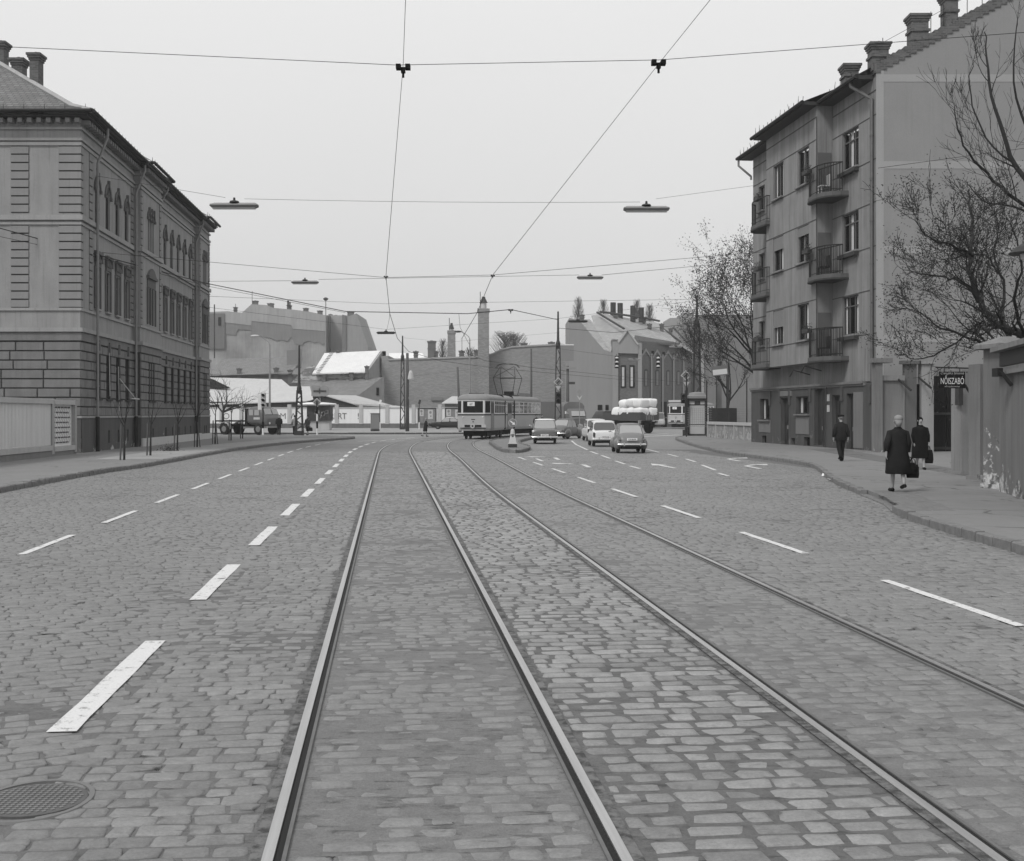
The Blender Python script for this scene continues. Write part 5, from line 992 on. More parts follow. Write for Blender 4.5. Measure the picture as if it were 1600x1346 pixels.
for px, y0, y1 in ((958, 473, 499), (969, 474, 500), (989, 478, 503), (1002, 481, 504)): d_ = 20; MB().tube([P(px, y1, q + d_) - L0, P(px, y0, q + d_) - L0], .42, 8).build('metal_flue', M['dk'], t, smooth=40)
t = thing('distant_block', 'plain tall block with a roof hut on the horizon, beside the lattice mast', 'building', (X(1047, 320), 320, 0)); L0 = t.location; q = 320
MB().slab([P(*p, q) - L0 for p in ((1047, 674), (1047, 497), (1069, 497), (1069, 489), (1084, 489), (1084, 498), (1106, 498), (1106, 674))], (0, 15, 0)).build('block_wall', plaster('far_block', .27, .06, .08), t)
t = thing('distant_tenement', 'long grey tenement half hidden behind the leafy tree', 'building', (X(1085, 230), 230, 0)); L0 = t.location; q = 230
MB().slab([P(*p, q) - L0 for p in ((1080, 674), (1080, 500), (1090, 492), (1200, 492), (1200, 674))], (0, 15, 0)).build('house_wall', plaster('far_tenement2', .17, .1, .1), t); MB().slab([P(*p, q - .4) - L0 for p in ((1080, 552), (1100, 548), (1100, 674), (1080, 674))], (0, .4, 0)).build('pale_gable', m1, t)
MB().slab([P(*p, q - 40) - L0 for p in ((1128, 674), (1128, 598), (1200, 596), (1200, 674))], (0, 5, 0)).build('yard_building', plaster('yard_bld', .2, .1, .1), t)
# ---------------------------------------------------------------- trees
def rdir(rnd, d, spread):
    d = Vector(d).normalized(); a = d.cross(Vector((rnd.uniform(-1, 1), rnd.uniform(-1, 1), rnd.uniform(-1, 1)))).normalized(); return (d + a * math.tan(R(spread)) * rnd.uniform(.6, 1.1)).normalized()
def branch(mb, lf, rnd, p, d, L, r, depth, up=.08, spread=32, nseg=4, leafp=0.0, leafs=.05, kids=(2, 3), wob=.14, sides=5, minr=.006):
    pts = [p.copy()]; rs = [r]; dd = Vector(d).normalized(); sub = []
    for k in range(nseg):
        dd = (dd + Vector((rnd.uniform(-wob, wob), rnd.uniform(-wob, wob), rnd.uniform(-wob, wob) + up))).normalized(); pts.append(pts[-1] + dd * L / nseg); rs.append(max(minr * .6, r * (1 - .55 * (k + 1) / nseg)))
        if k >= 1: sub.append((pts[-1].copy(), dd.copy(), rs[-1]))
    mb.tube(pts, rs, sides if depth > 1 else 3)
    if lf is not None and depth <= 1:
        for q in pts[1:]:
            for _ in range(int(leafp) + (rnd.random() < leafp % 1)):
                c = q + Vector([rnd.gauss(0, .10 + leafs) for _ in 'xyz']); a = Vector([rnd.uniform(-1, 1) for _ in 'xyz']).normalized() * leafs; b = Vector([rnd.uniform(-1, 1) for _ in 'xyz']).normalized() * leafs; lf.quad(c, c + a, c + a * .6 + b, c + b * .8)
    if depth <= 0: return
    n = rnd.randint(*kids)
    for j in range(n):
        q, e, rr = sub[rnd.randrange(len(sub))] if j else sub[-1]; branch(mb, lf, rnd, q, rdir(rnd, e, spread * (1 if j else .45)), L * rnd.uniform(.55, .85), max(minr, rr * (.62 if j else .85)), depth - 1, up, spread, nseg, leafp, leafs, kids, wob, sides, minr)
    if depth >= 2:
        for q, e, rr in sub[:-1]:
            if rnd.random() < .7: branch(mb, lf, rnd, q, rdir(rnd, e, spread * 1.5), L * rnd.uniform(.4, .65), max(minr, rr * .4), depth - 2, up, spread, nseg, leafp, leafs, kids, wob, sides, minr)
def tree(name, label, loc, seed, h, r, limbs, depth, L, leafp=0.0, leafs=.05, up=.08, spread=32, lean=(0, 0, 1), group=None, kids_=(2, 3), minr=.006, bark=None, wob=.14, trunkmat=None, leafmat=None):
    t = thing(name, label, 'tree', loc, group=group); rnd = random.Random(seed); tk = MB(); pts = [Vector((0, 0, 0))]; dd = Vector(lean).normalized(); n = 5
    for k in range(n): dd = (dd + Vector((rnd.uniform(-.05, .05), rnd.uniform(-.05, .05), .04))).normalized(); pts.append(pts[-1] + dd * h / n)
    tk.tube([pts[0] - Vector((0, 0, .2))] + pts, [r * 1.25] + [r * (1 - .35 * k / n) for k in range(n + 1)], 9); tk.build('trunk', trunkmat or M['bark'], t, smooth=True)
    br = MB(); lf = MB() if leafp else None
    for k, (az, tilt) in enumerate(limbs):
        d = Vector((math.cos(R(az)) * math.sin(R(tilt)), math.sin(R(az)) * math.sin(R(tilt)), math.cos(R(tilt)))); branch(br, lf, rnd, pts[-1 if k < len(limbs) * .6 else -2], d, L * rnd.uniform(.85, 1.1), r * .55, depth, up, spread, 4, leafp, leafs, kids_, wob, 5, minr)
    c = br.build('crown', bark or M['twig'], t, recalc=False)
    if lf and lf.v: lf.build('foliage', leafmat or M['leaf'], c, recalc=False)
    return t
def limb_tree(label, base, paths, seed, leafp, leafs, L, r0, name='leafy_tree', step=2, minr=.008, twigs=2, up=.05, dens=1.0):
    t = thing(name, label, 'tree', base); base = Vector(base); rnd = random.Random(seed); tk = MB(); br = MB(); lf = MB() if leafp else None
    for n_, (pp, ra, rb) in enumerate(paths):
        pts = [P(*p) - base for p in pp]; fine = []
        for i in range(len(pts) - 1):
            p0, p1, p2, p3 = (pts[max(0, min(len(pts) - 1, i + k))] for k in (-1, 0, 1, 2))
            for k in range(4): u = k / 4; fine.append(.5 * ((2 * p1) + (p2 - p0) * u + (2 * p0 - 5 * p1 + 4 * p2 - p3) * u * u + (3 * p1 - p0 - 3 * p2 + p3) * u ** 3) + Vector([rnd.gauss(0, .025) for _ in 'xyz']))
        fine.append(pts[-1]); m = len(fine); rs = [ra + (rb - ra) * k / (m - 1) for k in range(m)]
        if n_ == 0: fine = [Vector((0, 0, -.2)), Vector((.02, 0, 1.2))] + fine; rs = [r0, r0 * .85] + rs
        (tk if n_ == 0 else br).tube(fine, rs, 8)
        for k in range(2, m):
            for _ in range(twigs if rnd.random() < dens else 0):
                d = (fine[k] - fine[k - 1]).normalized(); q = rdir(rnd, d, 50); q.z += .25; f = 1 - .45 * k / m
                branch(br, lf, rnd, fine[k], q, L * f * rnd.uniform(.6, 1.15), max(minr, rs[k] * .38), 3 if rnd.random() < .45 else 2, up, 34, 4, leafp, leafs, (2, 3), .2, 4, minr)
    tk.build('trunk', M['bark'], t, smooth=True); c = br.build('crown', M['twig'], t, recalc=False)
    if lf and lf.v: lf.build('foliage', M['leaf'], c, recalc=False)
A_ = 31.5
limb_tree('dark spreading tree with sparse leaves over the right boundary wall', (14.2, A_, 0), [([(1645, 600, A_), (1600, 527, A_), (1556, 508, A_), (1531, 472, A_), (1516, 430, A_), (1519, 385, A_ + .3), (1518, 330, A_ + .5), (1514, 296, A_ + .6)], .13, .02),
    ([(1620, 566, A_), (1560, 552, A_ - .6), (1515, 528, A_ - .9), (1470, 512, A_ - 1), (1438, 488, A_ - 1)], .06, .012), ([(1531, 472, A_), (1500, 440, A_ + .6), (1465, 432, A_ + .8), (1412, 422, A_ + 1)], .045, .01), ([(1519, 400, A_), (1490, 385, A_ - .8), (1455, 372, A_ - 1.2), (1430, 345, A_ - 1.4)], .04, .01),
    ([(1556, 508, A_), (1570, 450, A_ + 1), (1555, 405, A_ + 1.5), (1560, 350, A_ + 1.8)], .05, .012), ([(1600, 527, A_), (1585, 470, A_ - 1), (1595, 410, A_ - 1.4), (1580, 350, A_ - 1.5)], .05, .012), ([(1560, 430, A_ + 1), (1540, 400, A_ + 1), (1500, 400, A_ + 1.2), (1470, 410, A_ + 1.4)], .03, .01), ([(1531, 500, A_), (1480, 545, A_ + .5), (1440, 560, A_ + .8), (1420, 560, A_ + 1)], .03, .008)], 8, 1.1, .040, .95, .2, twigs=1)
B_ = 35.0
limb_tree('tall bare tree with upswept branches at the upper right edge', (16.2, B_, 0), [([(1660, 620, B_), (1650, 450, B_), (1625, 340, B_), (1590, 262, B_), (1560, 190, B_), (1543, 110, B_), (1538, 50, B_)], .13, .015),
    ([(1625, 340, B_), (1575, 300, B_ - .6), (1530, 262, B_ - .8), (1500, 215, B_ - 1), (1492, 165, B_ - 1)], .06, .01), ([(1640, 300, B_), (1610, 220, B_ + .6), (1585, 130, B_ + .8), (1590, 30, B_ + 1)], .06, .012), ([(1590, 262, B_), (1540, 215, B_ + 1), (1515, 150, B_ + 1.2), (1520, 95, B_ + 1.3)], .035, .01), ([(1650, 420, B_), (1600, 330, B_ - 1), (1545, 318, B_ - 1.2), (1515, 290, B_ - 1.3)], .045, .01), ([(1650, 300, B_), (1630, 170, B_), (1620, 60, B_ + .5), (1600, -10, B_ + 1)], .05, .012)], 5, 0, .04, 1.2, .22, 'bare_tree', minr=.007, twigs=1, up=.12, dens=.6)
tree('leafy_tree', 'second leafy tree farther back between wall and apartment house', (17.3, 41, 0), 21, 3.4, .13, [(180, 40), (150, 25), (200, 60), (230, 45), (90, 30), (10, 40)], 4, 2.0, leafp=1.2, leafs=.05, up=.05, spread=36, minr=.009)
tree('street_tree', 'tall thin-leaved tree beside the far end of the apartment house', (17.2, 85, 0), 5, 5.6, .17, [(170, 32), (200, 20), (120, 15), (150, 50), (60, 15), (220, 40), (190, 55), (175, 48)], 4, 3.5, leafp=4.5, leafs=.085, up=.05, spread=36, minr=.012)
tree('street_tree', 'slimmer dark tree behind the lit sign by the phone box', (17.0, 97, 0), 15, 3.6, .13, [(170, 40), (80, 20), (200, 55), (130, 30), (20, 40)], 4, 2.5, leafp=1.8, leafs=.08, up=.06, spread=36, minr=.018)
tree('bare_tree', 'wide bare tree at the end of the public building', (X(348, 140), 140, 0), 6, 2.0, .2, [(20, 50), (60, 30), (180, 40), (0, 55), (120, 30), (30, 10)], 3, 2.4, up=.02, spread=36, minr=.015, wob=.22)
pop = flat('far_twigs', .10, .95, .2)
for i, (px, y0, yb, Y, w_) in enumerate(((903, 466, 500, 215, 1), (943, 470, 500, 222, 1), (995, 470, 505, 220, 1), (1015, 476, 508, 224, 1), (692, 532, 562, 215, 1), (735, 545, 562, 216, 1), (788, 520, 560, 214, 1.35), (803, 522, 548, 218, 1.3))):
    h = Z(y0, Y); t = thing('poplar' if w_ == 1 else 'bare_tree', ['leftmost bare poplar above the school side wall', 'bare poplar behind the school roof, left of the flues', 'bare poplar between two pairs of metal flues', 'rightmost bare poplar over the school roof', 'pale bare poplar left of the smaller factory chimney', 'faint bare treetop just left of the tall factory chimney', 'round bare treetop touching the tall factory chimney on its right', 'round bare treetop farther right above the blank wall'][i], 'tree', (X(px, Y), Y, 0), group='bare trees behind the roofs'); rnd = random.Random(i + 50)
    MB().tube([(0, 0, 0), (0, 0, h * .5), (0, 0, h)], [.3, .2, .04], 6).build('trunk', M['bark'], t); br = MB(); zb = Z(yb, Y) - 2
    for k in range(150 if w_ == 1 else 220):
        z = zb + (h - zb) * rnd.random() ** .8; a = rnd.uniform(0, 6.28); f = (h - z) / (h - zb); l = (1.0 + 1.6 * f) * w_; d = Vector((math.cos(a) * .42 * w_ ** 2.5, math.sin(a) * .42, 1)); p_ = Vector((math.cos(a) * .3 * f * w_, 0, z)); e_ = p_ + d * l
        if e_.z > h + .4: e_.z = h + rnd.uniform(-1, .4)
        br.tube([p_, e_], [.03, .012], 3)
    br.build('crown', pop, t, recalc=False)
# saplings
for i, (px, py, top) in enumerate(((194, 719, 622), (235, 712, 622), (277, 704.5, 628), (308, 699, 618), (336, 694, 612), (361, 688.5, 612), (379, 685.5, 615))):
    c = G(px, py, .125); ht = Z(top, c.y) - .12
    t = thing('sapling', ['nearest staked sapling on the left planting strip', 'second nearest sapling on the left planting strip', 'sapling with a low bush at its foot on the planting strip', 'sapling with splayed stakes, fourth along the planting strip', 'sapling at the corner of the public building, before the truck rear wheel', 'sapling in front of the truck chassis', 'farthest sapling, in front of the truck cab back'][i], 'sapling', c, group='saplings along the left pavement'); rnd = random.Random(i)
    MB().tube([(0, 0, 0), (.02, 0, ht * .5), (0.03, 0.02, ht * .62)], [.045, .03, .022], 6).build('trunk', M['bark'], t); mb = MB()
    for k in range(5): branch(mb, None, rnd, Vector((.03, .02, ht * rnd.uniform(.5, .62))), Vector((rnd.uniform(-.6, .6), rnd.uniform(-.6, .6), 1)), ht * .28, .018, 1, .05, 25, minr=.008)
    mb.build('crown', M['twig'], t, recalc=False); MB().tube([(-.13, -.05, 0), (-.10, -.04, 1.35)], .035, 5).build('stake', M['wood'], t)
    if i in (3, 4): MB().tube([(.16, -.05, 0), (.04, -.04, 1.3)], .035, 5).build('stake', M['wood'], t)
c = G(266, 705, .12); rnd = random.Random(9); mb = MB()
for k in range(420): a = Vector((rnd.gauss(0, .24), rnd.gauss(0, .2), abs(rnd.gauss(0, .14)))); mb.quad(a, a + Vector([rnd.uniform(-.05, .05) for _ in 'xyz']), a + Vector([rnd.uniform(-.05, .05) for _ in 'xyz']))
o = mb.build('low_bush', M['leaf'], recalc=False); o.location = c; tag(o, 'small scruffy bush on the planting strip beside the third sapling', 'bush')
# ---------------------------------------------------------------- posts, signs and street furniture
def lattice(mb, h, w0, w1, n=10, r=.03):
    for sx in (-1, 1):
        for sy in (-1, 1): mb.tube([(sx * w0, sy * w0, 0), (sx * w1, sy * w1, h)], r, 4)
    for k in range(n):
        z0, z1 = h * k / n, h * (k + 1) / n; a, b = w0 + (w1 - w0) * k / n, w0 + (w1 - w0) * (k + 1) / n; s = 1 if k % 2 else -1
        for sy in (-1, 1): mb.tube([(-a * s, sy * a, z0), (b * s, sy * b, z1)], r * .6, 3); mb.tube([(sy * a, -a * s, z0), (sy * b, b * s, z1)], r * .6, 3)
    return mb
def lat_pole(name, label, px, Y, ytop, wid, split, group='catenary masts'):
    t = thing(name, label, 'mast', (X(px, Y), Y, .1), group=group); h = Z(ytop, Y) - .1; hs = Z(split, Y) - .1; lattice(MB(), hs, wid, wid * .55, 9, .045).build('lattice_shaft', M['dk'], t)
    MB().tube([(0, 0, hs - .3), (0, 0, hs), (0, 0, h)], [.16, .12, .07], 8).build('top_tube', M['dk'], t, smooth=40); MB().lathe((0, 0, hs - .1), [(.2, 0), (.2, .3), (.1, .6)], 8).build('collar', M['dk'], t); MB().box(-wid - .05, -wid - .05, -.1, wid + .05, wid + .05, .35).build('foot', M['dk'], t); return t
p1_ = lat_pole('catenary_mast', 'slim riveted mast with lattice foot beside the two people on the corner', 467.5, 100, 540, .3, 610)
p2_ = lat_pole('catenary_mast', 'lattice mast with tapered top left of the wooden pole, in front of the white wall', 629, 136, 525, .26, 560)
p3_ = lat_pole('catenary_mast', 'mast carrying round and striped signs at the tram stop island', 872, 106, 487, .28, 540)
p4_ = lat_pole('catenary_mast', 'tall lattice mast behind the phone box', 1089, 99, 462, .34, 506)
def wood_pole(label, px, Y, yt, r=.13, lean=0): t = thing('wooden_pole', label, 'pole', (X(px, Y), Y, .1)); MB().tube([(0, 0, -.1), (lean, 0, Z(yt, Y) - .1)], [r * 1.15, r * .8], 8).build('pole_shaft', M['wood'], t, smooth=True); return t
wpole = wood_pole('dark wooden pole with small lamp and round sign, left of the walking woman', 636.5, 121, 552, .17); wood_pole('dark leaning pole rising behind the left end of the tram', 719, 118, 574, .12, -.25); wood_pole('thin wooden pole behind the tram roof pantograph', 830, 175, 545, .16)
t = wood_pole('dark pole with a boxy lamp platform right of the tram', 887, 150, 572, .2)
h = Z(578, 150); MB().box(-1.0, -.3, h, 1.0, .3, h + .25).build('platform', M['galv'], t); MB().box(-.95, -.05, h + 1.0, .75, .05, h + 2.9).build('sign_panel', M['mid2'], t); MB().box(-.1, -.1, h - 1.9, .9, .1, h - 1.6).build('cross_arm', M['dk'], t); MB().tube([(-.95, 0, h + 2.95), (.75, 0, h + 2.95)], .06, 5).build('tube_lamp', M['white'], t)
MB().tube([(0, -.17, 2.6), (0, -.5, 3.3), (0.1, -.7, 5.2)], .03, 4).build('cable_pipe', M['dk'], wpole); MB().lathe((.35, -.2, Z(595, 121)), [(.28, 0), (.3, .1), (.2, .7), (.08, .9)], 10).build('lantern', M['pale'], wpole); MB().tube([(.45, -.4, Z(622, 121) - .1), (.45, -.45, Z(622, 121) - .1)], .3, 16).build('round_sign', M['galv'], wpole)
def arm_lamp(label, px, Y, yt, side, L=2.0):
    t = thing('street_lamp', label, 'street lamp', (X(px, Y), Y, .1), group='arm lamps'); h = Z(yt, Y); MB().tube([(0, 0, -.1), (0, 0, h * .6), (0, 0, h - .5)], [.13, .1, .07], 8).build('lamp_post', M['galv'], t, smooth=40)
    MB().tube([(0, 0, h - .5), (side * .15, 0, h - .2), (side * L * .6, 0, h + .25), (side * L, 0, h + .45)], .05, 6).build('arm', M['galv'], t); MB().ball((side * (L + .35), 0, h + .45), (.5, .22, .14), 10, 6).build('lamp_head', M['pale'] if side < 0 and px < 500 else M['dk'], t); return t
arm_lamp('pale street lamp on a tall tube post rising above the long shed', 421.5, 135, 533, -1, 1.3); arm_lamp('street lamp with dark head left of the tall factory chimney', 734, 160, 525, -1, 1.2)
def head(c, par, mat=M['dk'], lenses=3, s=1.0, name='signal_head', lit=None):
    hd = MB(); x, y, z = c; hd.box(x - .15 * s, y - .12 * s, z - .17 * s * lenses, x + .15 * s, y + .12 * s, z + .17 * s * lenses); o = hd.build(name, mat, par)
    for k in range(lenses):
        zz = z + (lenses - 1) * .17 * s - k * .34 * s; MB().tube([(x, y - .12 * s, zz), (x, y - .14 * s, zz)], .11 * s, 10).build('lens', M['glass'], o)
        v = MB()
        for i in range(7): a0, a1 = math.pi * i / 7, math.pi * (i + 1) / 7; v.slab([(x + .13 * s * math.cos(a0), y - .12 * s, zz + .13 * s * math.sin(a0)), (x + .13 * s * math.cos(a1), y - .12 * s, zz + .13 * s * math.sin(a1)), (x + .12 * s * math.cos(a1), y - .32 * s, zz + .10 * s * math.sin(a1)), (x + .12 * s * math.cos(a0), y - .32 * s, zz + .10 * s * math.sin(a0))], (0, 0, .01))
        v.build('visor', mat, o)
    return o
def striped(par, r, h, n=5):
    for k in range(n): MB().tube([(0, 0, h * k / n), (0, 0, h * (k + 1) / n)], r, 8).build('post_band', M['white'] if k % 2 == 0 else M['black'], par)
# sign shapes: diamond (priority, crossed), give-way triangle
def diamond(par, x, y, z, s, bar=True, backside=False):
    d = MB().slab([(x - s, y, z), (x, y, z - s), (x + s, y, z), (x, y, z + s)], (0, .02, 0)).build('diamond_sign', M['pale'] if not backside else M['galv'], par); i = s * .74
    if not backside:
        MB().slab([(x - i, y - .01, z), (x, y - .01, z - i), (x + i, y - .01, z), (x, y - .01, z + i)], (0, .008, 0)).build('sign_face', M['mid'], d)
        if bar: MB().slab([(x - s * .38, y - .02, z - s * .26), (x - s * .26, y - .02, z - s * .38), (x + s * .38, y - .02, z + s * .26), (x + s * .26, y - .02, z + s * .38)], (0, .008, 0)).build('diagonal_bar', M['black'], d)
    return d
def giveway(par, x, y, z, s):
    d = MB().slab([(x - s, y, z + s * .58), (x + s, y, z + s * .58), (x, y, z - s * 1.15)], (0, .02, 0)).build('give_way_sign', M['mid'], par); i = .62
    MB().slab([(x - s * i, y - .01, z + s * .36), (x + s * i, y - .01, z + s * .36), (x, y - .01, z - s * .68)], (0, .008, 0)).build('sign_face', M['pale'], d); return d
diamond(p3_, 0, -.45, Z(597.5, 106) - .1, .42); giveway(p3_, 0, -.45, Z(606, 106) - .1, .38); head((0, -.5, Z(622, 106) - .1), p3_, lenses=2, s=1.5)
MB().tube([(0, -.2, 5.0), (0, -.55, 5.0)], .03, 4).build('bracket', M['iron'], p3_)
t = thing('sign_post', 'post with barred diamond and give way signs left of the phone box', 'road sign', (X(1074, 101), 101, .1)); MB().tube([(0, 0, -.1), (0, 0, Z(582, 101))], .05, 6).build('post_tube', M['dk'], t); diamond(t, -.15, -.1, Z(587, 101) - .1, .43); giveway(t, -.1, -.1, Z(600, 101) - .1, .40)
t = thing('traffic_light', 'black traffic light on a post left of the phone box', 'traffic light', (X(1071, 96), 96, .1)); MB().tube([(0, 0, -.1), (0, 0, 3.6)], .06, 6).build('post_tube', M['dk'], t); MB().box(-.2, -.2, -.1, .2, .2, .5).build('post_foot', M['dk'], t); head((-.2, -.1, Z(623, 96) - .1), t, lenses=2, s=1.15)
t = thing('traffic_light', 'traffic light with white backing before the truck nose', 'traffic light', (X(411, 101), 101, .1)); striped(t, .09, 1.1, 2); MB().tube([(0, 0, 1.1), (0, 0, 3.0)], .06, 6).build('post_tube', M['dk'], t); head((.06, -.1, 2.9), t, M['pale'], 3, 1.2); MB().box(-.42, -.06, 2.1, -.12, -.02, 3.3).build('backing_board', M['white'], t)
t = thing('sign_post', 'striped post with a diamond sign on the left corner by the kiosk', 'road sign', (X(495.5, 98), 98, .1)); striped(t, .075, 2.9, 5); d_ = Z(629, 98) - .1; MB().tube([(0, 0, 2.9), (0, 0, d_)], .05, 6).build('post_tube', M['dk'], t); diamond(t, 0, -.1, d_, .36, False); MB().box(-.05, -.13, d_ - .5, .05, -.11, d_ + .1).build('black_mark', M['black'], t)
t = thing('road_sign', 'back of a pale diamond and arrow sign above the tarpaulin truck', 'road sign', (X(905.5, 128), 128, 0)); MB().tube([(0, 0, 0), (0, 0, Z(612, 128))], .05, 6).build('post_tube', M['galv'], t); diamond(t, 0, -.1, Z(613, 128), .3, backside=True); MB().slab([(-.3, -.1, Z(618, 128)), (0, -.1, Z(626, 128)), (.3, -.1, Z(618, 128)), (.12, -.1, Z(620, 128)), (0, -.1, Z(622, 128)), (-.12, -.1, Z(620, 128))], (0, .02, 0)).build('arrow_plate', M['pale'], t)
for i, (px, Y) in enumerate(((593.5, 138), (655, 138))):
    t = thing('small_post', ['white footed thin post with a pale head, right of the grey cabinet', 'white footed thin post at the left frame of the first advertisement'][i], 'post', (X(px, Y), Y, .1)); striped(t, .09, .8, 1); MB().tube([(0, 0, .8), (0, 0, 2.9)], .05, 6).build('post_tube', M['dk'], t); MB().cbox((.05, -.05, 3.1), (.25, .08, .5), Matrix.Rotation(R(15), 4, 'Y')).build('post_head', M['white'] if i == 0 else M['dk'], t)
# phone box
c = Vector((X(1089, 97), 97, .12)); t = thing('phone_box', 'glazed phone box with dark corner posts on the right street corner', 'phone box', c, R(-8)); hh = Z(625, 97) - .12; w_ = .68
for sx in (-1, 1):
    for sy in (-1, 1): MB().box(sx * w_ - .09, sy * w_ - .09, 0, sx * w_ + .09, sy * w_ + .09, hh).build('corner_post', M['dk'], t)
MB().box(-w_ - .1, -w_ - .1, 0, w_ + .1, w_ + .1, .14).build('base', M['dk'], t); MB().box(-w_ - .12, -w_ - .12, hh - .1, w_ + .12, w_ + .12, hh + .1).build('top_frame', M['dk'], t)
MB().loft([[(sx * a, sy * a, z) for sx, sy in ((-1, -1), (1, -1), (1, 1), (-1, 1))] for a, z in ((w_ + .22, hh + .1), (w_ + .22, hh + .28), (w_ + .0, hh + .34), (w_ - .1, hh + .55), (.2, hh + .62))]).build('roof', M['galv'], t)
pg_ = flat('frosted_panel', .42, .3, .05); mb = MB(); mb.box(-w_ + .09, -w_ - .02, .14, w_ - .09, -w_ + .02, hh - .1); mb.build('front_panel', pg_, t); MB().box(w_ - .02, -w_ + .09, .14, w_ + .02, w_ - .09, hh - .1).build('side_pane', M['carglass'], t); MB().box(-w_ - .02, -w_ + .09, .14, -w_ + .02, w_ - .09, hh - .1).build('side_pane', M['carglass'], t)
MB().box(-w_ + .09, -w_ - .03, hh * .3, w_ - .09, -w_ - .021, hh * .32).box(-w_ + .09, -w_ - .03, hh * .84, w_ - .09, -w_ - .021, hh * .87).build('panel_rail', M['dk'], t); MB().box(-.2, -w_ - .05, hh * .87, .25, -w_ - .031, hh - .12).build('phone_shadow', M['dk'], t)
# lit stop sign
t = thing('stop_sign_box', 'box sign with a white panel on a pole beside the leafy tree', 'sign', (X(1138, 92), 92, .12)); MB().tube([(0, 0, 0), (0, 0, Z(570, 92))], .06, 6).build('post_tube', M['dk'], t); MB().cbox((-.65, 0, Z(580, 92) - .1), (1.25, .22, .75), Matrix.Rotation(R(-6), 4, 'Y')).build('sign_case', M['mid'], t); MB().cbox((-.65, -.12, Z(582, 92) - .1), (1.08, .02, .4), Matrix.Rotation(R(-6), 4, 'Y')).build('sign_panel', M['white'], t); MB().tube([(-.9, 0, 0), (-.9, 0, Z(592, 92))], .04, 5).build('second_post', M['dk'], t)
# kiosk
q = 131; t = thing('news_kiosk', 'newspaper kiosk with a white disc roof and papers in its windows', 'kiosk', (X(500, q), q, .11)); hb = Z(634, q) - .1; w_ = 36 / 2 * q / F
MB().box(-w_ + .1, -.9, 0, w_ - .1, .9, 1.0).build('kiosk_base', M['conc2'], t); MB().box(-w_, -1.1, 1.0, w_, 1.0, hb).build('kiosk_body', M['dk'], t); MB().lathe((-.4, 0, hb), [(2.0, 0), (2.2, .12), (2.1, .22), (.8, .34)], 22, 1.0, .8).build('disc_roof', M['white'], t)
rnd = random.Random(2)
for k in range(14): a = -w_ + .12 + rnd.random() * (w_ * 2 - .5); z = 1.15 + rnd.random() * (hb - 1.9); MB().box(a, -1.13, z, a + rnd.uniform(.2, .35), -1.105, z + rnd.uniform(.2, .38)).build('newspaper', rnd.choice([M['pale'], M['mid2'], M['mid'], M['galv']]), t)
MB().tube([(0, 0, hb + .2), (0, 0, hb + .8)], .05, 5).build('sign_stem', M['galv'], t); z = Z(613, q); MB().cbox((-.45, 0, z), (.95, .12, 1.1)).build('square_sign', M['galv'], t); MB().tube([(.45, -.06, z), (.45, .06, z)], .58, 20).build('round_sign', M['galv'], t); MB().cbox((0, -.1, z), (1.35, .04, .16)).build('sign_lettering_bar', M['dk'], t)
t = thing('utility_cabinet', 'plain grey metal utility cabinet on the far pavement', 'cabinet', (X(586, 122), 122, .11), R(12)); w_ = 13 / 2 * 122 / F; MB().box(-w_, -.35, 0, w_, .35, .18).build('plinth', M['dk'], t); MB().box(-w_, -.34, .18, w_, .34, 1.75).build('cabinet_body', M['mid'], t); MB().box(-w_ + .04, -.37, .25, w_ - .04, -.342, 1.68).build('cabinet_door', flat('cab_door', .2, .5), t); MB().box(-w_ - .04, -.4, 1.75, w_ + .04, .4, 1.82).build('cabinet_lid', M['mid'], t)
# island bollard
c = G(801, 703.5, .13); c.y = 61.8; c.x = X(801, 61.8); t = thing('keep_right_bollard', 'banded concrete bollard with a round arrow sign on the traffic island tip', 'bollard', c)
mb = MB(); mb.loft([[(sx * a, sy * a, z) for sx, sy in ((-1, -1), (1, -1), (1, 1), (-1, 1))] for a, z in ((.24, 0), (.24, .22), (.2, .23), (.1, .72))]); mb.build('bollard_body', M['pale'], t); MB().box(-.23, -.25, .02, .23, -.241, .2).build('base_plate', M['dk'], t)
MB().lathe((0, 0, .55), [(.15, 0), (.14, .04)], 14).lathe((0, 0, .63), [(.15, 0), (.15, .04)], 14).build('black_bands', M['black'], t); MB().lathe((0, 0, .68), [(.13, 0), (.10, .2), (.07, .28)], 12).build('collar', M['pale'], t)
z = Z(661, 61.8) - .13; MB().tube([(0, -.02, z), (0, .02, z)], .215, 24).build('disc_rim', M['pale'], t); MB().tube([(0, -.035, z), (0, -.021, z)], .19, 24).build('disc_face', M['mid'], t); ar = Matrix.Translation((0, -.04, z)) @ Matrix.Rotation(R(38), 4, 'Y'); MB(ar).slab([(-.15, 0, -.03), (.03, 0, -.03), (.03, 0, -.09), (.16, 0, 0), (.03, 0, .09), (.03, 0, .03), (-.15, 0, .03)], (0, .006, 0)).build('white_arrow', M['white'], t)
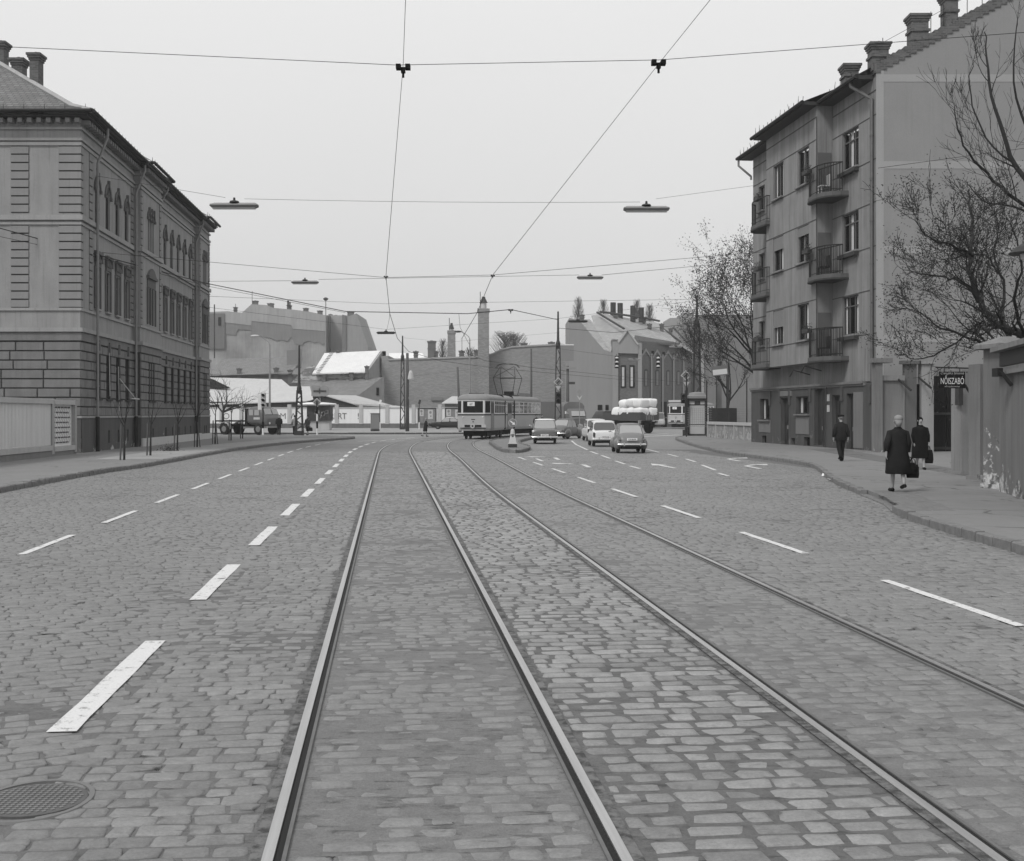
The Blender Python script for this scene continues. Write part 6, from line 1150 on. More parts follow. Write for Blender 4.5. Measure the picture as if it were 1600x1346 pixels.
# tailor sign on the pier
t = thing('shop_sign', 'dark hanging shop sign reading NŐISZABÓ on an iron arm by the gate', 'sign', P(1488, 594, 33.5)); w_ = 20 * 33.5 / F; h_ = 13 * 33.5 / F
MB().box(-w_, 0, -h_, w_, .05, h_).build('sign_board', M['black'], t); MB().tube([(-w_ - .1, .02, h_ + .12), (w_ + .6, .02, h_ - .02 + .1)], .02, 5).tube([(-w_ * .6, .02, h_), (-w_ * .6, .02, h_ + .12)], .012, 4).tube([(w_ * .6, .02, h_), (w_ * .6, .02, h_ + .1)], .012, 4).build('hanger', M['iron'], t); MB().tube([(w_, .02, -h_ + .1), (w_ + .3, .1, -h_ - .35)], .035, 5).build('brace', M['iron'], t)
def fit(s, z, wd, hgt, mat, shear=0.0, name='lettering'):
    o = text(t, s, (0, 0, 0), 1.0, mat, align='CENTER', shear=shear, ext=.0, name=name); xs = [v.co.x for v in o.data.vertices]; ys = [v.co.y for v in o.data.vertices]; cx_, w0, h0 = (max(xs) + min(xs)) / 2, max(xs) - min(xs), max(ys) - min(ys)
    for v in o.data.vertices: v.co.x = (v.co.x - cx_) * wd / w0; v.co.y = (v.co.y - min(ys)) * hgt / h0
    o.location = (0, -.006, z); return o
fit('NŐISZABÓ', -.115, .64, .235, M['white']); fit('Csengelics Simonné', .135, .64, .085, M['pale'], .3); fit('női szabómester', -.2, .42, .05, M['pale'])
for i, (px, py, Y) in enumerate(((1563, 587, 25.8),)): t = thing('wall_bracket', 'dark slanted iron bracket on the weathered boundary wall', 'bracket', P(px, py, Y)); MB().tube([(0, 0, .1), (.2, -.1, -.22)], .045, 6).build('bracket_arm', M['iron'], t); MB().box(-.06, .0, -.02, .06, .3, .16).build('bracket_plate', M['iron'], t)
# ---------------------------------------------------------------- overhead wires and hanging lamps
WN = [0]
def wire(pts, r, label, sag=0.0, name='overhead_wire', parent=None):
    out = []
    for a, b in zip(pts, pts[1:]):
        a, b = Vector(a), Vector(b); n = 6
        for k in range(n): f = k / n; p_ = a.lerp(b, f); p_.z -= sag * 4 * f * (1 - f); out.append(p_)
    out.append(Vector(pts[-1])); rs = [r * max(.35, min(1.6, p.y / 40.0)) if r > 0 else -r for p in out]; o = MB().tube(out, rs, 5).build(name, M['wire'], None, loc=out[0]); tag(o, label, 'wire', 'overhead tramway wires'); return o
def contact(x0, y0, Y0): return P(x0, y0, Y0)
def fol(off, Ys): return [at(s_of_Y(Y), off)[0] + Vector((0, 0, 5.95)) for Y in Ys]
la = [Vector((.75, -6, 6.0)), P(630, 100, 14.4), P(603, 432, 36.7), P(609, 490, 50)] + fol(-1.5, (66, 80, 94, 108, 130, 160))
wire(la, .009, 'left tram contact wire running from the top edge down to the junction')
ra = [Vector((4.0, -6, 6.0)), P(1031, 98, 14.4), P(770, 430, 36.3), P(745, 490, 50)] + fol(1.5, (66, 80, 94, 108, 130, 160))
wire(ra, .009, 'right tram contact wire slanting from the upper right down to the junction')
wire([Vector((-14.2, 14.4, 7.0)), P(0, 73, 14.4), P(620, 102, 14.4), P(1030, 94, 14.4), P(1600, 51, 14.4), Vector((9.6, 14.4, 6.8))], .011, 'nearest cross span wire holding the two big hangers')
for i, (x, zt_) in enumerate(((-14.2, 7.2), (9.6, 7.2))): t = thing('span_post', ['steel span post on the left pavement outside the view', 'steel span post on the right pavement outside the view'][i], 'post', (x, 14.4, .1)); MB().tube([(0, 0, 0), (0, 0, zt_)], .09, 8).build('post_tube', M['dk'], t)
def hanger(p_, s, lab):
    t = thing('wire_hanger', lab, 'hanger', p_, group='contact wire hangers'); MB().box(-.09 * s, -.03, -.03 * s, .09 * s, .03, .0).build('hanger_body', M['black'], t)
    for sx in (-1, 1): MB().box(sx * .09 * s - .045 * s, -.05, -.035 * s, sx * .09 * s + .045 * s, .05, .055 * s).build('insulator', M['black'], t)
    MB().box(-.04 * s, -.03, -.1 * s, .04 * s, .03, -.03 * s).tube([(0, 0, -.1 * s), (0, 0, -.19 * s)], .025 * s, 6).build('clamp', M['black'], t)
hanger(P(630, 106, 14.4), .62, 'big black hanger on the left contact wire'); hanger(P(1029, 99, 14.4), .62, 'big black hanger on the right contact wire'); hanger(P(603, 433, 36.7), .45, 'small hanger in the middle span, left contact wire'); hanger(P(770, 431, 36.3), .45, 'small hanger in the middle span, right contact wire'); hanger(P(798, 485, 60), .9, 'hanger on the thick cable right of the tall factory chimney')
def lamp(px, py, Y, wpx, lab, dark=False):
    t = thing('hanging_lamp', lab, 'street lamp', P(px, py, Y), group='lamps hung over the street'); w = wpx * Y / F / 2; s = w / .75
    MB().loft([[(-w * a, -.13 * b * s, z * s * .72), (w * a, -.13 * b * s, z * s * .72), (w * a, .13 * b * s, z * s), (-w * a, .13 * b * s, z * s)] for a, b, z in ((.9, .7, -.09), (1, 1, -.05), (1, 1, .03), (.9, .5, .075), (.86, .3, .09))]).build('lamp_housing', M['galv'] if not dark else M['dk'], t)
    for q in (-1, 1): MB().tube([(-w * .9, q * .05 * s, -.1 * s), (w * .9, q * .05 * s, -.1 * s)], .028 * s, 6).build('tube_bulb', M['pale'] if not dark else M['mid'], t)
    MB().box(-w * 1.005, -.135 * s, -.035 * s, w * 1.005, .135 * s, -.015 * s).build('seam_band', M['dk'], t); MB().lathe((0, 0, .09 * s), [(.16 * s, 0), (.14 * s, .04 * s), (.04 * s, .07 * s), (.035 * s, .15 * s)], 10).build('suspension', M['dk'], t); return t
lamp(366, 321, 38, 74, 'large tube lamp hanging at the left, nearest pair'); lamp(1010, 326, 38, 71, 'large tube lamp hanging before the apartment house, nearest pair'); lamp(476.5, 441, 64, 42, 'middle tube lamp hanging at the left above the shed'); lamp(922, 433.5, 64, 41, 'middle tube lamp hanging at the right of centre'); lamp(603, 520, 88, 29, 'dark tube lamp hanging below the left contact wire', True); lamp(903, 502, 100, 30, 'dark tube lamp in front of the school chimney', True); lamp(991, 562, 128, 19, 'small pale tube lamp before the school gable'); lamp(1056, 542, 118, 21, 'small pale tube lamp before the school eaves')
wire([P(150, 275, 56.4), P(352, 309, 38), ], .006, 'span wire from the public building to the near left lamp'); wire([P(382, 311, 38), P(1000, 316, 38)], .006, 'span wire between the two nearest hanging lamps', .05); wire([P(1025, 311, 38), P(1180, 290, 60)], .005, 'thin wire from the near right lamp to the apartment house')
wire([P(1372, 263, 56.3), P(1600, 232, 50)], .008, 'thin wire crossing the blank gable wall'); wire([P(160, 395, 57), P(603, 434, 36.7), P(770, 430, 36.3), P(1190, 394, 66)], .007, 'middle cross span wire with two small hangers')
wire([P(322, 440, 86), P(455, 439, 64), ], .007, 'span wire to the middle left lamp'); wire([P(498, 437, 64), P(905, 430, 64)], .006, 'thin span wire between the two middle lamps'); wire([P(940, 430, 64), P(1175, 408, 74)], .007, 'span wire from the middle right lamp to the apartment house')
th = wire([P(-60, 340, 50), P(0, 357, 52.5), P(150, 398, 56), P(322, 443, 84), P(540, 487, 84), P(730, 490.5, 84), P(798, 484, 84), P(872, 500, 104)], .017, 'thick sagging feeder cable from the public building to the central mast')
wire([P(-60, 356, 50), P(0, 370, 52.5), P(150, 402, 56), P(322, 447, 84), P(540, 489, 84)], .008, 'thinner cable beside the thick feeder cable at left')
wire([P(322, 463, 85), P(603, 475, 100), P(1085, 468, 99)], .007, 'faint wire before the tenement roofs'); wire([P(322, 480, 84), P(603, 515, 110), P(872, 498, 106), P(1088, 470, 99)], .006, 'faint wire sloping up to the mast behind the phone box')
wire([P(872, 513, 106), P(960, 520, 106), P(1089, 505, 99)], .012, 'dark wire crossing the school roof'); wire([P(629, 528, 136), P(700, 535, 140), P(872, 520, 106)], .005, 'faint wire right of the lattice mast'); wire([P(872, 545, 106), P(963, 557, 95), P(1028, 556, 95), P(1089, 548, 99)], .005, 'wire holding the two hanging traffic lights')
wire([P(629, 590, 136), P(840, 565, 150)], .004, 'faint wire before the blank wall')
wire([P(609, 490, 50), P(608, 500, 72), P(604, 517, 88)], .006, 'short drop wire down to the dark hanging lamp'); wire([P(717, 491, 84), P(719, 512, 84), P(733, 538, 84)], .008, 'short hooked drop wire below the feeder cable')
for i, px in enumerate((963.5, 1028)):
    t = thing('hanging_signal', ['hanging traffic light with white hoods, left one above the flatbed truck', 'hanging traffic light with white hoods, right one before the school windows'][i], 'traffic light', P(px, 566, 95), group='hanging traffic lights'); h_ = head((0, 0, 0), t, M['dk'], 3, .95)
    for k in range(3): MB().lathe((0, -.2, .28 - k * .32), [(.14, 0), (.12, .1), (.05, .13)], 10).build('white_hood', M['white'], h_)
    MB().tube([(0, 0, .5), (0, 0, .62)], .02, 4).build('suspension', M['wire'], t)
# ---------------------------------------------------------------- vehicles (local: +y = forward, origin on the ground at the middle)
def wheel(par, x, y, r, w=.16, hub=None, name='wheel'):
    n = 20; s = 1 if x > 0 else -1
    def ring(rr, xx): return [(xx, y + rr * math.cos(2 * math.pi * k / n), r + rr * math.sin(2 * math.pi * k / n)) for k in range(n)]
    wh = MB().loft([ring(r * .86, x - w / 2), ring(r, x - w / 2 + .025), ring(r, x + w / 2 - .025), ring(r * .86, x + w / 2)]).build(name, M['rubber'], par, smooth=35)
    MB().loft([ring(r * .55, x + s * (w / 2 - .03)), ring(r * .52, x + s * (w / 2 + .012)), ring(r * .2, x + s * (w / 2 + .022))]).build('hub_cap', hub or M['galv'], wh, smooth=35); return wh
def sec(y, w, zb, zt, tuck=.9, shoulder=.86, n=1):
    m = zb + (zt - zb) * .5
    return [(-w * tuck, y, zb), (w * tuck, y, zb), (w, y, zb + (zt - zb) * .22), (w * 1.0, y, m), (w * .97, y, zb + (zt - zb) * .84), (w * shoulder, y, zt), (0, y, zt + .025), (-w * shoulder, y, zt), (-w * .97, y, zb + (zt - zb) * .84), (-w, y, m), (-w, y, zb + (zt - zb) * .22)]
def pane(cab, corners, mat, ins=.08, off=.012, name='window', curved=False):
    a, b, c, d = (Vector(p) for p in corners); n = (b - a).cross(d - a).normalized(); cen = (a + b + c + d) / 4; mid = Vector((0, cen.y * 0 + cab['cy'], cen.z))
    if n.dot(cen - mid) < 0: n = -n
    def q(u, v): return a.lerp(b, u).lerp(d.lerp(c, u), v) + n * off
    L = (b - a).length; Hh = (d - a).length; iu, iv = ins / L, ins / Hh; cu, cv = iu * 1.6, iv * 1.6
    pts = [q(iu + cu, iv), q(1 - iu - cu, iv), q(1 - iu, iv + cv), q(1 - iu, 1 - iv - cv), q(1 - iu - cu, 1 - iv), q(iu + cu, 1 - iv), q(iu, 1 - iv - cv), q(iu, iv + cv)]
    return MB().slab(pts, -n * .02).build(name, mat, cab['o'])
def car(name, label, loc, rz, body, roof=None, L=4.0, w=.78, belt=.9, top=1.42, secs=None, cab=(-1.3, -.75, .35, .95), tw=.60, bw=.72, wb=(-1.2, 1.2), wr=.31, track=.62, bumper=M['chrome'], lights='round', fender=None, glass=None, rearglass=None, plate='', split=None, group='cars on the right carriageway', fins=False, plate_z=.55, rear_bar=True):
    t = thing(name, label, 'car', loc, rz, group); h = L / 2
    S = secs or [(-h, w * .9, .36, belt - .1), (-h + .12, w * .97, .28, belt - .03), (-h + .6, w, .22, belt), (0, w, .2, belt), (h - .7, w, .22, belt - .02), (h - .15, w * .95, .3, belt - .1), (h, w * .85, .38, belt - .2)]
    b = MB().loft([sec(*s) for s in S]).build('body', body, t, smooth=True, subsurf=2)
    if fender:
        mb = MB()
        for fy, fx, fr_, fl_ in fender:
            for sx in (-1, 1): mb.ball((sx * fx, fy, .42), (.2, fl_, fr_), 14, 9)
        mb.build('fenders', body, t, smooth=True)
    y0, y1, y2, y3 = cab; zb, zt = belt - .04, top; yb, yf = y0, y3
    lo = [(-bw, y0, zb), (bw, y0, zb), (bw, y3, zb), (-bw, y3, zb)]; hi = [(-tw, y1, zt), (tw, y1, zt), (tw, y2, zt), (-tw, y2, zt)]
    mb = MB(); k = .06
    def rr(c, z, e=0):
        (x0, ya), (x1, yb_) = (c[0][0] - e, c[0][1] - e), (c[2][0] + e, c[2][1] + e); r = .09
        return [(x0 + r, ya, z), (x1 - r, ya, z), (x1, ya + r, z), (x1, yb_ - r, z), (x1 - r, yb_, z), (x0 + r, yb_, z), (x0, yb_ - r, z), (x0, ya + r, z)]
    mb.loft([rr(lo, zb), rr(hi, zt)]); cb = mb.build('cabin', body, t); C = {'o': cb, 'cy': (y0 + y3) / 2}
    mb = MB(); mb.loft([rr(hi, zt - .005, .012), rr(hi, zt + .03, -.0), rr(hi, zt + .06, -.14), rr(hi, zt + .075, -.3)]); mb.build('roof', roof or body, t, smooth=60)
    g = glass or M['carglass']
    pane(C, (lo[0], lo[1], hi[1], hi[0]), rearglass or g, .06, .014, 'rear_window'); pane(C, (lo[2], lo[3], hi[3], hi[2]), g, .06, .014, 'windscreen')
    for sx, (a, bq, c, d) in ((1, (lo[1], lo[2], hi[2], hi[1])), (-1, (lo[3], lo[0], hi[0], hi[3]))):
        a, bq, c, d = map(Vector, (a, bq, c, d)); m1, m2 = a.lerp(bq, .5), d.lerp(c, .5); pane(C, (a, m1, m2, d), g, .05, .014, 'side_window'); pane(C, (m1, bq, c, m2), g, .05, .014, 'side_window')
    for sx in (-1, 1):
        for y in wb: wheel(t, sx * track, y, wr)
    ye = S[0][0]
    if rear_bar:
        mb = MB(); bz = .42; ww = w * .98; mb.tube([(-ww, ye + .25, bz), (-ww * .97, ye - .02, bz), (-ww * .6, ye - .09, bz), (ww * .6, ye - .09, bz), (ww * .97, ye - .02, bz), (ww, ye + .25, bz)], .05, 8)
        for sx in (-1, 1): mb.box(sx * .38 - .025, ye - .16, bz - .08, sx * .38 + .025, ye - .08, bz + .1)
        mb.build('bumper', bumper, t, smooth=40)
    MB().box(-.75 * w, ye + .05, .2, .75 * w, h - .4, .32).build('underbody', M['black'], t)
    for sx in (-1, 1):
        if lights == 'round': MB().ball((sx * w * .86, ye + .06, belt - .2), (.055, .04, .06), 8, 6).build('tail_light', M['mid'], t, smooth=True)
        elif lights == 'bright': MB().ball((sx * w * .88, ye + .05, belt - .16), (.08, .05, .08), 10, 6).build('tail_light', M['white'] if sx < 0 else M['galv'], t, smooth=True)
        else: MB().box(sx * w * .88 - .05, ye - .0, belt - .36, sx * w * .88 + .05, ye + .1, belt - .1).build('tail_light', M['dk'], t)
    p = MB().box(-.24, ye - .06, plate_z - .055, .24, ye - .03, plate_z + .055).build('number_plate', M['white'], t)
    if plate: text(p, plate, (0, ye - .064, plate_z - .035), .1, M['black'], align='CENTER', sx=.9)
    MB().tube([(-w - .02, cab[3] - .1, belt + .12), (-w - .14, cab[3] - .1, belt + .16)], .02, 4).ball((-w - .17, cab[3] - .12, belt + .17), (.07, .02, .05), 8, 5).build('mirror', M['chrome'], t)
    return t
pgrey = flat('car_grey', .13, .3, .05, 0, 4, .5); pgrey2 = flat('car_grey_dull', .115, .4, .06, 0, 4, .5); pgrey3 = flat('car_blue_grey', .17, .35, .06); pwhite = flat('car_white', .68, .3, .04); pwhite2 = flat('car_cream', .6, .35, .05); pblk = flat('car_black', .014, .25, .05)
def at_px(px, Y, z=0.0): return Vector((X(px, Y), Y, z))
saloon = car('saloon_car', 'grey saloon with a pale roof and straight chrome bumper beside the traffic island', at_px(851.5, 77), R(-2), pgrey, M['white'], 4.3, .80, .93, 1.47, cab=(-1.45, -1.0, .3, .85), tw=.62, bw=.74, lights='bright', glass=M['paleglass'], plate='CK 47-12', wb=(-1.25, 1.3))
beetle = car('rounded_car', 'grey round-backed car half hidden right of the pale-roofed saloon', at_px(884, 91), R(-24), pgrey2, None, 4.0, .66, .86, 1.42,
    secs=[(-2.0, .35, .36, .55), (-1.85, .55, .28, .72), (-1.4, .66, .24, .98), (-.9, .68, .2, 1.02), (0, .68, .2, .92), (.9, .66, .22, .9), (1.6, .5, .28, .8), (1.95, .3, .36, .6)], cab=(-1.35, -.6, .35, .75), tw=.52, bw=.63, fender=[(-1.15, .62, .36, .52), (1.2, .6, .34, .55)], glass=M['paleglass'], plate='CN 20-35', track=.62)
wcarB = car('white_car', 'small white car with finned dark tail lights, nearer of the two white cars', at_px(941, 70.5), R(2), pwhite, pwhite, 3.5, .74, .90, 1.40, cab=(-1.15, -.85, .25, .75), tw=.60, bw=.69, lights='box', plate='CO 81-66', wb=(-1.15, 1.15), wr=.28, secs=[(-1.75, .70, .36, .84), (-1.6, .74, .28, .90), (-1.1, .75, .22, .91), (0, .75, .2, .9), (1.1, .74, .22, .88), (1.6, .7, .3, .8), (1.75, .62, .38, .7)])
wcarA = car('white_car', 'cream white car behind the nearer white car, showing its left side', at_px(929, 84), R(3), pwhite2, pwhite2, 4.0, .74, .93, 1.44, cab=(-1.3, -.85, .3, .9), tw=.60, bw=.69, lights='box', plate='CE 13-77')
fiat = car('small_rounded_car', 'small grey rounded car nearest the camera, rear number plate and chrome bumper', at_px(981.5, 58.5), R(1), pgrey3, pgrey3, 3.25, .66, .84, 1.34,
    secs=[(-1.62, .44, .36, .58), (-1.52, .56, .28, .80), (-1.25, .64, .24, .96), (-.8, .68, .2, .98), (0, .68, .2, .88), (.8, .67, .22, .84), (1.35, .58, .28, .76), (1.6, .4, .36, .6)], cab=(-1.28, -.72, .25, .72), tw=.52, bw=.61, fender=[(-1.0, .60, .30, .40), (1.05, .58, .3, .42)], glass=M['paleglass'], plate='CM 60-94', plate_z=.66, wb=(-1.0, 1.02), wr=.27, track=.60)
car('black_car', 'long black open-looking car facing left before the white wall', at_px(701, 139, .11), R(90), pblk, M['pale'], 4.6, .80, .86, 1.30, cab=(-1.2, -.7, .35, .9), tw=.60, bw=.72, glass=M['paleglass'], group='cars beyond the junction')
car('small_van', 'small pale car just left of the distant tram', at_px(1029, 170), R(172), M['pale'], M['pale'], 3.8, .9, 1.15, 2.0, cab=(-1.7, -1.6, .9, 1.3), tw=.75, bw=.85, group='cars beyond the junction')
# trams
tb = flat('tram_body', .40, .45, .06); tbl = flat('tram_window_band', .66, .45, .05); trf = plaster('tram_roof', .24, .12, .2); tdk = M['dk']
def tram_part(par, T, L, rear=True, front=False, wins=(), doors=(), name='tram_section', w=1.22, zb=.62, rear_wins=True):
    c = .42 if rear else 0; d = .42 if front else 0
    plan = [(-w + (c and .38), 0), (w - (c and .38), 0)] + ([(w, c)] if c else []) + [(w, L - d)] + ([(w - .3, L)] if d else []) + ([(-w + .3, L)] if d else []) + [(-w, L - d)] + ([(-w, c)] if c else [])
    def lay(z, e=0.0): 
        cx, cy = 0, L / 2; return [(p[0] * (1 - e / w), cy + (p[1] - cy) * (1 - e * .8 / max(1, L / 2)), z) for p in plan]
    low = MB(T).loft([lay(zb, .06), lay(zb + .18), lay(1.74)]).build(name, tb, par); MB(T).loft([lay(1.74, -.015), lay(1.84, -.015)]).build('belt_rail', tdk, low); MB(T).loft([lay(1.84), lay(2.86)]).build('window_band', tbl, low)
    MB(T).loft([lay(2.86, -.03), lay(2.98, -.03), lay(3.14, .10), lay(3.26, .32), lay(3.32, .6)]).build('tram_roof', trf, low, smooth=50)
    MB(T).box(-w + .35, .8, .22, w - .35, L - .6, zb).build('bogie_skirt', M['black'], low)
    for u0, u1 in wins:
        for sx in (-1, 1): MB(T).box(sx * (w + .004) - .008, u0, 1.93, sx * (w + .004) + .008, u1, 2.78).build('side_window', M['carglass'], low)
        for sx in (-1, 1): MB(T).box(sx * (w + .014) - .008, u0, 2.5, sx * (w + .014) + .008, u1, 2.54).build('window_bar', tbl, low)
    for u0, u1 in doors:
        q = MB(T).box(w + .0, u0, zb + .05, w + .02, u1, 2.8).build('door', flat('tram_door', .33, .5), low); mb = MB(T)
        for k in range(5): uu = u0 + (u1 - u0) * k / 4; mb.box(w + .018, uu - .018, zb + .05, w + .03, uu + .018, 2.8)
        mb.build('door_edges', tdk, q)
        for k in range(4): uu = u0 + (u1 - u0) * k / 4; MB(T).box(w + .02, uu + .05, 1.9, w + .028, uu + (u1 - u0) / 4 - .05, 2.7).build('door_pane', M['glass'], q)
    if rear:
        a = w - .38
        MB(T).box(-a + .10, -.02, 1.94, a - .42 + .3, 0, 2.78).build('rear_window', M['glass'], low)
        for sx in (-1, 1): 
            m0, m1 = Vector((sx * (a + .05), .04, 0)), Vector((sx * (w - .03), c - .05, 0)); n = Vector((sx * .75, -.66, 0)) * .02
            MB(T).slab([m0 + n + Vector((0, 0, 1.94)), m1 + n + Vector((0, 0, 1.94)), m1 + n + Vector((0, 0, 2.78)), m0 + n + Vector((0, 0, 2.78))], -n * .8).build('corner_window', M['glass'], low)
        bx = MB(T).box(-.95, -.06, .86, .95, 0, 1.08).build('bumper_bar', M['pale'], low); MB(T).box(-.62, -.075, .89, .62, -.061, 1.05).build('bumper_slot', M['black'], bx); MB(T).tube([(-.02, -.16, .97), (-.02, -.06, .97)], .17, 14).build('coupling_cover', M['pale'], bx); MB(T).tube([(-.02, -.17, .97), (-.02, -.161, .97)], .07, 8).build('coupling', M['black'], bx)
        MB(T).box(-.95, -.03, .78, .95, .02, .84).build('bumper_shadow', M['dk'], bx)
        MB(T).box(-.42, -.035, 2.42, .12, -.021, 2.72).build('route_plate', M['white'], low); text(low, '67', (-.15, -.04, 2.48), .22, M['dk'], align='CENTER').matrix_local = T @ Matrix.Translation((-.15, -.042, 2.48)) @ Matrix.Rotation(R(90), 4, 'X')
        MB(T).ball((-.75, -.02, 1.62), (.05, .04, .05), 8, 5).ball((.72, -.02, 1.62), (.05, .04, .05), 8, 5).build('tail_light', M['white'], low); MB(T).tube([(0, -.02, 1.28), (0, .0, 1.28)], .05, 8).box(-.14, -.012, 1.42, .14, .0, 1.48).build('number_badge', M['dk'], low)
    return low
def sY(s): return at(s, 2.26 - .75)
s0 = s_of_Y(88.6)
tr = thing('articulated_tram', 'articulated tram seen from behind, curving away right of the centre', 'tram', (0, 0, 0)); L1, L2, L3 = 7.0, 3.2, 8.4
def trackT(s, L, oz=0.0):
    a, _ = at(s, 1.51); b, _ = at(s + L, 1.51); d = b - a; return Matrix.Translation((a.x, a.y, oz)) @ Matrix.Rotation(math.atan2(d.y, d.x) - math.pi / 2, 4, 'Z')
base = Vector((at(s0, 1.51)[0].x, at(s0, 1.51)[0].y, 0)); tr.location = base; OB = Matrix.Translation(-base)
T1, T2, T3 = (OB @ trackT(s0 + a, l) for a, l in ((0, L1), (L1 + .25, L2), (L1 + L2 + .5, L3)))
tram_part(tr, T1, L1, True, False, [(2.3 + .78 * k, 2.95 + .78 * k) for k in range(6)], [(.55, 1.75)]); tram_part(tr, T2, L2, False, False, [(.1, .7), (2.6, 3.2)], [(.95, 2.35)], 'middle_section'); tram_part(tr, T3, L3, False, True, [(.3 + 1.28 * k, 1.35 + 1.28 * k) for k in range(6)], [], 'front_section')
for T, l in ((T1, L1), (T2, L2)):
    a = T @ Vector((0, l, 0)); MB(T).loft([[(x_, y_, z_) for x_, z_ in ((-1.24, .65), (1.24, .65), (1.26, 2.95), (.95, 3.36), (-.95, 3.36), (-1.26, 2.95))] for y_ in (l - .05, l + .1, l + .32)]).build('bellows', M['black'], tr)
for T, ys in ((T1, (1.2, 2.9)), (T3, (1.5, 6.6)), (T2, (.4,))):
    for y_ in ys:
        for sx in (-1, 1): MB(T).tube([(sx * .68, y_, .35), (sx * .8, y_, .35)], .35, 16).build('wheel', M['iron'], tr)
# pantograph
pz = 3.36; pb = MB(T3); cx, cy = 0, 2.2; pb.box(-.75, cy - .9, pz, .75, cy + .9, pz + .06)
for sx in (-1, 1):
    for sy in (-1, 1): pb.tube([(sx * .62, cy + sy * .75, pz), (sx * .95, cy + sy * .98, pz + 1.45), (sx * .60, cy + sy * .1, pz + 2.4)], [.03, .026, .018], 5)
pb.tube([(-.95, cy - .98, pz + 1.45), (.95, cy - .98, pz + 1.45)], .025, 4).tube([(-.95, cy + .98, pz + 1.45), (.95, cy + .98, pz + 1.45)], .025, 4).tube([(-.9, cy - .95, pz + 1.5), (.55, cy, pz + 2.4)], .018, 4).tube([(.9, cy - .95, pz + 1.5), (-.55, cy, pz + 2.4)], .018, 4)
for sy in (-.15, .15): pb.tube([(-1.0, cy + sy, pz + 2.3), (-.8, cy + sy, pz + 2.55), (-.5, cy + sy, pz + 2.62), (.5, cy + sy, pz + 2.62), (.8, cy + sy, pz + 2.55), (1.0, cy + sy, pz + 2.3)], .02, 5)
pb.build('pantograph', M['iron'], tr)
MB(T3).box(-.55, 3.6, 3.3, .55, 7.0, 3.6).build('roof_box', trf, tr); MB(T3).box(-.3, 2.2, pz + .05, .3, 3.0, pz + .35).build('insulator_box', M['black'], tr); MB(T1).tube([(-.5, 1.2, 3.36), (-.5, 7.3, 3.44)], .04, 5).build('roof_conduit', M['iron'], tr)
ft = thing('distant_tram', 'distant pale tram facing the camera behind the phone box', 'tram', (X(1056, 150), 150, 0), R(-28)); tram_part(ft, Matrix(), 11, True, False, [(1.2 + 1.2 * k, 2.2 + 1.2 * k) for k in range(8)], [], 'tram_body'); MB().box(-1.0, .1, 3.3, 1.0, 2.4, 3.55).build('roof_board', M['pale'], ft)
# trucks
tg = flat('truck_paint', .095, .5, .12); cv = plaster('tarpaulin', .14, .2, .3, scale=1.2)
def tyre_pair(par, x, y, r, w=.26, hub=None): return wheel(par, x, y, r, w, hub or M['mid'])
t = thing('tractor_truck', 'round-cabbed grey lorry without a load bed, standing beyond the left corner', 'truck', at_px(385, 109, .0) + Vector((-.1, 0, 0)), R(-118))      # +y forward = to the right and towards the camera
cabm = MB(); w_ = 1.12
cabm.loft([sec(1.0, w_ * .98, .95, 2.35, .98, .82), sec(1.25, w_, .8, 2.5, .98, .84), sec(2.3, w_, .8, 2.52, .98, .84), sec(2.75, w_, .72, 2.35, .98, .82), sec(3.05, w_ * .97, .7, 1.75, .98, .9), sec(3.3, w_ * .9, .68, 1.55, .95, .85), sec(3.38, w_ * .8, .75, 1.4, .95, .8)]); cab_ = cabm.build('cab', tg, t, smooth=True, subsurf=1)
MB().box(-w_ - .02, 1.4, 1.72, -w_ + .02, 1.85, 2.22).build('side_window', M['paleglass'], cab_); MB().box(w_ - .02, 1.4, 1.72, w_ + .02, 1.85, 2.22).build('side_window', M['paleglass'], cab_); MB().box(w_ - .02, 1.98, 1.72, w_ + .02, 2.5, 2.2).build('side_window', M['paleglass'], cab_)
for sx in (-1, 1): MB().slab([(sx * .08, 3.06, 1.78), (sx * .9, 3.02, 1.78), (sx * .85, 2.78, 2.28), (sx * .08, 2.82, 2.3)], (0, .05, .03)).build('windscreen', M['paleglass'], cab_); MB().ball((sx * .72, 3.36, 1.02), (.1, .05, .1), 10, 6).build('headlight', M['white'], cab_, smooth=True)
MB().box(-1.05, 3.3, .62, 1.05, 3.44, .78).build('bumper', M['galv'], t); MB().box(-.5, -2.6, .72, .5, 1.4, .92).build('chassis', M['black'], t); MB().box(-1.0, -2.6, 1.15, 1.0, .7, 1.28).build('coupling_deck', M['black'], t); MB().box(-.95, .75, .8, .95, 1.05, 2.3).build('spare_wheel_rack', M['black'], t)
for sx in (-1, 1):
    tyre_pair(t, sx * .95, 2.35, .5); tyre_pair(t, sx * .9, -1.5, .5, .45)
    mb = MB()
    for k in range(8): a0, a1 = math.pi * k / 8, math.pi * (k + 1) / 8; mb.slab([(sx * .66, -1.5 + .6 * math.cos(a0), .5 + .6 * math.sin(a0)), (sx * 1.16, -1.5 + .6 * math.cos(a0), .5 + .6 * math.sin(a0)), (sx * 1.16, -1.5 + .6 * math.cos(a1), .5 + .6 * math.sin(a1)), (sx * .66, -1.5 + .6 * math.cos(a1), .5 + .6 * math.sin(a1))], (0, 0, .03))
    mb.build('mudguard', M['pale'], t)
MB().box(w_ + .0, 1.9, 1.35, w_ + .02, 2.6, 1.55).build('door_lettering_panel', M['pale'], t)
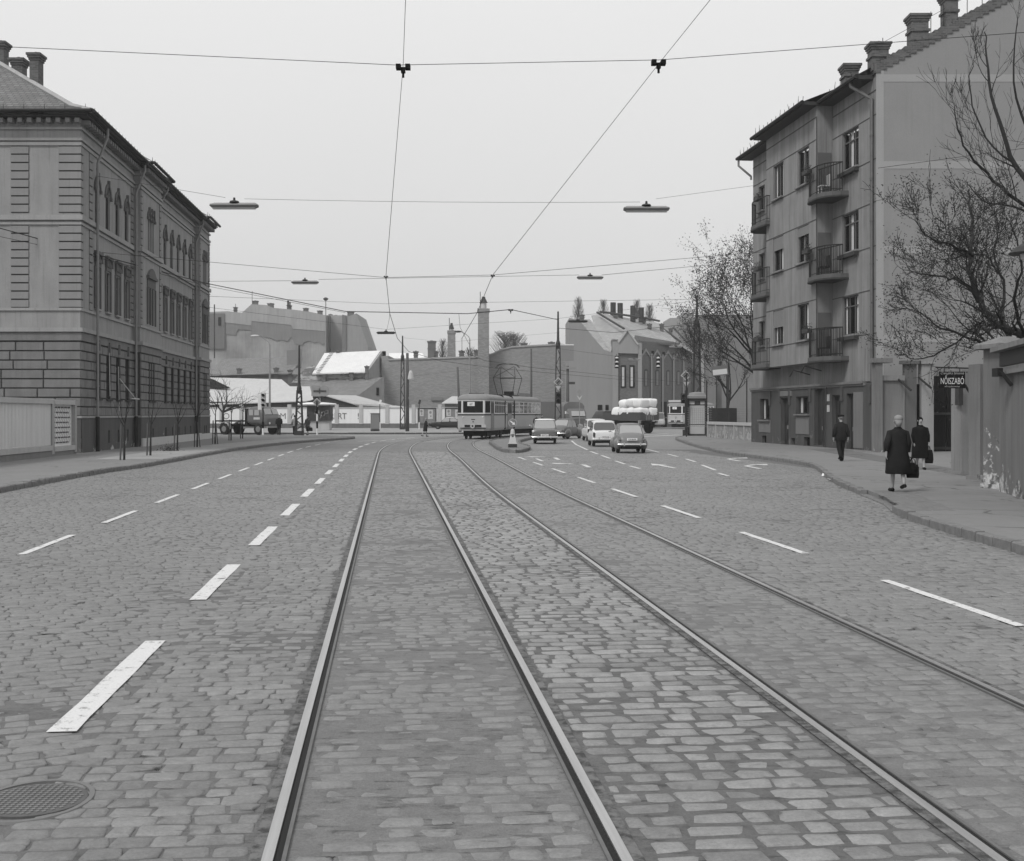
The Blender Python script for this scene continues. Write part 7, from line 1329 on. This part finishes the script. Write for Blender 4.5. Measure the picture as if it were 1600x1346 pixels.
# tarpaulin truck facing the camera
t = thing('tarpaulin_truck', 'old lorry with a dark tarpaulin hood standing among the cars by the mast', 'truck', at_px(893, 136), R(192)); cabm = MB().loft([sec(1.2, 1.0, .8, 2.4, .98, .85), sec(2.2, 1.02, .8, 2.42, .98, .85), sec(2.6, 1.0, .75, 2.2, .98, .85), sec(2.9, .95, .7, 1.5, .98, .85), sec(3.4, .75, .7, 1.35, .9, .7)]).build('cab', tg, t, smooth=60)
MB().slab([(-.78, 2.98, 1.6), (.78, 2.98, 1.6), (.74, 2.68, 2.15), (-.74, 2.68, 2.15)], (0, .04, .02)).build('windscreen', M['paleglass'], cabm); MB().box(-1.15, -3.2, .95, 1.15, 1.1, 1.5).build('load_bed', tg, t)
MB().loft([[(-1.17, y_, 1.5), (1.17, y_, 1.5), (1.17, y_, 2.7 + dz), (.95, y_, 3.0 + dz), (.5, y_, 3.16 + dz), (-.5, y_, 3.16 + dz), (-.95, y_, 3.0 + dz), (-1.17, y_, 2.7 + dz)] for y_, dz in ((-3.2, 0), (-2.4, .03), (-1.6, -.02), (-.8, .04), (0, -.02), (1.1, .02))]).build('tarpaulin', cv, t)
for sx in (-1, 1): tyre_pair(t, sx * .88, 2.5, .46); tyre_pair(t, sx * .88, -1.8, .46, .4); MB().ball((sx * .7, 3.1, 1.1), (.12, .1, .12), 8, 6).build('headlight', M['white'], t); 
MB().tube([(1.05, 2.6, 1.9), (1.35, 2.6, 2.0)], .02, 4).box(1.28, 2.55, 1.85, 1.42, 2.6, 2.15).build('mirror', M['white'], t)
# flatbed with sacks
c = at_px(985, 117); c.z = 0; t = thing('flatbed_truck', 'dark flatbed lorry turning away left, loaded with white bales', 'truck', c, R(38)); bd_ = flat('bed_paint', .05, .6, .2)
MB().box(-1.2, -2.6, 1.5, 1.2, 2.6, 1.6).build('load_bed', bd_, t); MB().box(-1.22, -2.62, 1.25, -1.17, 2.62, 2.0).box(1.17, -2.62, 1.25, 1.22, 2.62, 2.0).build('side_board', bd_, t); MB().box(-1.2, -2.66, 1.25, 1.2, -2.6, 2.0).build('tail_board', bd_, t); mb = MB()
for k in range(5): mb.box(-.5 + k * .22, -2.69, 1.28, -.44 + k * .22, -2.66, 1.98)
mb.build('tail_ribs', M['galv'], t); MB().box(-.4, -2.4, .8, .4, 4.2, 1.2).build('chassis', M['black'], t); MB().loft([sec(2.8, 1.0, .9, 2.1, .98, .85), sec(4.0, 1.0, .9, 2.1, .98, .85), sec(4.6, .95, .8, 1.5, .98, .85), sec(5.4, .8, .8, 1.4, .95, .8)]).build('cab', bd_, t, smooth=50)
for sx in (-1, 1): tyre_pair(t, sx * .95, -1.5, .5, .35); tyre_pair(t, sx * .9, 4.3, .5); MB().box(sx * 1.1 - .12, -2.5, .95, sx * 1.1 + .12, -2.3, 1.2).build('tail_light', M['galv'], t); MB().box(sx * 1.0 - .2, -2.1, .55, sx * 1.0 + .2, -2.06, 1.1).build('mud_flap', M['black'], t)
sk = plaster('sack_paper', .72, .06, .08, bump=.5); rnd = random.Random(6); Tb = TR(c.x, c.y, 0, R(38)); n_ = 0
nm_ = ('bottom', 'middle', 'topmost')
for ly in range(2):
    for iy in range(4 if ly == 0 else 3):
        for ix in range(2):
            x_, y_ = -.58 + ix * 1.16 + rnd.uniform(-.04, .04), -2.15 + iy * 1.02 + ly * .1 + rnd.uniform(-.05, .05); z_ = 2.05 + ly * .72 + (.0 if ly == 0 else .1 * (iy < 2)) + rnd.uniform(-.03, .03)
            p_ = Tb @ Vector((x_, y_, z_)); mb = MB(); mb.ball((0, 0, 0), (.64, .56, .42), 18, 12)
            for i, v in enumerate(mb.v):
                v = Vector((math.copysign(abs(v.x / .64) ** .45 * .64, v.x), math.copysign(abs(v.y / .56) ** .45 * .56, v.y), math.copysign(abs(v.z / .42) ** .6 * .42, v.z))); d_ = noise.noise(v * 2.2 + Vector((n_ * 3.1, 0, 0))) * .16 + noise.noise(v * 6 + Vector((n_, 5, 0))) * .06; mb.v[i] = v * (1 + d_)
            o = mb.build('bale', sk, smooth=True); o.location = p_; o.rotation_euler.z = R(38) + rnd.uniform(-.06, .06)
            tag(o, 'white wrapped bale, %s layer, %s row from the tail board, %s side of the lorry' % (('lower', 'upper')[ly], ('first', 'second', 'third', 'fourth')[iy], ('left', 'right')[ix]), 'bale', 'white bales on the flatbed lorry'); n_ += 1
# ---------------------------------------------------------------- people
def skinned(name, verts, edges, mat, par, sub=1):
    me = bpy.data.meshes.new(name); me.from_pydata([v[0] for v in verts], edges, []); me.materials.append(mat); o = link(bpy.data.objects.new(name, me)); o.parent = par
    m = o.modifiers.new('Skin', 'SKIN'); m.use_smooth_shade = True; sv = me.skin_vertices[0].data
    for i, v in enumerate(verts): sv[i].radius = v[1] if hasattr(v[1], '__len__') else (v[1], v[1]); sv[i].use_root = (i == 0)
    s = o.modifiers.new('Sub', 'SUBSURF'); s.levels = s.render_levels = sub; return o
def person(label, loc, rz, ht=1.70, legs=((.12, .06), (-.18, .02)), arms=((-.08, 0), (.1, 0)), coat='long', hair='scarf', cloth=None, cloth2=None, dress_hem=.45, lean=0.0, face=False, hat=False, wide=1.0, group=None, skirt_flare=1.0):
    """legs: (foot forward, foot lift) left/right; arms: (hand forward, hand out); local +y = the way the person faces"""
    t = thing('person', label, 'person', loc, rz, group); k = ht / 1.75; cl = cloth or M['cloth']; V = []; E = []
    def v(x, y, z, r): V.append(((x * k, (y + lean * z) * k, z * k), (r[0] * k, r[1] * k) if hasattr(r, '__len__') else r * k)); return len(V) - 1
    def ch(*ids): E.extend(zip(ids, ids[1:]))
    pel = v(0, 0, .95, (.15, .11)); wa = v(0, 0, 1.1, (.13, .10)); cs = v(0, 0, 1.3, (.16, .11)); nb = v(0, -.005, 1.45, .065); nk = v(0, .0, 1.51, .052); hl = v(0, .02, 1.575, (.062, .066)); hm = v(0, .008, 1.645, (.078, .092)); htp = v(0, -.008, 1.71, (.055, .065)); ch(pel, wa, cs, nb, nk, hl, hm, htp)
    hands = []; feet = []
    for i, sx in enumerate((-1, 1)):
        fy, lift = legs[i]; hipx = sx * .085; kn = (hipx, fy * .5 + .04 + lift * .4, .51 + lift * .25); an = (hipx, fy - (.05 if lift else 0), .09 + lift)
        a = v(hipx, 0, .86, .085); b = v(*kn, .058); c_ = v(hipx, (kn[1] + an[1]) / 2 - .015, (kn[2] + an[2]) / 2 + .03, .055); d = v(*an, .036); toe = v(hipx, an[1] + .14, max(.035, .035 + lift * .5 if fy > 0 else .035 + lift * .7), .03); ch(pel, a, b, c_, d, toe); feet.append((kn, an, (hipx, an[1] + .16, V[toe][0][2] / k)))
        hf, ho = arms[i]; sh = (sx * .19, 0, 1.40); el = (sx * (.235 + ho * .5), hf * .3 - .03, 1.13); wr = (sx * (.235 + ho), hf, .90 + abs(hf) * .15)
        a = v(*sh, .05); b = v(*el, .038); c_ = v(*wr, .026); pm = v(wr[0], wr[1] + .01, wr[2] - .06, (.034, .018)); ch(cs, a, b, c_, pm)
        for j in range(4):
            ox = (j - 1.5) * .018; l = (.065, .078, .072, .055)[j]; f1 = v(wr[0] + ox * .3, wr[1] + .01 + ox, wr[2] - .10, .009); f2 = v(wr[0] - sx * .012 + ox * .3, wr[1] + .012 + ox, wr[2] - .10 - l * .55, .008); f3 = v(wr[0] - sx * .03 + ox * .3, wr[1] + .012 + ox, wr[2] - .10 - l * .9, .007); ch(pm, f1, f2, f3)
        th1 = v(wr[0] - sx * .01, wr[1] + .04, wr[2] - .06, .010); th2 = v(wr[0] - sx * .02, wr[1] + .055, wr[2] - .095, .009); ch(pm, th1, th2); hands.append(Vector(wr)); 
        A = [sh, el, wr]; mb = MB(); L = lambda q: Vector((q[0] * k, (q[1] + lean * q[2]) * k, q[2] * k))
        top = L((sx * .10, 0, 1.40)); mb.tube([top, L((sx * .175, 0, 1.365)), L(el), L(wr) + Vector((0, 0, .02))], [.05 * k, .078 * k * wide, .068 * k * wide, .056 * k], 10); mb.build('sleeve', cl, t, smooth=True)
    nz = v(0, .115, 1.625, .012); ch(hm, nz)
    body = skinned('body', V, E, M['skin'], t)
    rings = []; N = 20
    def ring(z, rx, ry, cy=0.0, fold=0.0, ph=0):
        return [((rx * math.cos(a) * (1 + fold * math.sin(5 * a + ph))) * k, ((cy + lean * z) + ry * math.sin(a) * (1 + fold * math.sin(5 * a + ph))) * k, z * k) for a in (2 * math.pi * i / N for i in range(N))]
    w_ = wide
    R_ = [ring(1.485, .065, .06, .0), ring(1.46, .10, .075), ring(1.425, .155 * w_, .095 * w_), ring(1.37, .195 * w_, .12 * w_), ring(1.28, .205 * w_, .14 * w_, 0, .01), ring(1.10, .185 * w_, .135 * w_, 0, .02)]
    if coat == 'long': R_ += [ring(.95, .205 * w_, .15 * w_, 0, .05), ring(.75, .22 * w_ * skirt_flare, .165 * w_, .0, .07, 1), ring(dress_hem + .02, .235 * w_ * skirt_flare, .18 * w_, .0, .09, 2), ring(dress_hem, .225 * w_ * skirt_flare, .17 * w_, 0, .05, 2)]
    else: R_ += [ring(.95, .195 * w_, .145 * w_, 0, .02), ring(.80, .205 * w_, .15 * w_, 0, .03), ring(.785, .19 * w_, .14 * w_, 0, .03)]
    MB().loft(R_).build('coat' if coat == 'long' else 'jacket', cl, t, smooth=60)
    MB().loft([ring(1.50, .07, .068), ring(1.455, .105, .095), ring(1.44, .095, .085)]).build('collar', cl, t, smooth=True)
    if coat != 'long':
        for i, (kn, an, to) in enumerate(feet):
            sx = (-1, 1)[i]; L = lambda q, dz=0: Vector((q[0] * k, (q[1] + lean * q[2]) * k, (q[2] + dz) * k)); MB().tube([L((sx * .08, 0, .95)), L((sx * .09, 0, .8)), L(kn), L(an, .03), L(an, -.03)], [.12 * k, .105 * k, .082 * k, .068 * k, .07 * k], 12).build('trouser_leg', cloth2 or cl, t, smooth=True)
    for kn, an, to in feet:
        L = lambda q, dz=0: Vector((q[0] * k, (q[1] + lean * q[2]) * k, (q[2] + dz) * k)); MB().tube([L((an[0], an[1] - .05, an[2]), -.045), L(an, -.035), L(to, .005), L((to[0], to[1] + .05, to[2]), -.005)], [.038 * k, .047 * k, .042 * k, .022 * k], 10).build('shoe', M['black'], t, smooth=True)
    hy = lean * 1.65
    if hair == 'scarf':
        MB().ball((0, (hy - .015) * k, 1.655 * k), (.098 * k, .108 * k, .115 * k), 14, 10).build('hair', M['hair'], t, smooth=True)
        mb = MB(); mb.ball((0, (hy - .03) * k, 1.69 * k), (.104 * k, .108 * k, .09 * k), 14, 9); mb.loft([[((.1 * math.cos(a)) * k, (hy - .03 + .1 * math.sin(a)) * k, 1.66 * k) for a in (math.pi * (1 + i / 8) for i in range(9))], [((.05 * math.cos(a)) * k, (hy - .04 + .06 * math.sin(a)) * k, 1.50 * k) for a in (math.pi * (1 + i / 8) for i in range(9))]]); mb.build('headscarf', M['scarf'], t, smooth=True)
    elif hair: MB().ball((0, (hy - .022) * k, 1.675 * k), (.09 * k, .1 * k, .095 * k), 14, 10).build('hair', M[hair], t, smooth=True)
    if hat: MB().lathe((0, (hy + .0) * k, 1.70 * k), [(.085 * k, -.03 * k), (.115 * k, .0), (.125 * k, .035 * k), (.118 * k, .055 * k), (.05 * k, .07 * k)], 16, 1, 1.08).box(-.07 * k, (hy + .08) * k, 1.675 * k, .07 * k, (hy + .17) * k, 1.69 * k).build('peaked_cap', M['black'], t, smooth=40)
    for sx in (-1, 1):
        MB().ball((sx * .084 * k, (hy + .01) * k, 1.635 * k), (.014 * k, .02 * k, .03 * k), 8, 6).build('ear', M['skin'], t, smooth=True)
        if face: MB().ball((sx * .03 * k, (hy + .088) * k, 1.65 * k), (.013 * k, .008 * k, .008 * k), 8, 6).build('eye', M['black'], t)
    if face: MB().ball((0, (hy + .082) * k, 1.585 * k), (.028 * k, .01 * k, .008 * k), 8, 5).build('mouth', M['mid'], t)
    return t, [Matrix.Translation(Vector(loc)) @ Matrix.Rotation(rz, 4, 'Z') @ (Vector((h.x, h.y + lean * h.z, h.z)) * k) for h in hands]
def bag(label, pos, rz, w, h, d, cat='bag', drop=.12):
    t = thing('hand_bag', label, cat, Vector(pos) - Vector((0, 0, drop)), rz); a = MB(); a.loft([[(-w / 2 * s, -d / 2 * q, z), (w / 2 * s, -d / 2 * q, z), (w / 2 * s, d / 2 * q, z), (-w / 2 * s, d / 2 * q, z)] for s, q, z in ((.95, .9, -h - .1), (1.04, 1.15, -h * .75 - .1), (1, 1, -h * .3 - .1), (.86, .55, -.1))]); a.build('bag_body', M['cloth2'], t, smooth=50)
    for s in (-1, 1): MB().tube([(-w * .25, s * d * .2, -.1), (-w * .18, s * .01, .0), (0, 0, .03), (w * .18, s * .01, 0), (w * .25, s * d * .2, -.1)], .009, 5).build('bag_handle', M['cloth2'], t)
    return t
c = G(1403, 769, .12); c.z = .12; _, hd_ = person('nearest walker, a woman in long dark coat and pale headscarf seen from behind', c, R(4), 1.68, legs=((.12, .0), (-.12, .10)), arms=((-.16, .10), (.02, .0)), coat='long', hair='scarf', wide=1.13, dress_hem=.42, skirt_flare=1.1)
bag('dark shopping bag carried by the nearest woman in the pale headscarf', hd_[1] + Vector((.05, 0, 0)), R(20), .24, .26, .12); bag('flat black bag hanging beside the shopping bag of the nearest woman', hd_[1] + Vector((.13, .05, -.0)), R(-10), .26, .30, .06, drop=.16)
c = G(1438, 734, .12); c.z = .12; _, hd_ = person('woman in a long black coat and dark headscarf walking towards the camera with a bag', c, R(176), 1.62, legs=((.12, 0), (-.08, .02)), arms=((.02, .02), (.05, -.02)), coat='long', hair='cloth2', cloth=M['cloth2'], wide=1.18, dress_hem=.38, face=True)
bag('dark tall handbag in the left hand of the woman walking towards the camera', hd_[0], R(10), .24, .42, .16)
c = G(1314, 721, .12); c.z = .12; person('man in dark suit and peaked cap walking away before the apartment house', c, R(5), 1.68, legs=((-.14, .10), (.12, 0)), arms=((.03, .05), (-.05, .03)), coat='short', hair='hair', hat=True, wide=1.12)
c = at_px(663, 99, .0); person('bent woman in a dark coat crossing the side street, before the advertisement board', c, R(-70), 1.50, legs=((.22, 0), (-.26, .05)), arms=((.25, .02), (.2, .02)), coat='long', hair='scarf', wide=1.1, dress_hem=.5, lean=.12)
c = at_px(436, 101, .1); person('man in a long dark coat standing before the grey lorry', c, R(180), 1.66, legs=((.02, 0), (0, 0)), arms=((.1, 0), (.1, 0)), coat='short', hair='hair', wide=1.25)
c = at_px(460.5, 101.5, .1); person('man in a light jacket and dark trousers standing left of the corner mast', c, R(10), 1.62, legs=((0, 0), (.02, 0)), arms=((.12, 0), (.12, 0)), coat='short', hair='cloth', cloth=flat('light_jacket', .24, .9, .1), cloth2=M['cloth2'])
c = at_px(481, 100.5, .1); _, hd_ = person('woman in a dark coat leaning behind the corner mast with a bundle', c, R(150), 1.62, legs=((.1, 0), (-.1, .02)), arms=((.12, .06), (.1, .05)), coat='long', hair='cloth', cloth=flat('mottled_coat', .045, .9, .5, 0, 10), dress_hem=.55, lean=.03)
bag('dark bundle carried by the woman behind the corner mast', hd_[0], 0, .5, .3, .2)
for i, (px, Y) in enumerate(((838, 101), (847, 100))): person(['dark clothed figure at the tram stop, closer to the tram', 'dark clothed figure with a pale face at the tram stop, closer to the saloon roof'][i], at_px(px, Y, .1), R(200), 1.70, arms=((.1, 0), (.1, 0)), coat='short', hair='cloth', face=True, group=None)
# ---------------------------------------------------------------- the hazy city air
hz = MB().box(-850, -55, -1.5, 850, 1350, 60).build('haze', bpy.data.materials.new('haze')); hz['kind'] = 'stuff'; hz['label'] = 'thin even city haze'
hm_ = hz.data.materials[0]; hm_.use_nodes = True; hm_.node_tree.nodes.clear(); ho_ = hm_.node_tree.nodes.new('ShaderNodeOutputMaterial'); hv = hm_.node_tree.nodes.new('ShaderNodeVolumePrincipled')
hv.inputs['Density'].default_value = .00045; hv.inputs['Color'].default_value = (.93, .93, .93, 1); hm_.node_tree.links.new(hv.outputs[0], ho_.inputs['Volume'])
